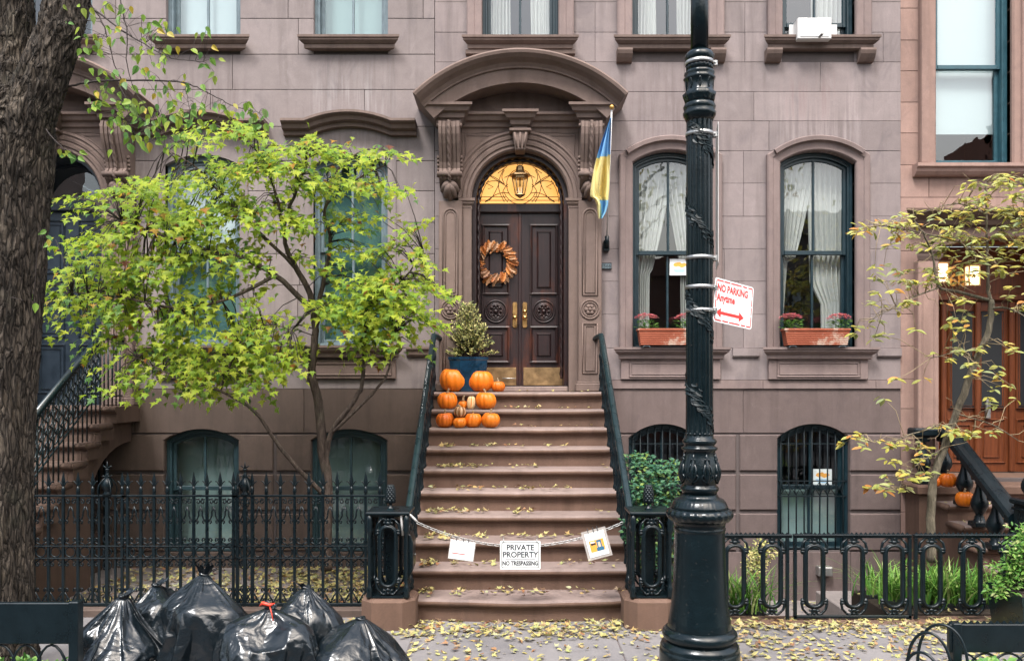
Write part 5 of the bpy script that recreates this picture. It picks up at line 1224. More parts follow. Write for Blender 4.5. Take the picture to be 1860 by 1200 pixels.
MB().lathe(lprof(pr), (LX, LY, 0), 128, True, flute2).build('fluted_shaft', M['lampiron'], lp)
m_ = MB()
for i in range(16): a = 2*pi*(i+.5)/16; m_.ball((LX+.083*cos(a), LY+.083*sin(a), lz(787)), .010, 6, 4, (1, 1, .8))
m_.build('flute_stops', M['lampiron'], lp)
m_ = MB(); m_.lathe(lprof([(23.5, 222), (26, 216), (29, 211), (29.5, 206), (27, 202), (28, 199), (29, 195), (27.5, 191), (25, 188)]), (LX, LY, 0), 48)
m_.lathe(lprof([(25, 190), (26, 184), (28, 178), (29.5, 172), (27, 170), (24.5, 166), (24, 158), (24.5, 152), (26.5, 147), (28.5, 144), (26, 141), (25, 139), (27, 136), (26, 132), (24, 130)]), (LX, LY, 0), 96, True, lambda a, z: 1+.035*sin(9*a)*(1 if lz(190) < z < lz(170) else .45))
m_.build('capital', M['lampiron'], lp)
m_ = MB()
for i in range(9):
    a0 = 2*pi*i/9
    for da in (-.1, 0, .1): m_.tube([(LX+(25+3*t)/s5*cos(a0+da*sin(t*pi)), LY+(25+3*t)/s5*sin(a0+da*sin(t*pi)), lz(188-16*t)) for t in [q/5 for q in range(6)]], .0035, 5); m_.tube([(LX+(24.3+1.6*t*t)/s5*cos(a0+.35+da*sin(t*pi)), LY+(24.3+1.6*t*t)/s5*sin(a0+.35+da*sin(t*pi)), lz(166-20*t)) for t in [q/5 for q in range(6)]], .0032, 5)
m_.build('capital_leaves', M['lampiron'], lp)
m_ = MB(); m_.lathe(lprof([(23.5, 132), (23.5, 114)]), (LX, LY, 0), 96, True, lambda a, z: 1+.03*cos(18*a)); m_.lathe(lprof([(23, 115), (25, 111), (26.5, 106), (26, 101), (23, 97), (19, 95), (16, 92)]), (LX, LY, 0), 40); m_.build('collar', M['lampiron'], lp)
MB().lathe(lprof([(16, 94), (15.6, 0), (14.5, -300), (12, -600)]), (LX, LY, 0), 32).build('upper_shaft', M['lampiron'], lp)
m_ = MB(); rv = random.Random(3)                # vine that winds down the shaft
zA, zB = lz(232), lz(786); pitch = .57; nT = 300
for st_ in range(4):
    pts = []
    for i in range(nT+1):
        t = i/nT; z = zA+(zB-zA)*t; a = -pi/2-.9+(zA-z)/pitch*2*pi*1.0+.26*sin(i*.42+st_*1.6); rr_ = .0825+.003*cos(i*.42+st_*1.6)
        pts.append((LX+rr_*cos(a), LY+rr_*sin(a), z+.018*cos(i*.30+st_*1.5)))
    m_.tube(pts, .0052, 5)
for i in range(380):
    t = rv.random(); z = zA+(zB-zA)*t; a = -pi/2-.9+(zA-z)/pitch*2*pi+rv.gauss(0, .26); p = Vector((LX+.0845*cos(a), LY+.0845*sin(a), z+rv.uniform(-.03, .03)))
    tang = Vector((-sin(a), cos(a), -rv.uniform(.3, 1.4))); add_leaf(m_, 'ovate', p, tang, Vector((cos(a), sin(a), .3)), rv.uniform(.03, .05), .35, .05)
m_.build('vine_relief', M['vine'], lp)
bd = MB()
for y, r_ in ((116, 24.6), (245, 24.2), (469, 24.2), (522, 24.0), (564, 24.0)):
    m_ = MB(); rr_ = r_/s5+.0015; z = lz(y); v = []
    m_.lathe([(rr_, z-.012), (rr_+.0015, z-.012), (rr_+.0015, z+.012), (rr_, z+.012)], (LX, LY, 0), 40, cap=False)
    bx0 = LX+rr_-.004; m_.box(bx0, bx0+.028, LY-.02, LY+.02, z-.017, z+.017, .003); m_.tube([(bx0+.01, LY-.02, z), (bx0+.01, LY-.03, z)], .006, 6); m_.build('steel_band', M['steel'], lp)
# NO PARKING sign, turned away from the viewer
sg = thing('parking_sign', 'white NO PARKING Anytime sign with red lettering, strapped to the lamp post', 'sign', (PX(1297, LY), LY, lz(543))); sg.rotation_euler = (0, rad(5.5), rad(38))
o_ = ROOTLOC[sg.name]; W_, H_ = .405, .285; cx_ = o_.x+W_/2
pl = MB().prism([(cx_+x, o_.z+z) for x, z in rrect(W_/2, H_/2, .018)], o_.y-.002, o_.y+.002); pl.build('sign_plate', M['white'], sg)
m_ = MB(); b0, b1 = .010, .018
def dash(x0, x1, z0, z1): m_.add([(cx_+x0, o_.y-.0032, o_.z+z0), (cx_+x1, o_.y-.0032, o_.z+z0), (cx_+x1, o_.y-.0032, o_.z+z1), (cx_+x0, o_.y-.0032, o_.z+z1)], [(0, 1, 2, 3)])
for x0, x1 in ((-.185, -.12), (-.11, -.05), (-.04, .07), (.085, .13), (.142, .188)):
    dash(x0, x1, H_/2-b1, H_/2-b0); dash(x0, x1, -H_/2+b0, -H_/2+b1)
for z0, z1 in ((-.125, -.06), (-.05, .0), (.01, .055), (.07, .125)):
    dash(-W_/2+b0, -W_/2+b1, z0, z1); dash(W_/2-b1, W_/2-b0, z0, z1)
m_.build('border', M['red'], sg)
put_text('NO PARKING', .066, M['red'], sg, (cx_-.178, o_.y-.0032, o_.z+.060), align='LEFT', bold=.0022, sx=.80)
put_text('Anytime', .068, M['red'], sg, (cx_-.178, o_.y-.0032, o_.z-.002), align='LEFT', bold=.0022, sx=.80)
ar = [(-.178, -.078), (-.13, -.110), (-.13, -.088), (.06, -.088), (.06, -.110), (.112, -.078), (.06, -.046), (.06, -.068), (-.13, -.068), (-.13, -.046)]
MB().add([(cx_+x, o_.y-.0032, o_.z+z) for x, z in ar], [[0, 1, 2, 8, 9], [2, 3, 7, 8], [3, 4, 5, 6, 7]]).build('arrow', M['red'], sg)
m_ = MB()
for z in (o_.z+.08, o_.z-.075): m_.tube([(o_.x-.0, o_.y-.003, z), (o_.x+.022, o_.y-.006, z)], .005, 6)
m_.build('bolt', M['steel'], sg)
es = thing('street_sign', 'sign seen edge-on behind the lamp post, above the parking sign', 'sign', (LX+.121, LY+.0, lz(350))); es.rotation_euler = (0, 0, rad(79))
o_ = ROOTLOC[es.name]; MB().prism([(o_.x+.15+x, o_.z+z) for x, z in rrect(.152, .46, .02)], o_.y-.002, o_.y+.002).build('sign_plate', M['plasticw'], es)

# ================================================================ flag, number plate, air conditioner, window boxes, posters
fp = thing('flagpole', 'white flagpole with gilt ball fixed beside the door surround', 'flagpole', P(1102, 447, 9.99))
a, b = P(1102, 442, 9.92), P(1111, 200, 9.30)
MB().tube([a, b], .010, 8).build('pole', M['plasticw'], fp); MB().ball(b+Vector((0, -.01, .03)), .026, 12, 8).build('ball_finial', M['gold'], fp)
m_ = MB(); m_.tube([a-Vector((0, -.0, .05)), a+(b-a)*.06], .026, 10); m_.box(a.x-.035, a.x+.035, 9.93, 10.0, a.z-.09, a.z+.04, .008); m_.build('bracket', M['iron'], fp)
fg_ = thing('flag', 'blue and yellow flag hanging limp from the white pole', 'flag', b); rv = random.Random(2)
rowsf = [(214, 1108.5, 1110.5), (228, 1103, 1110), (245, 1097, 1109.5), (262, 1091, 1109), (285, 1084, 1108.5), (305, 1079, 1107.5), (325, 1075.5, 1107), (345, 1072.5, 1106.5), (357, 1072, 1105.5), (362, 1080, 1105), (372, 1084, 1104.5), (385, 1085, 1101), (397, 1087, 1094)]
def fl_at(v_):
    y = 214+(397-214)*v_
    for (y0, a0, b0), (y1, a1, b1) in zip(rowsf, rowsf[1:]):
        if y <= y1+1e-6: k = (y-y0)/(y1-y0); return y, a0+(a1-a0)*k, b0+(b1-b0)*k
nu, nv = 30, 60; m1, m2 = MB(), MB(); grid = []
for j_ in range(nv+1):
    v_ = j_/nv; y, xa, xb = fl_at(v_); dd = 9.33+.50*v_
    for i_ in range(nu+1):
        u = i_/nu; d_ = dd-.05+.05*sin(u*9+v_*3.0)*(.3+v_)+.03*sin(u*17-v_*5); grid.append(P(xa+(xb-xa)*u, y, d_))
for j_ in range(nv):
    for i_ in range(nu):
        q = [grid[j_*(nu+1)+i_], grid[j_*(nu+1)+i_+1], grid[(j_+1)*(nu+1)+i_+1], grid[(j_+1)*(nu+1)+i_]]; u = i_/nu; v_ = j_/nv
        blue = v_ < .39-.03*u or (v_ > .80 and u > .30+.9*(v_-.80))
        (m1 if blue else m2).add(q, [(3, 2, 1, 0)], True)
m1.build('blue_half', M['flagblue'], fg_); m2.build('yellow_half', M['flagyellow'], fg_)
np_ = thing('number_plate', 'small grey house number plate beside the door surround', 'number plate', P(1100, 483, 9.99))
c = P(1100, 483, 9.988); MB().box(c.x-.072, c.x+.072, c.y-.008, c.y+.01, c.z-.038, c.z+.038, .004).build('plate', M['frameL'], np_); put_text('1566', .062, M['ink'], np_, (c.x+.004, c.y-.0095, c.z-.022), bold=.001)
m_ = MB(); m_.tube([(x, c.y-.009, z) for x, z in ((c.x-.068, c.z-.034), (c.x+.068, c.z-.034), (c.x+.068, c.z+.034), (c.x-.068, c.z+.034))], .004, 4, True, False); m_.build('rim', M['dark'], np_)

ac = thing('air_conditioner', 'white air conditioner in the upper right window', 'air conditioner', (PX(1478, 9.85), 9.9, PZ(72)))
x0, x1, z0, z1 = PX(1449, 9.8), PX(1511, 9.8), PZ(71, 9.8), PZ(32, 9.8)
MB().box(x0, x1, 9.80, 10.25, z0, z1, .012).build('housing', M['plasticw'], ac)
gr = MB()
for i in range(12): zz_ = z0+.035+i*(z1-z0-.05)/12; gr.box(x0+.03, x1-.035, 9.792, 9.802, zz_, zz_+.011)
gr.build('grille', M['white'], ac); MB().box(x1-.16, x1-.13, 9.70, 9.80, z0+.02, z0+.035).build('drain', M['steel'], ac)
MB().box(x0-.05, x0, 9.95, 9.96, z0, z1-.02).build('side_panel', M['plasticw'], ac)
MB().box(x1, x1+.12, 9.95, 9.96, z0, z1-.02).build('side_panel', M['plasticw'], ac)

def bloom(label, px_, py_, d, spread, h, n, seed):
    rv = random.Random(seed); c = P(px_, py_, d); t = thing('flowering_plant', label, 'flowers', c, 'pink flowers in the window boxes')
    g, p = MB(), MB()
    for i in range(90):
        a = rv.uniform(0, 2*pi); r_ = rv.uniform(0, spread); pos = c+Vector((r_*cos(a), r_*sin(a)*.6, rv.uniform(0, h*.6))); add_leaf(g, 'ovate', pos, Vector((cos(a), sin(a)-.5, rv.uniform(-.1, .7))), Vector((0, -.3, 1)), rv.uniform(.03, .055))
    for i in range(n):
        a = rv.uniform(0, 2*pi); r_ = spread*1.05*math.sqrt(rv.random()); pos = c+Vector((r_*cos(a), r_*sin(a)*.6, h*.55+h*.5*math.sqrt(max(0, 1-(r_/spread/1.1)**2))+rv.uniform(-.01, .01)))
        for k in range(5): b_ = 2*pi*k/5; add_leaf(p, 'ovate', pos, Vector((cos(b_), sin(b_)-.25, .35)), Vector((0, -.2, 1)), rv.uniform(.016, .026))
    g.build('leaves', M['flowerleaf'], t); p.build('petals', M['petal'], t)
for i, (xa, xb, nm) in enumerate(((1157, 1268, 'beside the flag'), (1421, 1541, 'right of the lamp post'))):
    d = 9.87; x0, x1, zt, zb = PX(xa, d), PX(xb, d), PZ(597, d), PZ(627.5, d); c = (x0+x1)/2; hw_ = (x1-x0)/2
    wb = thing('window_box', 'weathered terracotta window box on the sill '+nm, 'planter', (c, d, zb), 'terracotta window boxes')
    n = 14; v = []; m_ = MB()
    for j in range(n+1):
        t = j/n; z = zb+(zt-zb-.028)*t; k = .90+.07*t+(.012 if j % 2 else 0); w2 = hw_*k-(.006 if j % 2 else 0); dpt = .075*(.90+.07*t)+(.007 if j % 2 else 0)
        v += [(c-w2, d-dpt, z), (c+w2, d-dpt, z), (c+w2, d+dpt, z), (c-w2, d+dpt, z)]
    m_.add(v, [(4*j+q, 4*j+(q+1) % 4, 4*j+4+(q+1) % 4, 4*j+4+q) for j in range(n) for q in range(4)]+[(3, 2, 1, 0)]); m_.build('trough', M['terracotta'], wb)
    MB().box(c-hw_, c+hw_, d-.085, d+.085, zt-.03, zt, .008).build('rim', M['terracotta'], wb)
    MB().box(c-hw_+.03, c+hw_-.03, d-.06, d+.06, zt-.02, zt+.004).build('soil', M['soil'], wb)
    m_ = MB()
    for s in (-1, 1): m_.tube([(c+s*(hw_-.10)-.04, d-.06, zb-.025), (c+s*(hw_-.10)-.02, d-.06, zb-.004), (c+s*(hw_-.10)+.03, d-.06, zb-.004), (c+s*(hw_-.10)+.05, d-.06, zb-.025)], .006, 5)
    m_.build('foot', M['frameL'], wb)
for i, (px_, seed, lab) in enumerate(((1174, 1, 'pink flowers at the left of the window box beside the flag'), (1247, 2, 'pink flowers half hidden by the lamp post'), (1436, 3, 'deep pink flowers at the left of the box right of the lamp post'), (1524, 4, 'pale pink flowers at the right end of the right window box'))):
    bloom(lab, px_, 597, 9.87, .13, .17, 130, seed)
for lab, (px_, py_, hw_, hh), d in (('white poster with an orange map shape inside the window beside the flag', (1235, 485, .125, .10), 10.17), ('white poster with an orange map shape inside the barred basement window', (1494, 866, .115, .10), 10.17)):
    c = P(px_, py_, d); t = thing('window_poster', lab, 'poster', c)
    MB().box(c.x-hw_, c.x+hw_, c.y, c.y+.002, c.z-hh, c.z+hh).build('sheet', M['white'], t)
    mp = [(-.085, .02), (-.05, .0), (-.02, .012), (.02, -.01), (.06, .005), (.09, .03), (.06, .05), (.02, .045), (0, .062), (-.04, .055), (-.07, .048)]
    MB().add([(c.x+x, c.y-.0012, c.z+z) for x, z in mp], [list(range(len(mp)))]).build('map_print', M['orangeprint'], t)
    for z, w2 in ((-.03, .085), (-.048, .075), (-.064, .06)): MB().add([(c.x-w2, c.y-.0012, c.z+z-.005), (c.x+w2*.8, c.y-.0012, c.z+z-.005), (c.x+w2*.8, c.y-.0012, c.z+z+.004), (c.x-w2, c.y-.0012, c.z+z+.004)], [(0, 1, 2, 3)]).build('print_line', M['blueprint'], t)

# ================================================================ pumpkins, pot with a clipped shrub
def pumpkin(label, px_, ybot, w_px, h_px, d, z0, kind='pumpkin', seed=0, stem=.05, ribs=None):
    rv = random.Random(seed); s = 1500/d; x = PX(px_, d); rx = w_px/s/2; h = h_px/s; c = Vector((x, d, z0))
    t = thing('pumpkin' if kind == 'pumpkin' else 'squash', label, 'pumpkin' if kind == 'pumpkin' else 'squash', c, 'pumpkins and squashes on the stoop')
    n = ribs or rv.choice((9, 10, 11)); ph = rv.uniform(0, 6); lean = rv.uniform(-.12, .12); oval = rv.uniform(.90, 1.08); seg, rg = 72, 22
    v, f, mi = [], [], []
    for i in range(rg+1):
        b_ = -pi/2+pi*i/rg
        for k in range(seg):
            a = 2*pi*k/seg; rib = 1-.085*abs(cos(n*(a+ph)/2))**6-.02*rv.random()*0; cz_ = sin(b_); pr_ = abs(cos(b_))**.72
            dimple = 1-.20*math.exp(-(cos(b_)/.30)**2)*(1 if cz_ > 0 else .55)
            v.append((c.x+rx*pr_*rib*cos(a)*(1+.05*sin(a*2+ph)+.03*sin(a+ph*2))+lean*cz_*h*.3, c.y+rx*pr_*rib*sin(a), c.z+h/2+h/2*cz_*dimple*1.04*(1+.05*cos(a+ph)*max(0, cz_))))
    m_ = MB()
    fs = [(i*seg+k, i*seg+(k+1) % seg, (i+1)*seg+(k+1) % seg, (i+1)*seg+k) for i in range(rg) for k in range(seg)]
    m_.add(v, fs, True)
    if kind == 'striped': m_.mi = [1 if (int((k+3)*n/seg*2) % 2 == 0) else 0 for i in range(rg) for k in range(seg)]
    if kind == 'cream': m_.mi = [1 if ((k*n*4//seg) % 8 == 0) else 0 for i in range(rg) for k in range(seg)]
    m_.build('body', [M['pumpkin']] if kind == 'pumpkin' else [M['squash'], M['squashdark'] if kind == 'striped' else M['pumpkin']], t)
    if stem:
        zt = c.z+h*.90; dx = rv.uniform(-.6, .6)
        MB().tube([(c.x, c.y, zt), (c.x+dx*.01, c.y, zt+stem*.45), (c.x+dx*.03, c.y-.005, zt+stem*.8), (c.x+dx*.055, c.y-.01, zt+stem)], [.020, .012, .010, .011], 8, False, True, 0, lambda i, a: 1+.15*cos(5*a)).build('stem', M['stem'], t)
zt10, zt9, zt8 = 10*RZ, 9*RZ, 8*RZ
for i, (lab, px_, w_, h_, d, z0, kind, stem) in enumerate((
    ('largest orange pumpkin on the top step, by the railing', 823, 51, 42, 9.76, zt10, 'pumpkin', .075), ('big orange pumpkin on the top step, in front of the blue pot', 872.5, 46, 38, 9.74, zt10, 'pumpkin', .07),
    ('small orange pumpkin at the right end of the top step group', 905, 24, 19, 9.72, zt10, 'pumpkin', .045), ('orange pumpkin on the second step, by the railing', 813, 38, 31, 9.46, zt9, 'pumpkin', .055),
    ('tiny orange pumpkin with a long stem in the middle of the second step', 841, 17, 15, 9.45, zt9, 'pumpkin', .07), ('cream striped upright squash on the second step', 855.5, 15, 24, 9.42, zt9, 'cream', 0),
    ('orange pumpkin at the right of the second step group', 882, 39, 31, 9.46, zt9, 'pumpkin', .05), ('orange pumpkin on the third step, next to the railing', 808, 33, 27, 9.19, zt8, 'pumpkin', .05),
    ('small orange pumpkin on the third step carrying a striped gourd', 835, 26, 19, 9.14, zt8, 'pumpkin', 0), ('striped cream and brown gourd balanced on a small pumpkin', 835.5, 22, 19, 9.15, zt8+.118, 'striped', .03),
    ('orange pumpkin on the third step, right of the striped gourd', 859, 31, 26, 9.22, zt8, 'pumpkin', .04), ('orange pumpkin at the right end of the third step row', 891, 35, 27, 9.18, zt8, 'pumpkin', .055))):
    pumpkin(lab, px_, 0, w_, h_, d, z0+.002, kind, i+3, stem, 8 if kind != 'pumpkin' else None)
pd = 9.80; pot = thing('plant_pot', 'glossy blue glazed pot beside the front door', 'pot', (PX(851, pd), pd, zt10))
c = ROOTLOC[pot.name]; hw_ = .245
m_ = MB(); n = 8; v = []
def octo(r_): return [(c.x+r_*cos(a)*1.0, c.y+r_*sin(a)*.66) for a in [pi/8+pi/4*i for i in range(8)]]
m_ = MB(); lv = [(.19, .0), (.20, .02), (.225, .20), (.243, .37), (.255, .385), (.258, .41), (.24, .412), (.23, .36)]
v = [(x, y, c.z+z) for r_, z in lv for x, y in octo(r_)]
m_.add(v, [(j*8+q, j*8+(q+1) % 8, (j+1)*8+(q+1) % 8, (j+1)*8+q) for j in range(len(lv)-1) for q in range(8)]+[list(range(7, -1, -1))]); m_.build('glazed_body', M['bluepot'], pot)
MB().add([(x, y, c.z+.375) for x, y in octo(.235)], [list(range(8))]).build('soil', M['soil'], pot)
sh = thing('potted_shrub', 'golden-green conifer shrub growing in the blue pot', 'shrub', (c.x, c.y, c.z+.38)); m_ = MB(); rv = random.Random(8); b0 = ROOTLOC[sh.name]
tw = MB()
for i in range(210):
    a = rv.uniform(0, 2*pi); t = rv.random()**.8; hgt = .06+.60*t; rr_ = (.30*(1-t)**.75+.05)*math.sqrt(rv.random()); tip = b0+Vector((rr_*cos(a)*1.05, rr_*sin(a)*.7, hgt))
    if rv.random() < .12: tip += Vector((rv.uniform(-.04, .04), 0, .05))
    base = b0+Vector((rr_*.3*cos(a), rr_*.3*sin(a), hgt*.45)); d_ = (tip-base).normalized(); tw.tube([base, tip], .003, 4)
    for k in range(26):
        q = base.lerp(tip, .25+.8*k/26); off = Vector((rv.uniform(-1, 1), rv.uniform(-1, 1), rv.uniform(-.3, 1))).normalized()
        add_leaf(m_, 'needle', q, (d_*.8+off).normalized(), Vector((0, -.5, 1)), rv.uniform(.025, .045))
m_.build('foliage', M['leafGold'], sh); tw.build('twigs', M['twig'], sh)

# ================================================================ trash bags (draped over lumpy contents further up)
def bag(label, px_, d, sim, rot, sc, ears=.09, lean=0.0, tie=None):
    x = PX(px_, d); t = thing('trash_bag', label, 'trash bag', (x, d, 0), 'black trash bags at the kerb'); rv = random.Random(px_)
    me, h = BAGS[sim]; o = inst('bag', me, t, (x, d, 0), (0, 0, rot), sc); sb_ = o.modifiers.new('smooth', 'SUBSURF'); sb_.levels = sb_.render_levels = 1
    z = h*1.04*sc[2]; m_ = MB(); n = 60; nr = 9; v = []
    ph = [rv.uniform(0, 6.28) for _ in range(4)]
    for k in range(nr+1):
        q = k/nr
        for i_ in range(n):
            a = 2*pi*i_/n; ru = .5*abs(sin(a*2.5+ph[0]))+.35*abs(sin(a*5.5+ph[1]))-.4
            r_ = .020+.006*sin(q*pi)+(ears*.62*q**1.3)*(.55+ru*.9); zz_ = -.012+.020*sin(q*2.2)+ears*q*(.62+.55*cos(a-ph[2]))*(.5+.5*ru)
            v.append((x+r_*cos(a)+lean*q, d+r_*.8*sin(a), z+zz_))
    m_.add(v, [(k*n+i_, k*n+(i_+1) % n, (k+1)*n+(i_+1) % n, (k+1)*n+i_) for k in range(nr) for i_ in range(n)], True)
    m_.tube([(x+.024*cos(a), d+.022*sin(a), z+.008+.006*sin(2*a)) for a in [2*pi*q/14 for q in range(14)]], .011, 6, True)
    m_.build('knot', M['bag'], t)
    if tie:
        k = MB(); k.tube([(x-.05, d-.05, z+.03), (x-.02, d-.075, z+.055), (x+.02, d-.07, z+.04), (x+.05, d-.06, z+.05)], [.004, .013, .012, .004], 5); k.tube([(x+.02, d-.07, z+.035), (x+.035, d-.085, z), (x+.05, d-.10, z-.05)], .004, 5); k.build('tie', M['redtie'], t)
M['redtie'] = plain('red_drawstring', (.60, .05, .025), .4)
bag('leftmost black trash bag, beside the dark tree guard board', 224, 5.40, 0, .3, (1.06, 1.05, .84), .08, .03)
bag('tallest black trash bag with a twisted neck, second from the left', 370, 5.50, 1, 0, (1.08, 1.0, .88), .11, .02)
bag('black trash bag closed with a red drawstring', 490, 5.22, 2, 2.2, (1.04, .95, .98), .06, 0, 'red')
bag('black trash bag leaning behind the one with the red drawstring', 556, 5.52, 3, 2.4, (.86, .9, 1.20), .07, -.04)
bag('low slumped black trash bag at the right end of the pile', 655, 5.30, 3, .6, (1.10, 1.05, .94), .022, 0)
bag('small black trash bag tucked behind the leftmost bag', 284, 5.75, 2, 4.0, (.88, .85, 1.0), .07, .03)

# ================================================================ tree guards
def guard(name, label, x0, x1, y, ztop, hb, post_x, hoops, side):
    t = thing('tree_guard', label, 'tree guard', ((x0+x1)/2, y, 0), 'guards round the street tree pits')
    MB().box(x0, x1, y-.02, y+.02, ztop-hb, ztop, .005).build('board', M['iron'], t)
    MB().box(post_x-.03, post_x+.03, y-.035, y+.035, 0, ztop+.01, .006).build('post', M['iron'], t)
    x = x0+.1; k = 0
    while x < x1-.1:
        MB().tube([(x-.13+.26*(.5-.5*cos(q)), y, .05+(ztop-hb-.06)*sin(q)) for q in [pi*i/14 for i in range(15)]], .008, 6).build('hoop', M['iron'], t); x += .155
    MB().box(x0, x1, y-.01, y+.01, .04, .06).build('lower_rail', M['iron'], t)
    return t
gl = guard('tree_guard', 'dark board tree guard around the big trunk, left of the trash bags', PX(-120, 5.05), PX(145, 5.05), 5.05, PZ(1093, 5.05), .25, PX(138, 5.05), 1, True)
gr_ = guard('tree_guard', 'dark board tree guard with hoops at the right, over fallen leaves', PX(1722, 5.6), PX(2000, 5.6), 5.6, PZ(1132, 5.6), .19, PX(1735, 5.6), 1, True)
m_ = MB(); xg = PX(1712, 5.6)                    # crest on the right board, hoops on its end
x = PX(1722, 5.6)
while x < PX(1990, 5.6): m_.add([(x, 5.595, PZ(1132, 5.6)), (x+.04, 5.595, PZ(1132, 5.6)), (x+.02, 5.6, PZ(1132, 5.6)+.024), (x, 5.605, PZ(1132, 5.6)), (x+.04, 5.605, PZ(1132, 5.6))], [(0, 1, 2), (4, 3, 2), (3, 0, 2), (1, 4, 2)]); x += .045
m_.build('crest', M['iron'], gr_)
for i, (xc, y, w2, h) in enumerate(((PX(1688, 5.35), 5.35, .10, .44), (PX(1676, 5.2), 5.2, .08, .36), (PX(1712, 5.5), 5.5, .12, .45))):
    MB().tube([(xc-w2*cos(q), y+.10*cos(q), h*max(0, sin(q))**.55) for q in [pi*k/28 for k in range(29)]], .010, 6).build('hoop', M['iron'], gr_)
# ================================================================ trees
def limb(mb, pts, r0, r1, seg=8, sub=5, wob=.012, seed=0):
    rv = random.Random(seed); P_ = [Vector(p) for p in pts]; out = []
    for i in range(len(P_)-1):
        p0 = P_[max(0, i-1)]; p1 = P_[i]; p2 = P_[i+1]; p3 = P_[min(len(P_)-1, i+2)]
        for k in range(sub):
            t = k/sub; out.append(.5*((2*p1)+(p2-p0)*t+(2*p0-5*p1+4*p2-p3)*t*t+(3*p1-p0-3*p2+p3)*t**3)+Vector((rv.uniform(-wob, wob), rv.uniform(-wob, wob), rv.uniform(-wob, wob)*.5)))
    out.append(P_[-1]); n = len(out); mb.tube(out, [r0+(r1-r0)*i/(n-1) for i in range(n)], seg); return out
def nearest(pts, p): return min(pts, key=lambda q: (q-p).length_squared)
def leaf_objects(root, kind, mat, samples, name='leaf', nvar=4):   # separate leaves that share mesh data
    vars_ = []
    for i in range(nvar):
        b = MB(); add_leaf(b, kind, Vector((0, 0, 0)), Vector((1, 0, 0)), Vector((0, 0, 1)), 1.0, .12+.12*i, .08+.12*i); vars_.append(b.mesh(name, mat))
    for i, (pos, d, nrm, size) in enumerate(samples):
        d = d.normalized(); y = nrm.cross(d)
        if y.length < 1e-4: y = d.orthogonal()
        y.normalize(); z = d.cross(y); q = Matrix((d, y, z)).transposed().to_quaternion()
        o = inst(name, vars_[i % nvar], root, pos, (0, 0, 0), (size, size, size)); o.rotation_mode = 'QUATERNION'; o.rotation_quaternion = q
# ---- maple behind the left fence
mp = thing('maple_tree', 'young maple with bright yellow-green leaves rising behind the left fence', 'tree', P(594, 1035, 8.5)); rv = random.Random(5)
tk, br = MB(), MB(); sk = []
def L(pxs, r0, r1, mb, seed): return limb(mb, [P(x, y, d) for x, y, d in pxs], r0, r1, 8, 5, .008, seed)
sk += L([(594, 1035, 8.5), (592, 960, 8.5), (596, 890, 8.48), (584, 800, 8.46), (580, 740, 8.45), (566, 680, 8.42)], .062, .042, tk, 1)
sk += L([(566, 680, 8.42), (572, 600, 8.4), (566, 545, 8.4), (540, 490, 8.35), (520, 450, 8.3), (518, 400, 8.3), (545, 330, 8.3), (560, 270, 8.3)], .040, .010, br, 2)
sk += L([(566, 560, 8.4), (500, 500, 8.3), (440, 470, 8.2), (380, 455, 8.1), (300, 430, 8.0), (220, 400, 7.95)], .030, .008, br, 3)
sk += L([(572, 610, 8.4), (585, 520, 8.5), (600, 440, 8.5), (590, 380, 8.5), (640, 330, 8.5), (700, 300, 8.5)], .028, .006, br, 4)
sk += L([(592, 850, 8.47), (600, 790, 8.4), (640, 730, 8.3), (660, 690, 8.3), (662, 600, 8.3), (670, 560, 8.3), (720, 520, 8.3), (770, 460, 8.35)], .030, .006, br, 5)
sk += L([(596, 905, 8.48), (540, 850, 8.3), (500, 800, 8.2), (460, 745, 8.1), (400, 710, 8.0), (330, 690, 7.95), (250, 650, 7.9)], .026, .006, br, 6)
sk += L([(600, 790, 8.4), (690, 700, 8.2), (708, 660, 8.2), (712, 610, 8.2)], .018, .005, br, 7)
sk += L([(540, 490, 8.35), (470, 420, 8.2), (400, 350, 8.15), (350, 300, 8.1), (300, 270, 8.1)], .020, .005, br, 8)
sk += L([(500, 500, 8.3), (420, 540, 8.1), (330, 560, 7.95), (220, 540, 7.9), (130, 530, 7.85)], .020, .005, br, 9)
sk += L([(520, 450, 8.3), (500, 350, 8.4), (470, 280, 8.45), (420, 240, 8.4)], .018, .005, br, 10)
sk += L([(590, 380, 8.5), (620, 300, 8.6), (680, 270, 8.6), (740, 290, 8.6)], .014, .004, br, 11)
sk += L([(400, 710, 8.0), (430, 640, 8.0), (480, 590, 8.0), (530, 600, 8.0)], .012, .004, br, 12)
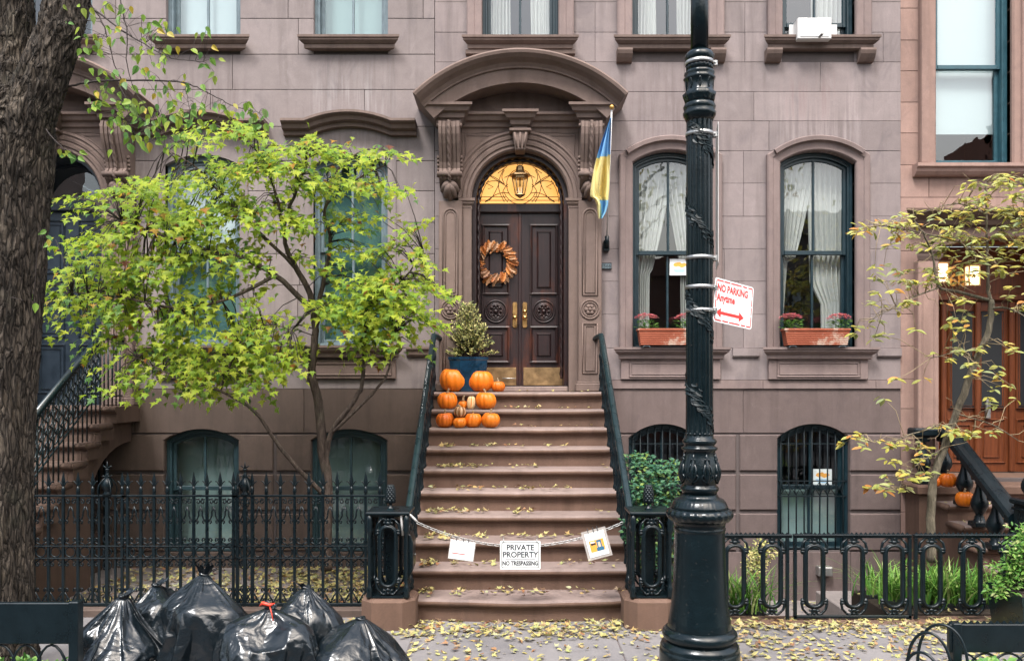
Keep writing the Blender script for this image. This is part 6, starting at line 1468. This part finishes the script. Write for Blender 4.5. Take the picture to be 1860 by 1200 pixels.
# foliage sprays: (px, py, half width, half height) of the layers of the crown, with gaps between them
layers = [(410, 232, 80, 22, .9), (560, 268, 110, 26, 1.1), (690, 280, 66, 18, .8), (470, 300, 110, 30, 1.2), (330, 330, 90, 30, 1), (620, 330, 120, 26, 1), (200, 352, 100, 20, .8), (440, 380, 120, 34, 1.2), (290, 400, 120, 30, 1), (170, 430, 80, 26, .8), (570, 400, 80, 26, .6),
          (700, 385, 70, 16, .45), (240, 470, 130, 30, 1.1), (400, 460, 100, 30, .8), (740, 415, 66, 16, .5), (690, 450, 90, 26, .7), (150, 520, 85, 28, 1), (270, 545, 100, 28, .9), (400, 540, 70, 30, .6), (700, 510, 95, 28, 1.5), (740, 570, 50, 22, 1.2), (630, 555, 70, 30, 1.4), (700, 545, 80, 24, 1.2), (690, 620, 70, 18, .9), (750, 480, 40, 18, .7), (180, 580, 60, 22, .7), (330, 590, 90, 26, .8),
          (470, 600, 60, 36, 1.3), (690, 590, 60, 26, 1.2), (500, 640, 56, 34, 1.1), (380, 680, 90, 22, 1.0), (300, 650, 90, 34, 1), (420, 640, 60, 34, .8), (510, 655, 40, 26, .6), (250, 685, 60, 18, .6), (640, 500, 60, 20, .4), (540, 460, 50, 24, .3), (220, 620, 60, 16, .5), (450, 680, 50, 20, .4), (360, 250, 40, 20, .5), (110, 560, 40, 30, .6), (130, 380, 40, 14, .4)]
crown = []; tw = MB()
for (lx, ly, hx, hy, dens) in layers:
    ns = max(3, int(hx*hy/76*dens))
    for _ in range(ns):
        a = rv.uniform(0, 2*pi); q = math.sqrt(rv.random()); px_ = lx+hx*q*cos(a); py_ = ly+hy*q*sin(a)*.42+.09*abs(px_-lx); d = 8.2+rv.uniform(-.42, .42)-.0006*max(0, 400-px_)
        c = P(px_, py_, d); n0 = nearest(sk, c); out = (c-n0); L0 = out.length
        if L0 > 1.2: c = n0.lerp(c, .9)
        mid = n0.lerp(c, .5)+Vector((0, 0, .05)); tw.tube([n0, mid, c], [.006, .0045, .003], 4)
        dirs = Vector((out.x, out.y*.4-.12, -.10)).normalized() if L0 > .05 else Vector((1, 0, 0))
        nl = rv.randint(7, 11)
        for k in range(nl):
            t = k/(nl-1); pos = c+dirs*(.50*(t-.45))+Vector((rv.uniform(-.06, .06), rv.uniform(-.14, .14), rv.uniform(-.018, .018)-.05*t*t))
            sd_ = (-1 if k % 2 else 1); d_ = dirs*1.0+Vector((rv.uniform(-.6, .6), sd_*rv.uniform(.1, .8), -.22+rv.uniform(-.25, .12)))
            nr = Vector((rv.uniform(-.3, .3), -.30+rv.uniform(-.40, .40), 1))
            crown.append((pos, d_, nr, rv.uniform(.050, .088)))
rv.shuffle(crown)
crown.sort(key=lambda s: s[0].y)
near = crown[:len(crown)//2]; rv.shuffle(near); sep = near[:260]; sepid = set(id(s) for s in sep)
leaf_objects(mp, 'maple', M['leafMaple'], sep)
cm = MB()
for s in crown:
    if id(s) not in sepid: add_leaf(cm, 'maple', s[0], s[1], s[2], s[3], .14, rv.uniform(.1, .4))
o = cm.build('crown', M['leafMaple'], mp); o['kind'] = 'stuff'
tk.build('trunk', M['barkM'], mp); br.build('limbs', M['barkM'], mp); tw.build('twigs', M['twig'], mp)

# ---- small tree on the right
yt = thing('young_tree', 'slender pale-barked young tree with yellowing leaves in front of the red door', 'tree', P(1690, 1010, 8.4)); tk, br, tw = MB(), MB(), MB(); rv = random.Random(9); sk = []
sk += L([(1692, 1020, 8.4), (1690, 940, 8.4), (1696, 870, 8.4), (1716, 810, 8.38), (1745, 730, 8.35), (1770, 660, 8.3), (1795, 600, 8.3), (1800, 545, 8.3)], .047, .028, tk, 21)
sk += L([(1800, 560, 8.3), (1794, 500, 8.3), (1793, 420, 8.3), (1792, 330, 8.25)], .020, .007, br, 22)
sk += L([(1798, 545, 8.3), (1740, 530, 8.2), (1704, 520, 8.1), (1696, 470, 8.1), (1680, 430, 8.0), (1660, 400, 8.0)], .018, .006, br, 23)
sk += L([(1704, 522, 8.1), (1660, 540, 8.0), (1620, 560, 7.95), (1580, 580, 7.9)], .009, .003, br, 24)
sk += L([(1798, 560, 8.3), (1830, 560, 8.2), (1870, 580, 8.1)], .014, .005, br, 25)
sk += L([(1730, 770, 8.36), (1680, 780, 8.2), (1620, 800, 8.1), (1570, 800, 8.0)], .010, .003, br, 26)
sk += L([(1712, 815, 8.38), (1660, 850, 8.2), (1630, 890, 8.1)], .008, .003, br, 27)
sk += L([(1795, 480, 8.3), (1740, 440, 8.1), (1660, 420, 8.0), (1600, 410, 7.95)], .012, .004, br, 28)
sk += L([(1793, 440, 8.3), (1840, 400, 8.2), (1880, 370, 8.1)], .010, .004, br, 29); sk += L([(1792, 390, 8.3), (1740, 370, 8.2), (1680, 385, 8.1)], .010, .003, br, 30)
sk += L([(1735, 750, 8.36), (1800, 770, 8.2), (1850, 800, 8.1)], .008, .003, br, 31); sk += L([(1770, 650, 8.3), (1740, 640, 8.2), (1690, 650, 8.1)], .009, .003, br, 32)
lay = [(1700, 405, 90, 34, .9), (1800, 365, 60, 50, 1.3), (1850, 420, 40, 40, 1.6), (1610, 410, 60, 16, 1.1), (1760, 440, 70, 40, 1.0), (1850, 330, 40, 24, 1.6), (1650, 440, 50, 16, .8), (1640, 500, 70, 26, 1.0), (1570, 415, 24, 12, .8), (1620, 545, 60, 20, .7), (1740, 500, 50, 20, .9), (1840, 480, 40, 20, .9), (1600, 600, 50, 24, .5), (1700, 590, 60, 16, .7), (1760, 560, 50, 20, .6), (1840, 540, 40, 24, .6), (1740, 640, 50, 30, .6), (1640, 700, 60, 30, .15), (1780, 690, 50, 30, .4), (1580, 800, 50, 14, 1.0), (1650, 820, 50, 22, .9), (1720, 780, 40, 20, .8), (1820, 720, 40, 24, .35), (1620, 880, 50, 22, .6), (1660, 860, 40, 20, .9), (1790, 800, 50, 20, .5), (1580, 890, 24, 16, .5), (1850, 620, 30, 20, .6)]
lv = []
for (lx, ly, hx, hy, dens) in lay:
    for _ in range(max(1, int(hx*hy/80*dens))):
        a = rv.uniform(0, 2*pi); q = math.sqrt(rv.random()); c = P(lx+hx*q*cos(a), ly+hy*q*sin(a), 8.15+rv.uniform(-.3, .3)); n0 = nearest(sk, c)
        mid = n0.lerp(c, .55)+Vector((rv.uniform(-.04, .04), 0, rv.uniform(-.02, .08))); tw.tube([n0, mid, c], [.004, .003, .0018], 4)
        for k in range(rv.randint(3, 5)):
            b_ = rv.uniform(0, 2*pi); d_ = Vector((cos(b_)*1.1, sin(b_)*.7-.2, rv.uniform(-.45, .25))); lv.append((c+Vector((rv.uniform(-.02, .02), rv.uniform(-.02, .02), rv.uniform(-.02, .02))), d_, Vector((rv.uniform(-.3, .3), -.6, 1)), rv.uniform(.065, .11)))
for _ in range(70):                             # bare twigs
    n0 = rv.choice(sk[40:]); d_ = Vector((rv.uniform(-1, 1), rv.uniform(-.5, .2), rv.uniform(-.5, .5))); p = n0; pts = [p]
    for k in range(4): p = p+d_*rv.uniform(.05, .10)+Vector((rv.uniform(-.04, .04), 0, rv.uniform(-.05, .05))); pts.append(p)
    tw.tube(pts, [.004, .0035, .003, .0025, .0015], 4)
lv.sort(key=lambda s: s[0].y); sep = lv[:280]; leaf_objects(yt, 'ellip', M['leafYellow'], sep); cm = MB()
for s in lv[280:]: add_leaf(cm, 'ellip', *s, .2, rv.uniform(0, .4))
o = cm.build('crown', M['leafYellow'], yt); o['kind'] = 'stuff'
tk.build('trunk', M['barkY'], yt); br.build('limbs', M['barkY'], yt); tw.build('twigs', M['stem'], yt)

# ---- street tree on the left: forked trunk with ridged bark, drooping leafy twigs
TD_ = 5.75; sT = 1500/TD_
stt = thing('street_tree', 'large forked street tree with ridged bark at the left edge', 'tree', (PX(-5, TD_), TD_, 0))
def bark_tube(pts, rr_, nu, nv, seed):
    P_ = [Vector(p) for p in pts]; m = len(P_)-1; v = []
    def cr(arr, t):
        i = min(m-1, int(t*m)); f = t*m-i; p0, p1, p2, p3 = arr[max(0, i-1)], arr[i], arr[i+1], arr[min(m, i+2)]
        return .5*((2*p1)+(p2-p0)*f+(2*p0-5*p1+4*p2-p3)*f*f+(3*p1-p0-3*p2+p3)*f**3)
    Lh = sum((b-a).length for a, b in zip(P_, P_[1:]))
    for j in range(nv+1):
        t = j/nv; c = cr(P_, t); c2 = cr(P_, min(1, t+.01)); tn = (c2-cr(P_, max(0, t-.01))).normalized(); u = tn.cross(Vector((0, 1, 0))).normalized(); w_ = tn.cross(u); r_ = cr(rr_, t)
        for i in range(nu):
            a = 2*pi*i/nu; h = t*Lh; q = Vector((cos(a)*r_*30, sin(a)*r_*30, h*5.2+seed))
            wq = noise.noise(Vector((cos(a)*r_*7, sin(a)*r_*7, h*2+seed)))*1.4
            rg = 1-(abs(noise.noise(q+Vector((wq, wq, 0))))*3.2)**.8; fine = noise.noise(q*3.1)
            v.append(c+(u*cos(a)+w_*sin(a))*(r_*(1+.05*noise.noise(Vector((cos(a), sin(a), h*1.1+seed))))+.017*max(-.9, rg)+.005*fine))
    m_ = MB(); m_.add(v, [(j*nu+i, j*nu+(i+1) % nu, (j+1)*nu+(i+1) % nu, (j+1)*nu+i) for j in range(nv) for i in range(nu)], True); return m_
bark_tube([P(-14, 1235, TD_)-Vector((0, 0, .02)), P(-12, 1100, TD_), P(-8, 850, TD_), P(-2, 600, TD_), P(4, 400, TD_), P(14, 240, TD_), P(24, 170, TD_)], [.30, .235, .225, .245, .275, .285, .20], 230, 420, 0).build('trunk', M['bark'], stt)
bark_tube([P(18, 330, TD_-.05), P(40, 235, TD_-.06), P(78, 140, TD_-.06), P(107, 60, TD_-.05), P(124, -10, TD_), P(150, -120, TD_), P(200, -360, TD_)], [.15, .17, .145, .134, .134, .13, .11], 140, 190, 20).build('limb', M['bark'], stt)
bark_tube([P(10, 320, TD_), P(4, 220, TD_+.05), P(2, 100, TD_+.1), P(0, 0, TD_+.1), P(-20, -140, TD_+.1), P(-60, -360, TD_+.1)], [.20, .21, .205, .20, .18, .14], 140, 170, 40).build('limb', M['bark'], stt)
tw = MB(); rv = random.Random(31); tws = []
def LT(pts, r0, r1, seed): return limb(tw, [P(x, y, d) for x, y, d in pts], r0, r1, 6, 6, .006, seed)
tws += LT([(150, 0, 5.8), (200, 40, 5.7), (262, 80, 5.6), (310, 105, 5.55), (370, 112, 5.5)], .007, .002, 1)
tws += LT([(115, 160, 5.75), (170, 148, 5.7), (250, 146, 5.6), (330, 150, 5.6), (370, 165, 5.6), (420, 190, 5.6), (470, 205, 5.6)], .008, .002, 2)
tws += LT([(160, 0, 5.8), (190, 50, 5.7), (205, 110, 5.7), (225, 160, 5.7), (235, 230, 5.7)], .006, .0015, 3)
tws += LT([(220, 0, 5.7), (230, 60, 5.65), (232, 130, 5.65), (262, 190, 5.6), (300, 215, 5.6)], .005, .0015, 4)
tws += LT([(335, 150, 5.6), (345, 200, 5.6)], .003, .0015, 5); tws += LT([(215, 150, 5.65), (240, 200, 5.6), (285, 235, 5.6), (320, 260, 5.6)], .004, .0015, 6)
tws += LT([(85, 235, 5.5), (110, 265, 5.45), (140, 280, 5.4)], .004, .0015, 7); tws += LT([(60, 545, 5.5), (72, 430, 5.45), (85, 415, 5.42)], .003, .001, 8); tws += LT([(20, 540, 5.45), (45, 545, 5.42)], .003, .001, 9)
lv = []
zones = [(180, 40, 40, 40, 14), (230, 30, 50, 30, 16), (300, 60, 50, 40, 14), (160, 90, 20, 30, 12), (250, 100, 50, 40, 22), (340, 110, 60, 30, 14), (200, 180, 40, 40, 26), (260, 190, 60, 36, 44), (320, 180, 50, 36, 26), (240, 240, 40, 30, 22), (310, 240, 50, 34, 30), (360, 210, 40, 26, 16), (420, 196, 40, 12, 10), (470, 212, 24, 16, 12), (385, 40, 20, 18, 4), (190, 140, 40, 18, 12), (125, 275, 22, 10, 8), (80, 430, 14, 14, 4), (50, 542, 16, 8, 4), (100, 20, 20, 14, 4), (70, 30, 12, 14, 4)]
for (lx, ly, hx, hy, n) in zones:
    for _ in range(n):
        c = P(lx+rv.uniform(-1, 1)*hx, ly+rv.uniform(-1, 1)*hy, 5.6+rv.uniform(-.2, .2)); n0 = nearest(tws, c)
        if (c-n0).length > .22: c = n0.lerp(c, .22/(c-n0).length)
        tw.tube([n0, n0.lerp(c, .5)+Vector((0, 0, .012)), c], .0012, 4)
        lv.append((c, Vector((rv.uniform(-.7, .8), rv.uniform(-.4, .2), -rv.uniform(.2, 1.1))), Vector((rv.uniform(-.8, .8), -1, rv.uniform(-.1, .8))), rv.uniform(.042, .072)))
leaf_objects(stt, 'ovate', M['leafStreet'], lv[:300]); cm = MB()
for s in lv[300:]: add_leaf(cm, 'ovate', *s)
o = cm.build('foliage', M['leafStreet'], stt); o['kind'] = 'stuff'; tw.build('twigs', M['twig'], stt)

# ---- street trees across the road: seen only in the panes
for i, x in enumerate((-5.5, 3.0, 9.5)):
    t = thing('street_tree', 'street tree across the road, %s, seen only mirrored in panes' % ('left', 'middle', 'right')[i], 'tree', (x, -8.4, 0)); m_ = MB(); cm = MB(); rv = random.Random(70+i); sk = []
    sk += limb(m_, [(x, -8.4, 0), (x+.1, -8.4, 2.5), (x-.1, -8.3, 4.4)], .2, .15, 8, 4, .02, i)
    for k in range(9):
        a = rv.uniform(0, 6.28); sk += limb(m_, [(x-.1, -8.3, 4+.25*k), (x+1.3*cos(a), -8.3+1.1*sin(a), 6+.5*k), (x+2.6*cos(a), -8.3+2.0*sin(a), 7.5+.5*k)], .09, .02, 6, 4, .05, k)
    for k in range(650):
        p = rv.choice(sk[10:])+Vector((rv.gauss(0, .6), rv.gauss(0, .6), rv.gauss(0, .5))); add_leaf(cm, 'ovate', p, Vector((rv.uniform(-1, 1), rv.uniform(-1, 1), -.4)), Vector((rv.uniform(-.5, .5), rv.uniform(-.5, .5), 1)), rv.uniform(.16, .26))
    m_.build('trunk', M['bark'], t); o = cm.build('crown', M['leafYellow'], t); o['kind'] = 'stuff'

# ---- shrub by the right newel, grasses, planter shrubs
def shrub(name, label, blobs, mat, leaf, n, size, seed, base, stems=8, grp=None):
    rv = random.Random(seed); t = thing(name, label, 'shrub', base, grp); cm, tw = MB(), MB(); b0 = Vector(base)
    for k in range(n):
        bx, by, bz, rx, ry, rz = rv.choices(blobs, [b[3]*b[5] for b in blobs])[0]; q = Vector((rv.gauss(0, 1), rv.gauss(0, 1), rv.gauss(0, 1))).normalized()*(rv.random()**.4)
        c = Vector((bx+q.x*rx, by+q.y*ry, bz+q.z*rz))
        if k % 5 == 0: tw.tube([b0.lerp(c, .3), b0.lerp(c, .7)+Vector((0, 0, .04)), c], .0022, 4)
        for j in range(5):
            d_ = Vector((rv.uniform(-1, 1), rv.uniform(-1, .5), rv.uniform(-.5, .7))); add_leaf(cm, leaf, c+d_*.03, d_, Vector((rv.uniform(-.4, .4), -.6, 1)), rv.uniform(*size))
    for k in range(stems): a = rv.uniform(0, 6.28); tip = rv.choice(blobs); tw.tube([b0+Vector((.04*cos(a), .04*sin(a), 0)), b0.lerp(Vector(tip[:3]), .6), Vector(tip[:3])], [.008, .006, .003], 5)
    o = cm.build('foliage', M[mat], t); o['kind'] = 'stuff'; tw.build('stems', M['twig'], t)
def bl(px_, py_, d, rx, rz): c = P(px_, py_, d); return (c.x, c.y, c.z, rx/1500*d, rx/1500*d*.8, rz/1500*d)
shrub('rose_shrub', 'dark green leafy shrub growing through the right stair railing', [bl(1160, 840, 7.9, 24, 22), (bl(1195, 870, 7.8, 38, 34)), bl(1165, 900, 7.7, 32, 40), bl(1215, 920, 7.8, 30, 40), bl(1150, 960, 7.6, 22, 34), bl(1180, 1000, 7.7, 40, 50), bl(1228, 850, 7.9, 16, 14), bl(1225, 1000, 7.8, 20, 60)], 'leafDark', 'ovate', 620, (.03, .055), 4, (1.35, 7.7, -.5))
def strap_plant(label, px_, d, z0, n, h, seed, spread=.12):
    rv = random.Random(seed); x = PX(px_, d); t = thing('strap_leaf_plant', label, 'plant', (x, d, z0), 'strap-leaved plants behind the low fence'); m_ = MB()
    for k in range(n):
        a = rv.uniform(0, 2*pi); b_ = Vector((x+rv.gauss(0, spread), d+rv.gauss(0, spread*.6), z0)); L_ = h*rv.uniform(.6, 1.15); w_ = rv.uniform(.006, .011); lean = rv.uniform(.25, 1.25); dr = Vector((cos(a), sin(a)*.7, 0)); sd_ = dr.cross(Vector((0, 0, 1))).normalized()
        v = []
        for j in range(6): q = j/5; c = b_+dr*(L_*lean*q**1.7)+Vector((0, 0, L_*(q-.42*lean*q**2.4))); ww = w_*(1-q**2.5); v += [c-sd_*ww, c+sd_*ww]
        m_.add(v, [(2*j, 2*j+1, 2*j+3, 2*j+2) for j in range(5)])
    m_.build('leaves', M['leafGrass'], t); MB().box(x-.16, x+.16, d-.1, d+.1, z0-.14, z0+.01).build('soil_box', M['dark'], t)
for lab, px_, d, z0, n, h, seed in (('strap-leaved plant just right of the lamp post base', 1352, 7.45, .02, 150, .46, 1), ('strap-leaved plant behind the gate, left of the fence post', 1598, 8.0, .02, 90, .44, 2), ('strap-leaved plant behind the oval ring right of the gate', 1640, 7.7, .03, 110, .40, 3), ('strap-leaved plant between the two right oval rings', 1725, 7.6, .04, 150, .44, 4), ('strap-leaved plant under the slender tree trunk', 1690, 7.8, .03, 130, .44, 5), ('strap-leaved plant next to the dark planter at the right edge', 1778, 7.65, .03, 120, .42, 6)):
    strap_plant(lab, px_, d, z0, n, h, seed)
bd_ = MB().box(PX(1565, 8), 5.2, 7.42, 8.25, -.56, -.0, .01).build('planting_bed', M['soil']); bd_['kind'] = 'structure'
px0, px1 = PX(1800, 6.9), PX(1990, 6.9)
pb = thing('planter', 'dark square planter at the right edge behind the tree guard', 'planter', ((px0+px1)/2, 6.8, 0))
q = [(px0+.03, 6.5), (px1, 6.5), (px1, 6.98), (px0+.03, 6.98)]
MB().add([(px0+.05, 6.52, .0), (px1, 6.52, 0), (px1, 6.96, 0), (px0+.05, 6.96, 0), (px0, 6.48, .38), (px1, 6.48, .38), (px1, 6.98, .38), (px0, 6.98, .38)], [(0, 1, 5, 4), (1, 2, 6, 5), (2, 3, 7, 6), (3, 0, 4, 7), (3, 2, 1, 0)]).build('box', M['ironrail'], pb)
MB().box(px0+.02, px1, 6.5, 6.96, .30, .352).build('soil', M['soil'], pb)
shrub('planter_shrub', 'yellow-green bushy shrub in the planter at the right edge', [bl(1830, 1040, 6.8, 32, 26), bl(1855, 1010, 6.8, 36, 40), bl(1820, 1070, 6.75, 30, 16), bl(1890, 1010, 6.8, 40, 60), bl(1860, 970, 6.9, 26, 20)], 'leafGrass', 'ellip', 380, (.03, .05), 12, (PX(1860, 6.8), 6.75, .35))
shrub('planter_shrub', 'small pale shrub behind the first oval ring of the low fence', [bl(1382, 1000, 8.6, 26, 24), bl(1370, 1030, 8.5, 22, 30)], 'leafGold', 'ellip', 120, (.03, .05), 13, (PX(1378, 8.5), 8.5, -.5))
shrub('ground_plants', 'low green ground plants behind the left tree guard board', [bl(30, 1220, 5.3, 40, 20), bl(80, 1225, 5.3, 40, 18), bl(120, 1225, 5.3, 20, 14)], 'flowerleaf', 'ellip', 150, (.04, .08), 14, (PX(60, 5.3), 5.3, 0))
shrub('ground_plants', 'low ivy-like ground plants behind the right tree guard board', [bl(1780, 1225, 5.5, 60, 20), bl(1850, 1225, 5.5, 50, 20)], 'flowerleaf', 'ovate', 110, (.04, .07), 15, (PX(1810, 5.5), 5.4, 0))
# low wall end and step down by the basement window, meter box
o = MB(); o.box(PX(1505, 9.2), PX(1590, 9.2), 8.7, 9.6, -.56, -.34, .01); o = o.build('areaway_step', M['concrete']); o['kind'] = 'structure'
mb_ = thing('meter_box', 'small grey box on the wall below the barred basement window', 'box', P(1497, 1036, 9.95)); c = P(1497, 1036, 9.95)
MB().box(c.x-.085, c.x+.085, c.y-.05, c.y+.06, c.z-.055, c.z+.055, .006).build('casing', M['steel'], mb_); MB().box(c.x-.075, c.x+.075, c.y-.056, c.y-.049, c.z-.045, c.z+.045, .003).build('lid', M['steel'], mb_)
for i, (px_, py_, d, w_) in enumerate(((1722, 850, 9.45, 30), (1752, 893, 9.2, 32), (1700, 905, 9.5, 20))):
    c = P(px_, py_, d)
    pumpkin(('orange pumpkin behind the top urn baluster of the right stoop', 'orange pumpkin between the lower urn balusters of the right stoop', 'small orange pumpkin at the back of the right stoop')[i], px_, 0, w_, w_*.85, d, (zl0-.02, zl0-.02-r3, zl0-.02)[i], 'pumpkin', 60+i, .05)

# ================================================================ fallen leaves (uncountable)
fl_ = MB(); rv = random.Random(77)
def fallen(mb, p, flat=.25, size=(.032, .062)):
    a = rv.uniform(0, 2*pi); add_leaf(mb, 'maple' if rv.random() < .6 else 'ovate', p+Vector((0, 0, rv.uniform(.003, .016))), Vector((cos(a), sin(a), rv.uniform(-.05, .22))), Vector((rv.uniform(-flat, flat), rv.uniform(-flat, flat), 1)), rv.uniform(*size), rv.uniform(-.2, .5), rv.uniform(-.5, .4))
for _ in range(5200):
    x = rv.uniform(-1.6, 5.2); y = 4.7+2.5*rv.random()**.75
    dens = .45+.3*noise.noise(Vector((x*1.7, y*1.7, 0)))+(.35 if x > 1.2 else 0)+(.5 if y > 6.7 and abs(x) < 1.4 else 0)
    if rv.random() < dens: fallen(fl_, Vector((x, y, .003)))
for _ in range(190):
    x = rv.uniform(-.9, 1.05); y = 7.06-abs(rv.gauss(0, .12)) if rv.random() < .7 else 6.9-rv.random()*.3
    if y < 7.04-.05*(1-abs(x)): fallen(fl_, Vector((x, y-.06*(1-(x-.065)**2), .006+rv.random()*.03)), .6)
for _ in range(420): x = rv.uniform(1.42, 5.0); fallen(fl_, Vector((x, 6.95+rv.gauss(0, .09), .016)), .5)
o = tag(fl_.build('fallen_leaves', M['leafFallen']), 'yellow and brown fallen leaves scattered over the pavement', 'leaves', None, 'stuff')
f2 = MB()
for _ in range(3600): x = rv.uniform(-4.5, -1.0); y = rv.uniform(7.75, 9.9); fallen(f2, Vector((x, y, -.163+rv.random()*.03)), .7, (.045, .08)) if rv.random() < (.95 if x > -2.7 else .35) else None
o = tag(f2.build('fallen_leaves', M['leafFallen']), 'yellow fallen leaves covering the areaway behind the spear fence', 'leaves', None, 'stuff')
f3 = MB()
for _ in range(420): x = rv.uniform(1.5, 5.6); y = rv.uniform(7.35, 9.9); fallen(f3, Vector((x, y, -.557+rv.random()*.01)), .4)
for _ in range(120): x = rv.uniform(3.4, 5.2); fallen(f3, Vector((x, rv.uniform(7.42, 8.2), .004)), .4)
o = tag(f3.build('fallen_leaves', M['leafFallen']), 'fallen leaves lying in the sunken areaway behind the low oval-ring fence', 'leaves', None, 'stuff')
f4 = MB()
for k in range(1, 10):
    yn = Y10-(10-k)*TD; n = 130 if k < 8 else 55
    for _ in range(n):
        x = XS+rv.uniform(-.9, .9) if rv.random() < .55 else XS-.9+abs(rv.gauss(0, .22))
        if k >= 8 and x < -.1: continue
        y = yn+TD-abs(rv.gauss(0, .07)) if rv.random() < .65 else yn+rv.uniform(.03, .2)
        if noise.noise(Vector((x*4, k*3.1, 0))) > -.18: fallen(f4, Vector((x, min(y, yn+TD+.02), k*RZ+.004+rv.random()*.018)), .7, (.028, .06))
for _ in range(14): fallen(f4, Vector((rv.uniform(-.1, .95), rv.uniform(9.65, 9.9), zt10+.004)), .5, (.03, .05))
for k in range(9):
    for _ in range(6): fallen(f4, Vector((rv.uniform(4.95, 5.6), 9.5-k*.16, zl0-.02-(1+int(k*.16/.3))*r3+.004)), .4, (.04, .06)) if k < 9 else None
o = tag(f4.build('fallen_leaves', M['leafFallen']), 'yellow leaves lying along the treads of the stone stoop', 'leaves', None, 'stuff')
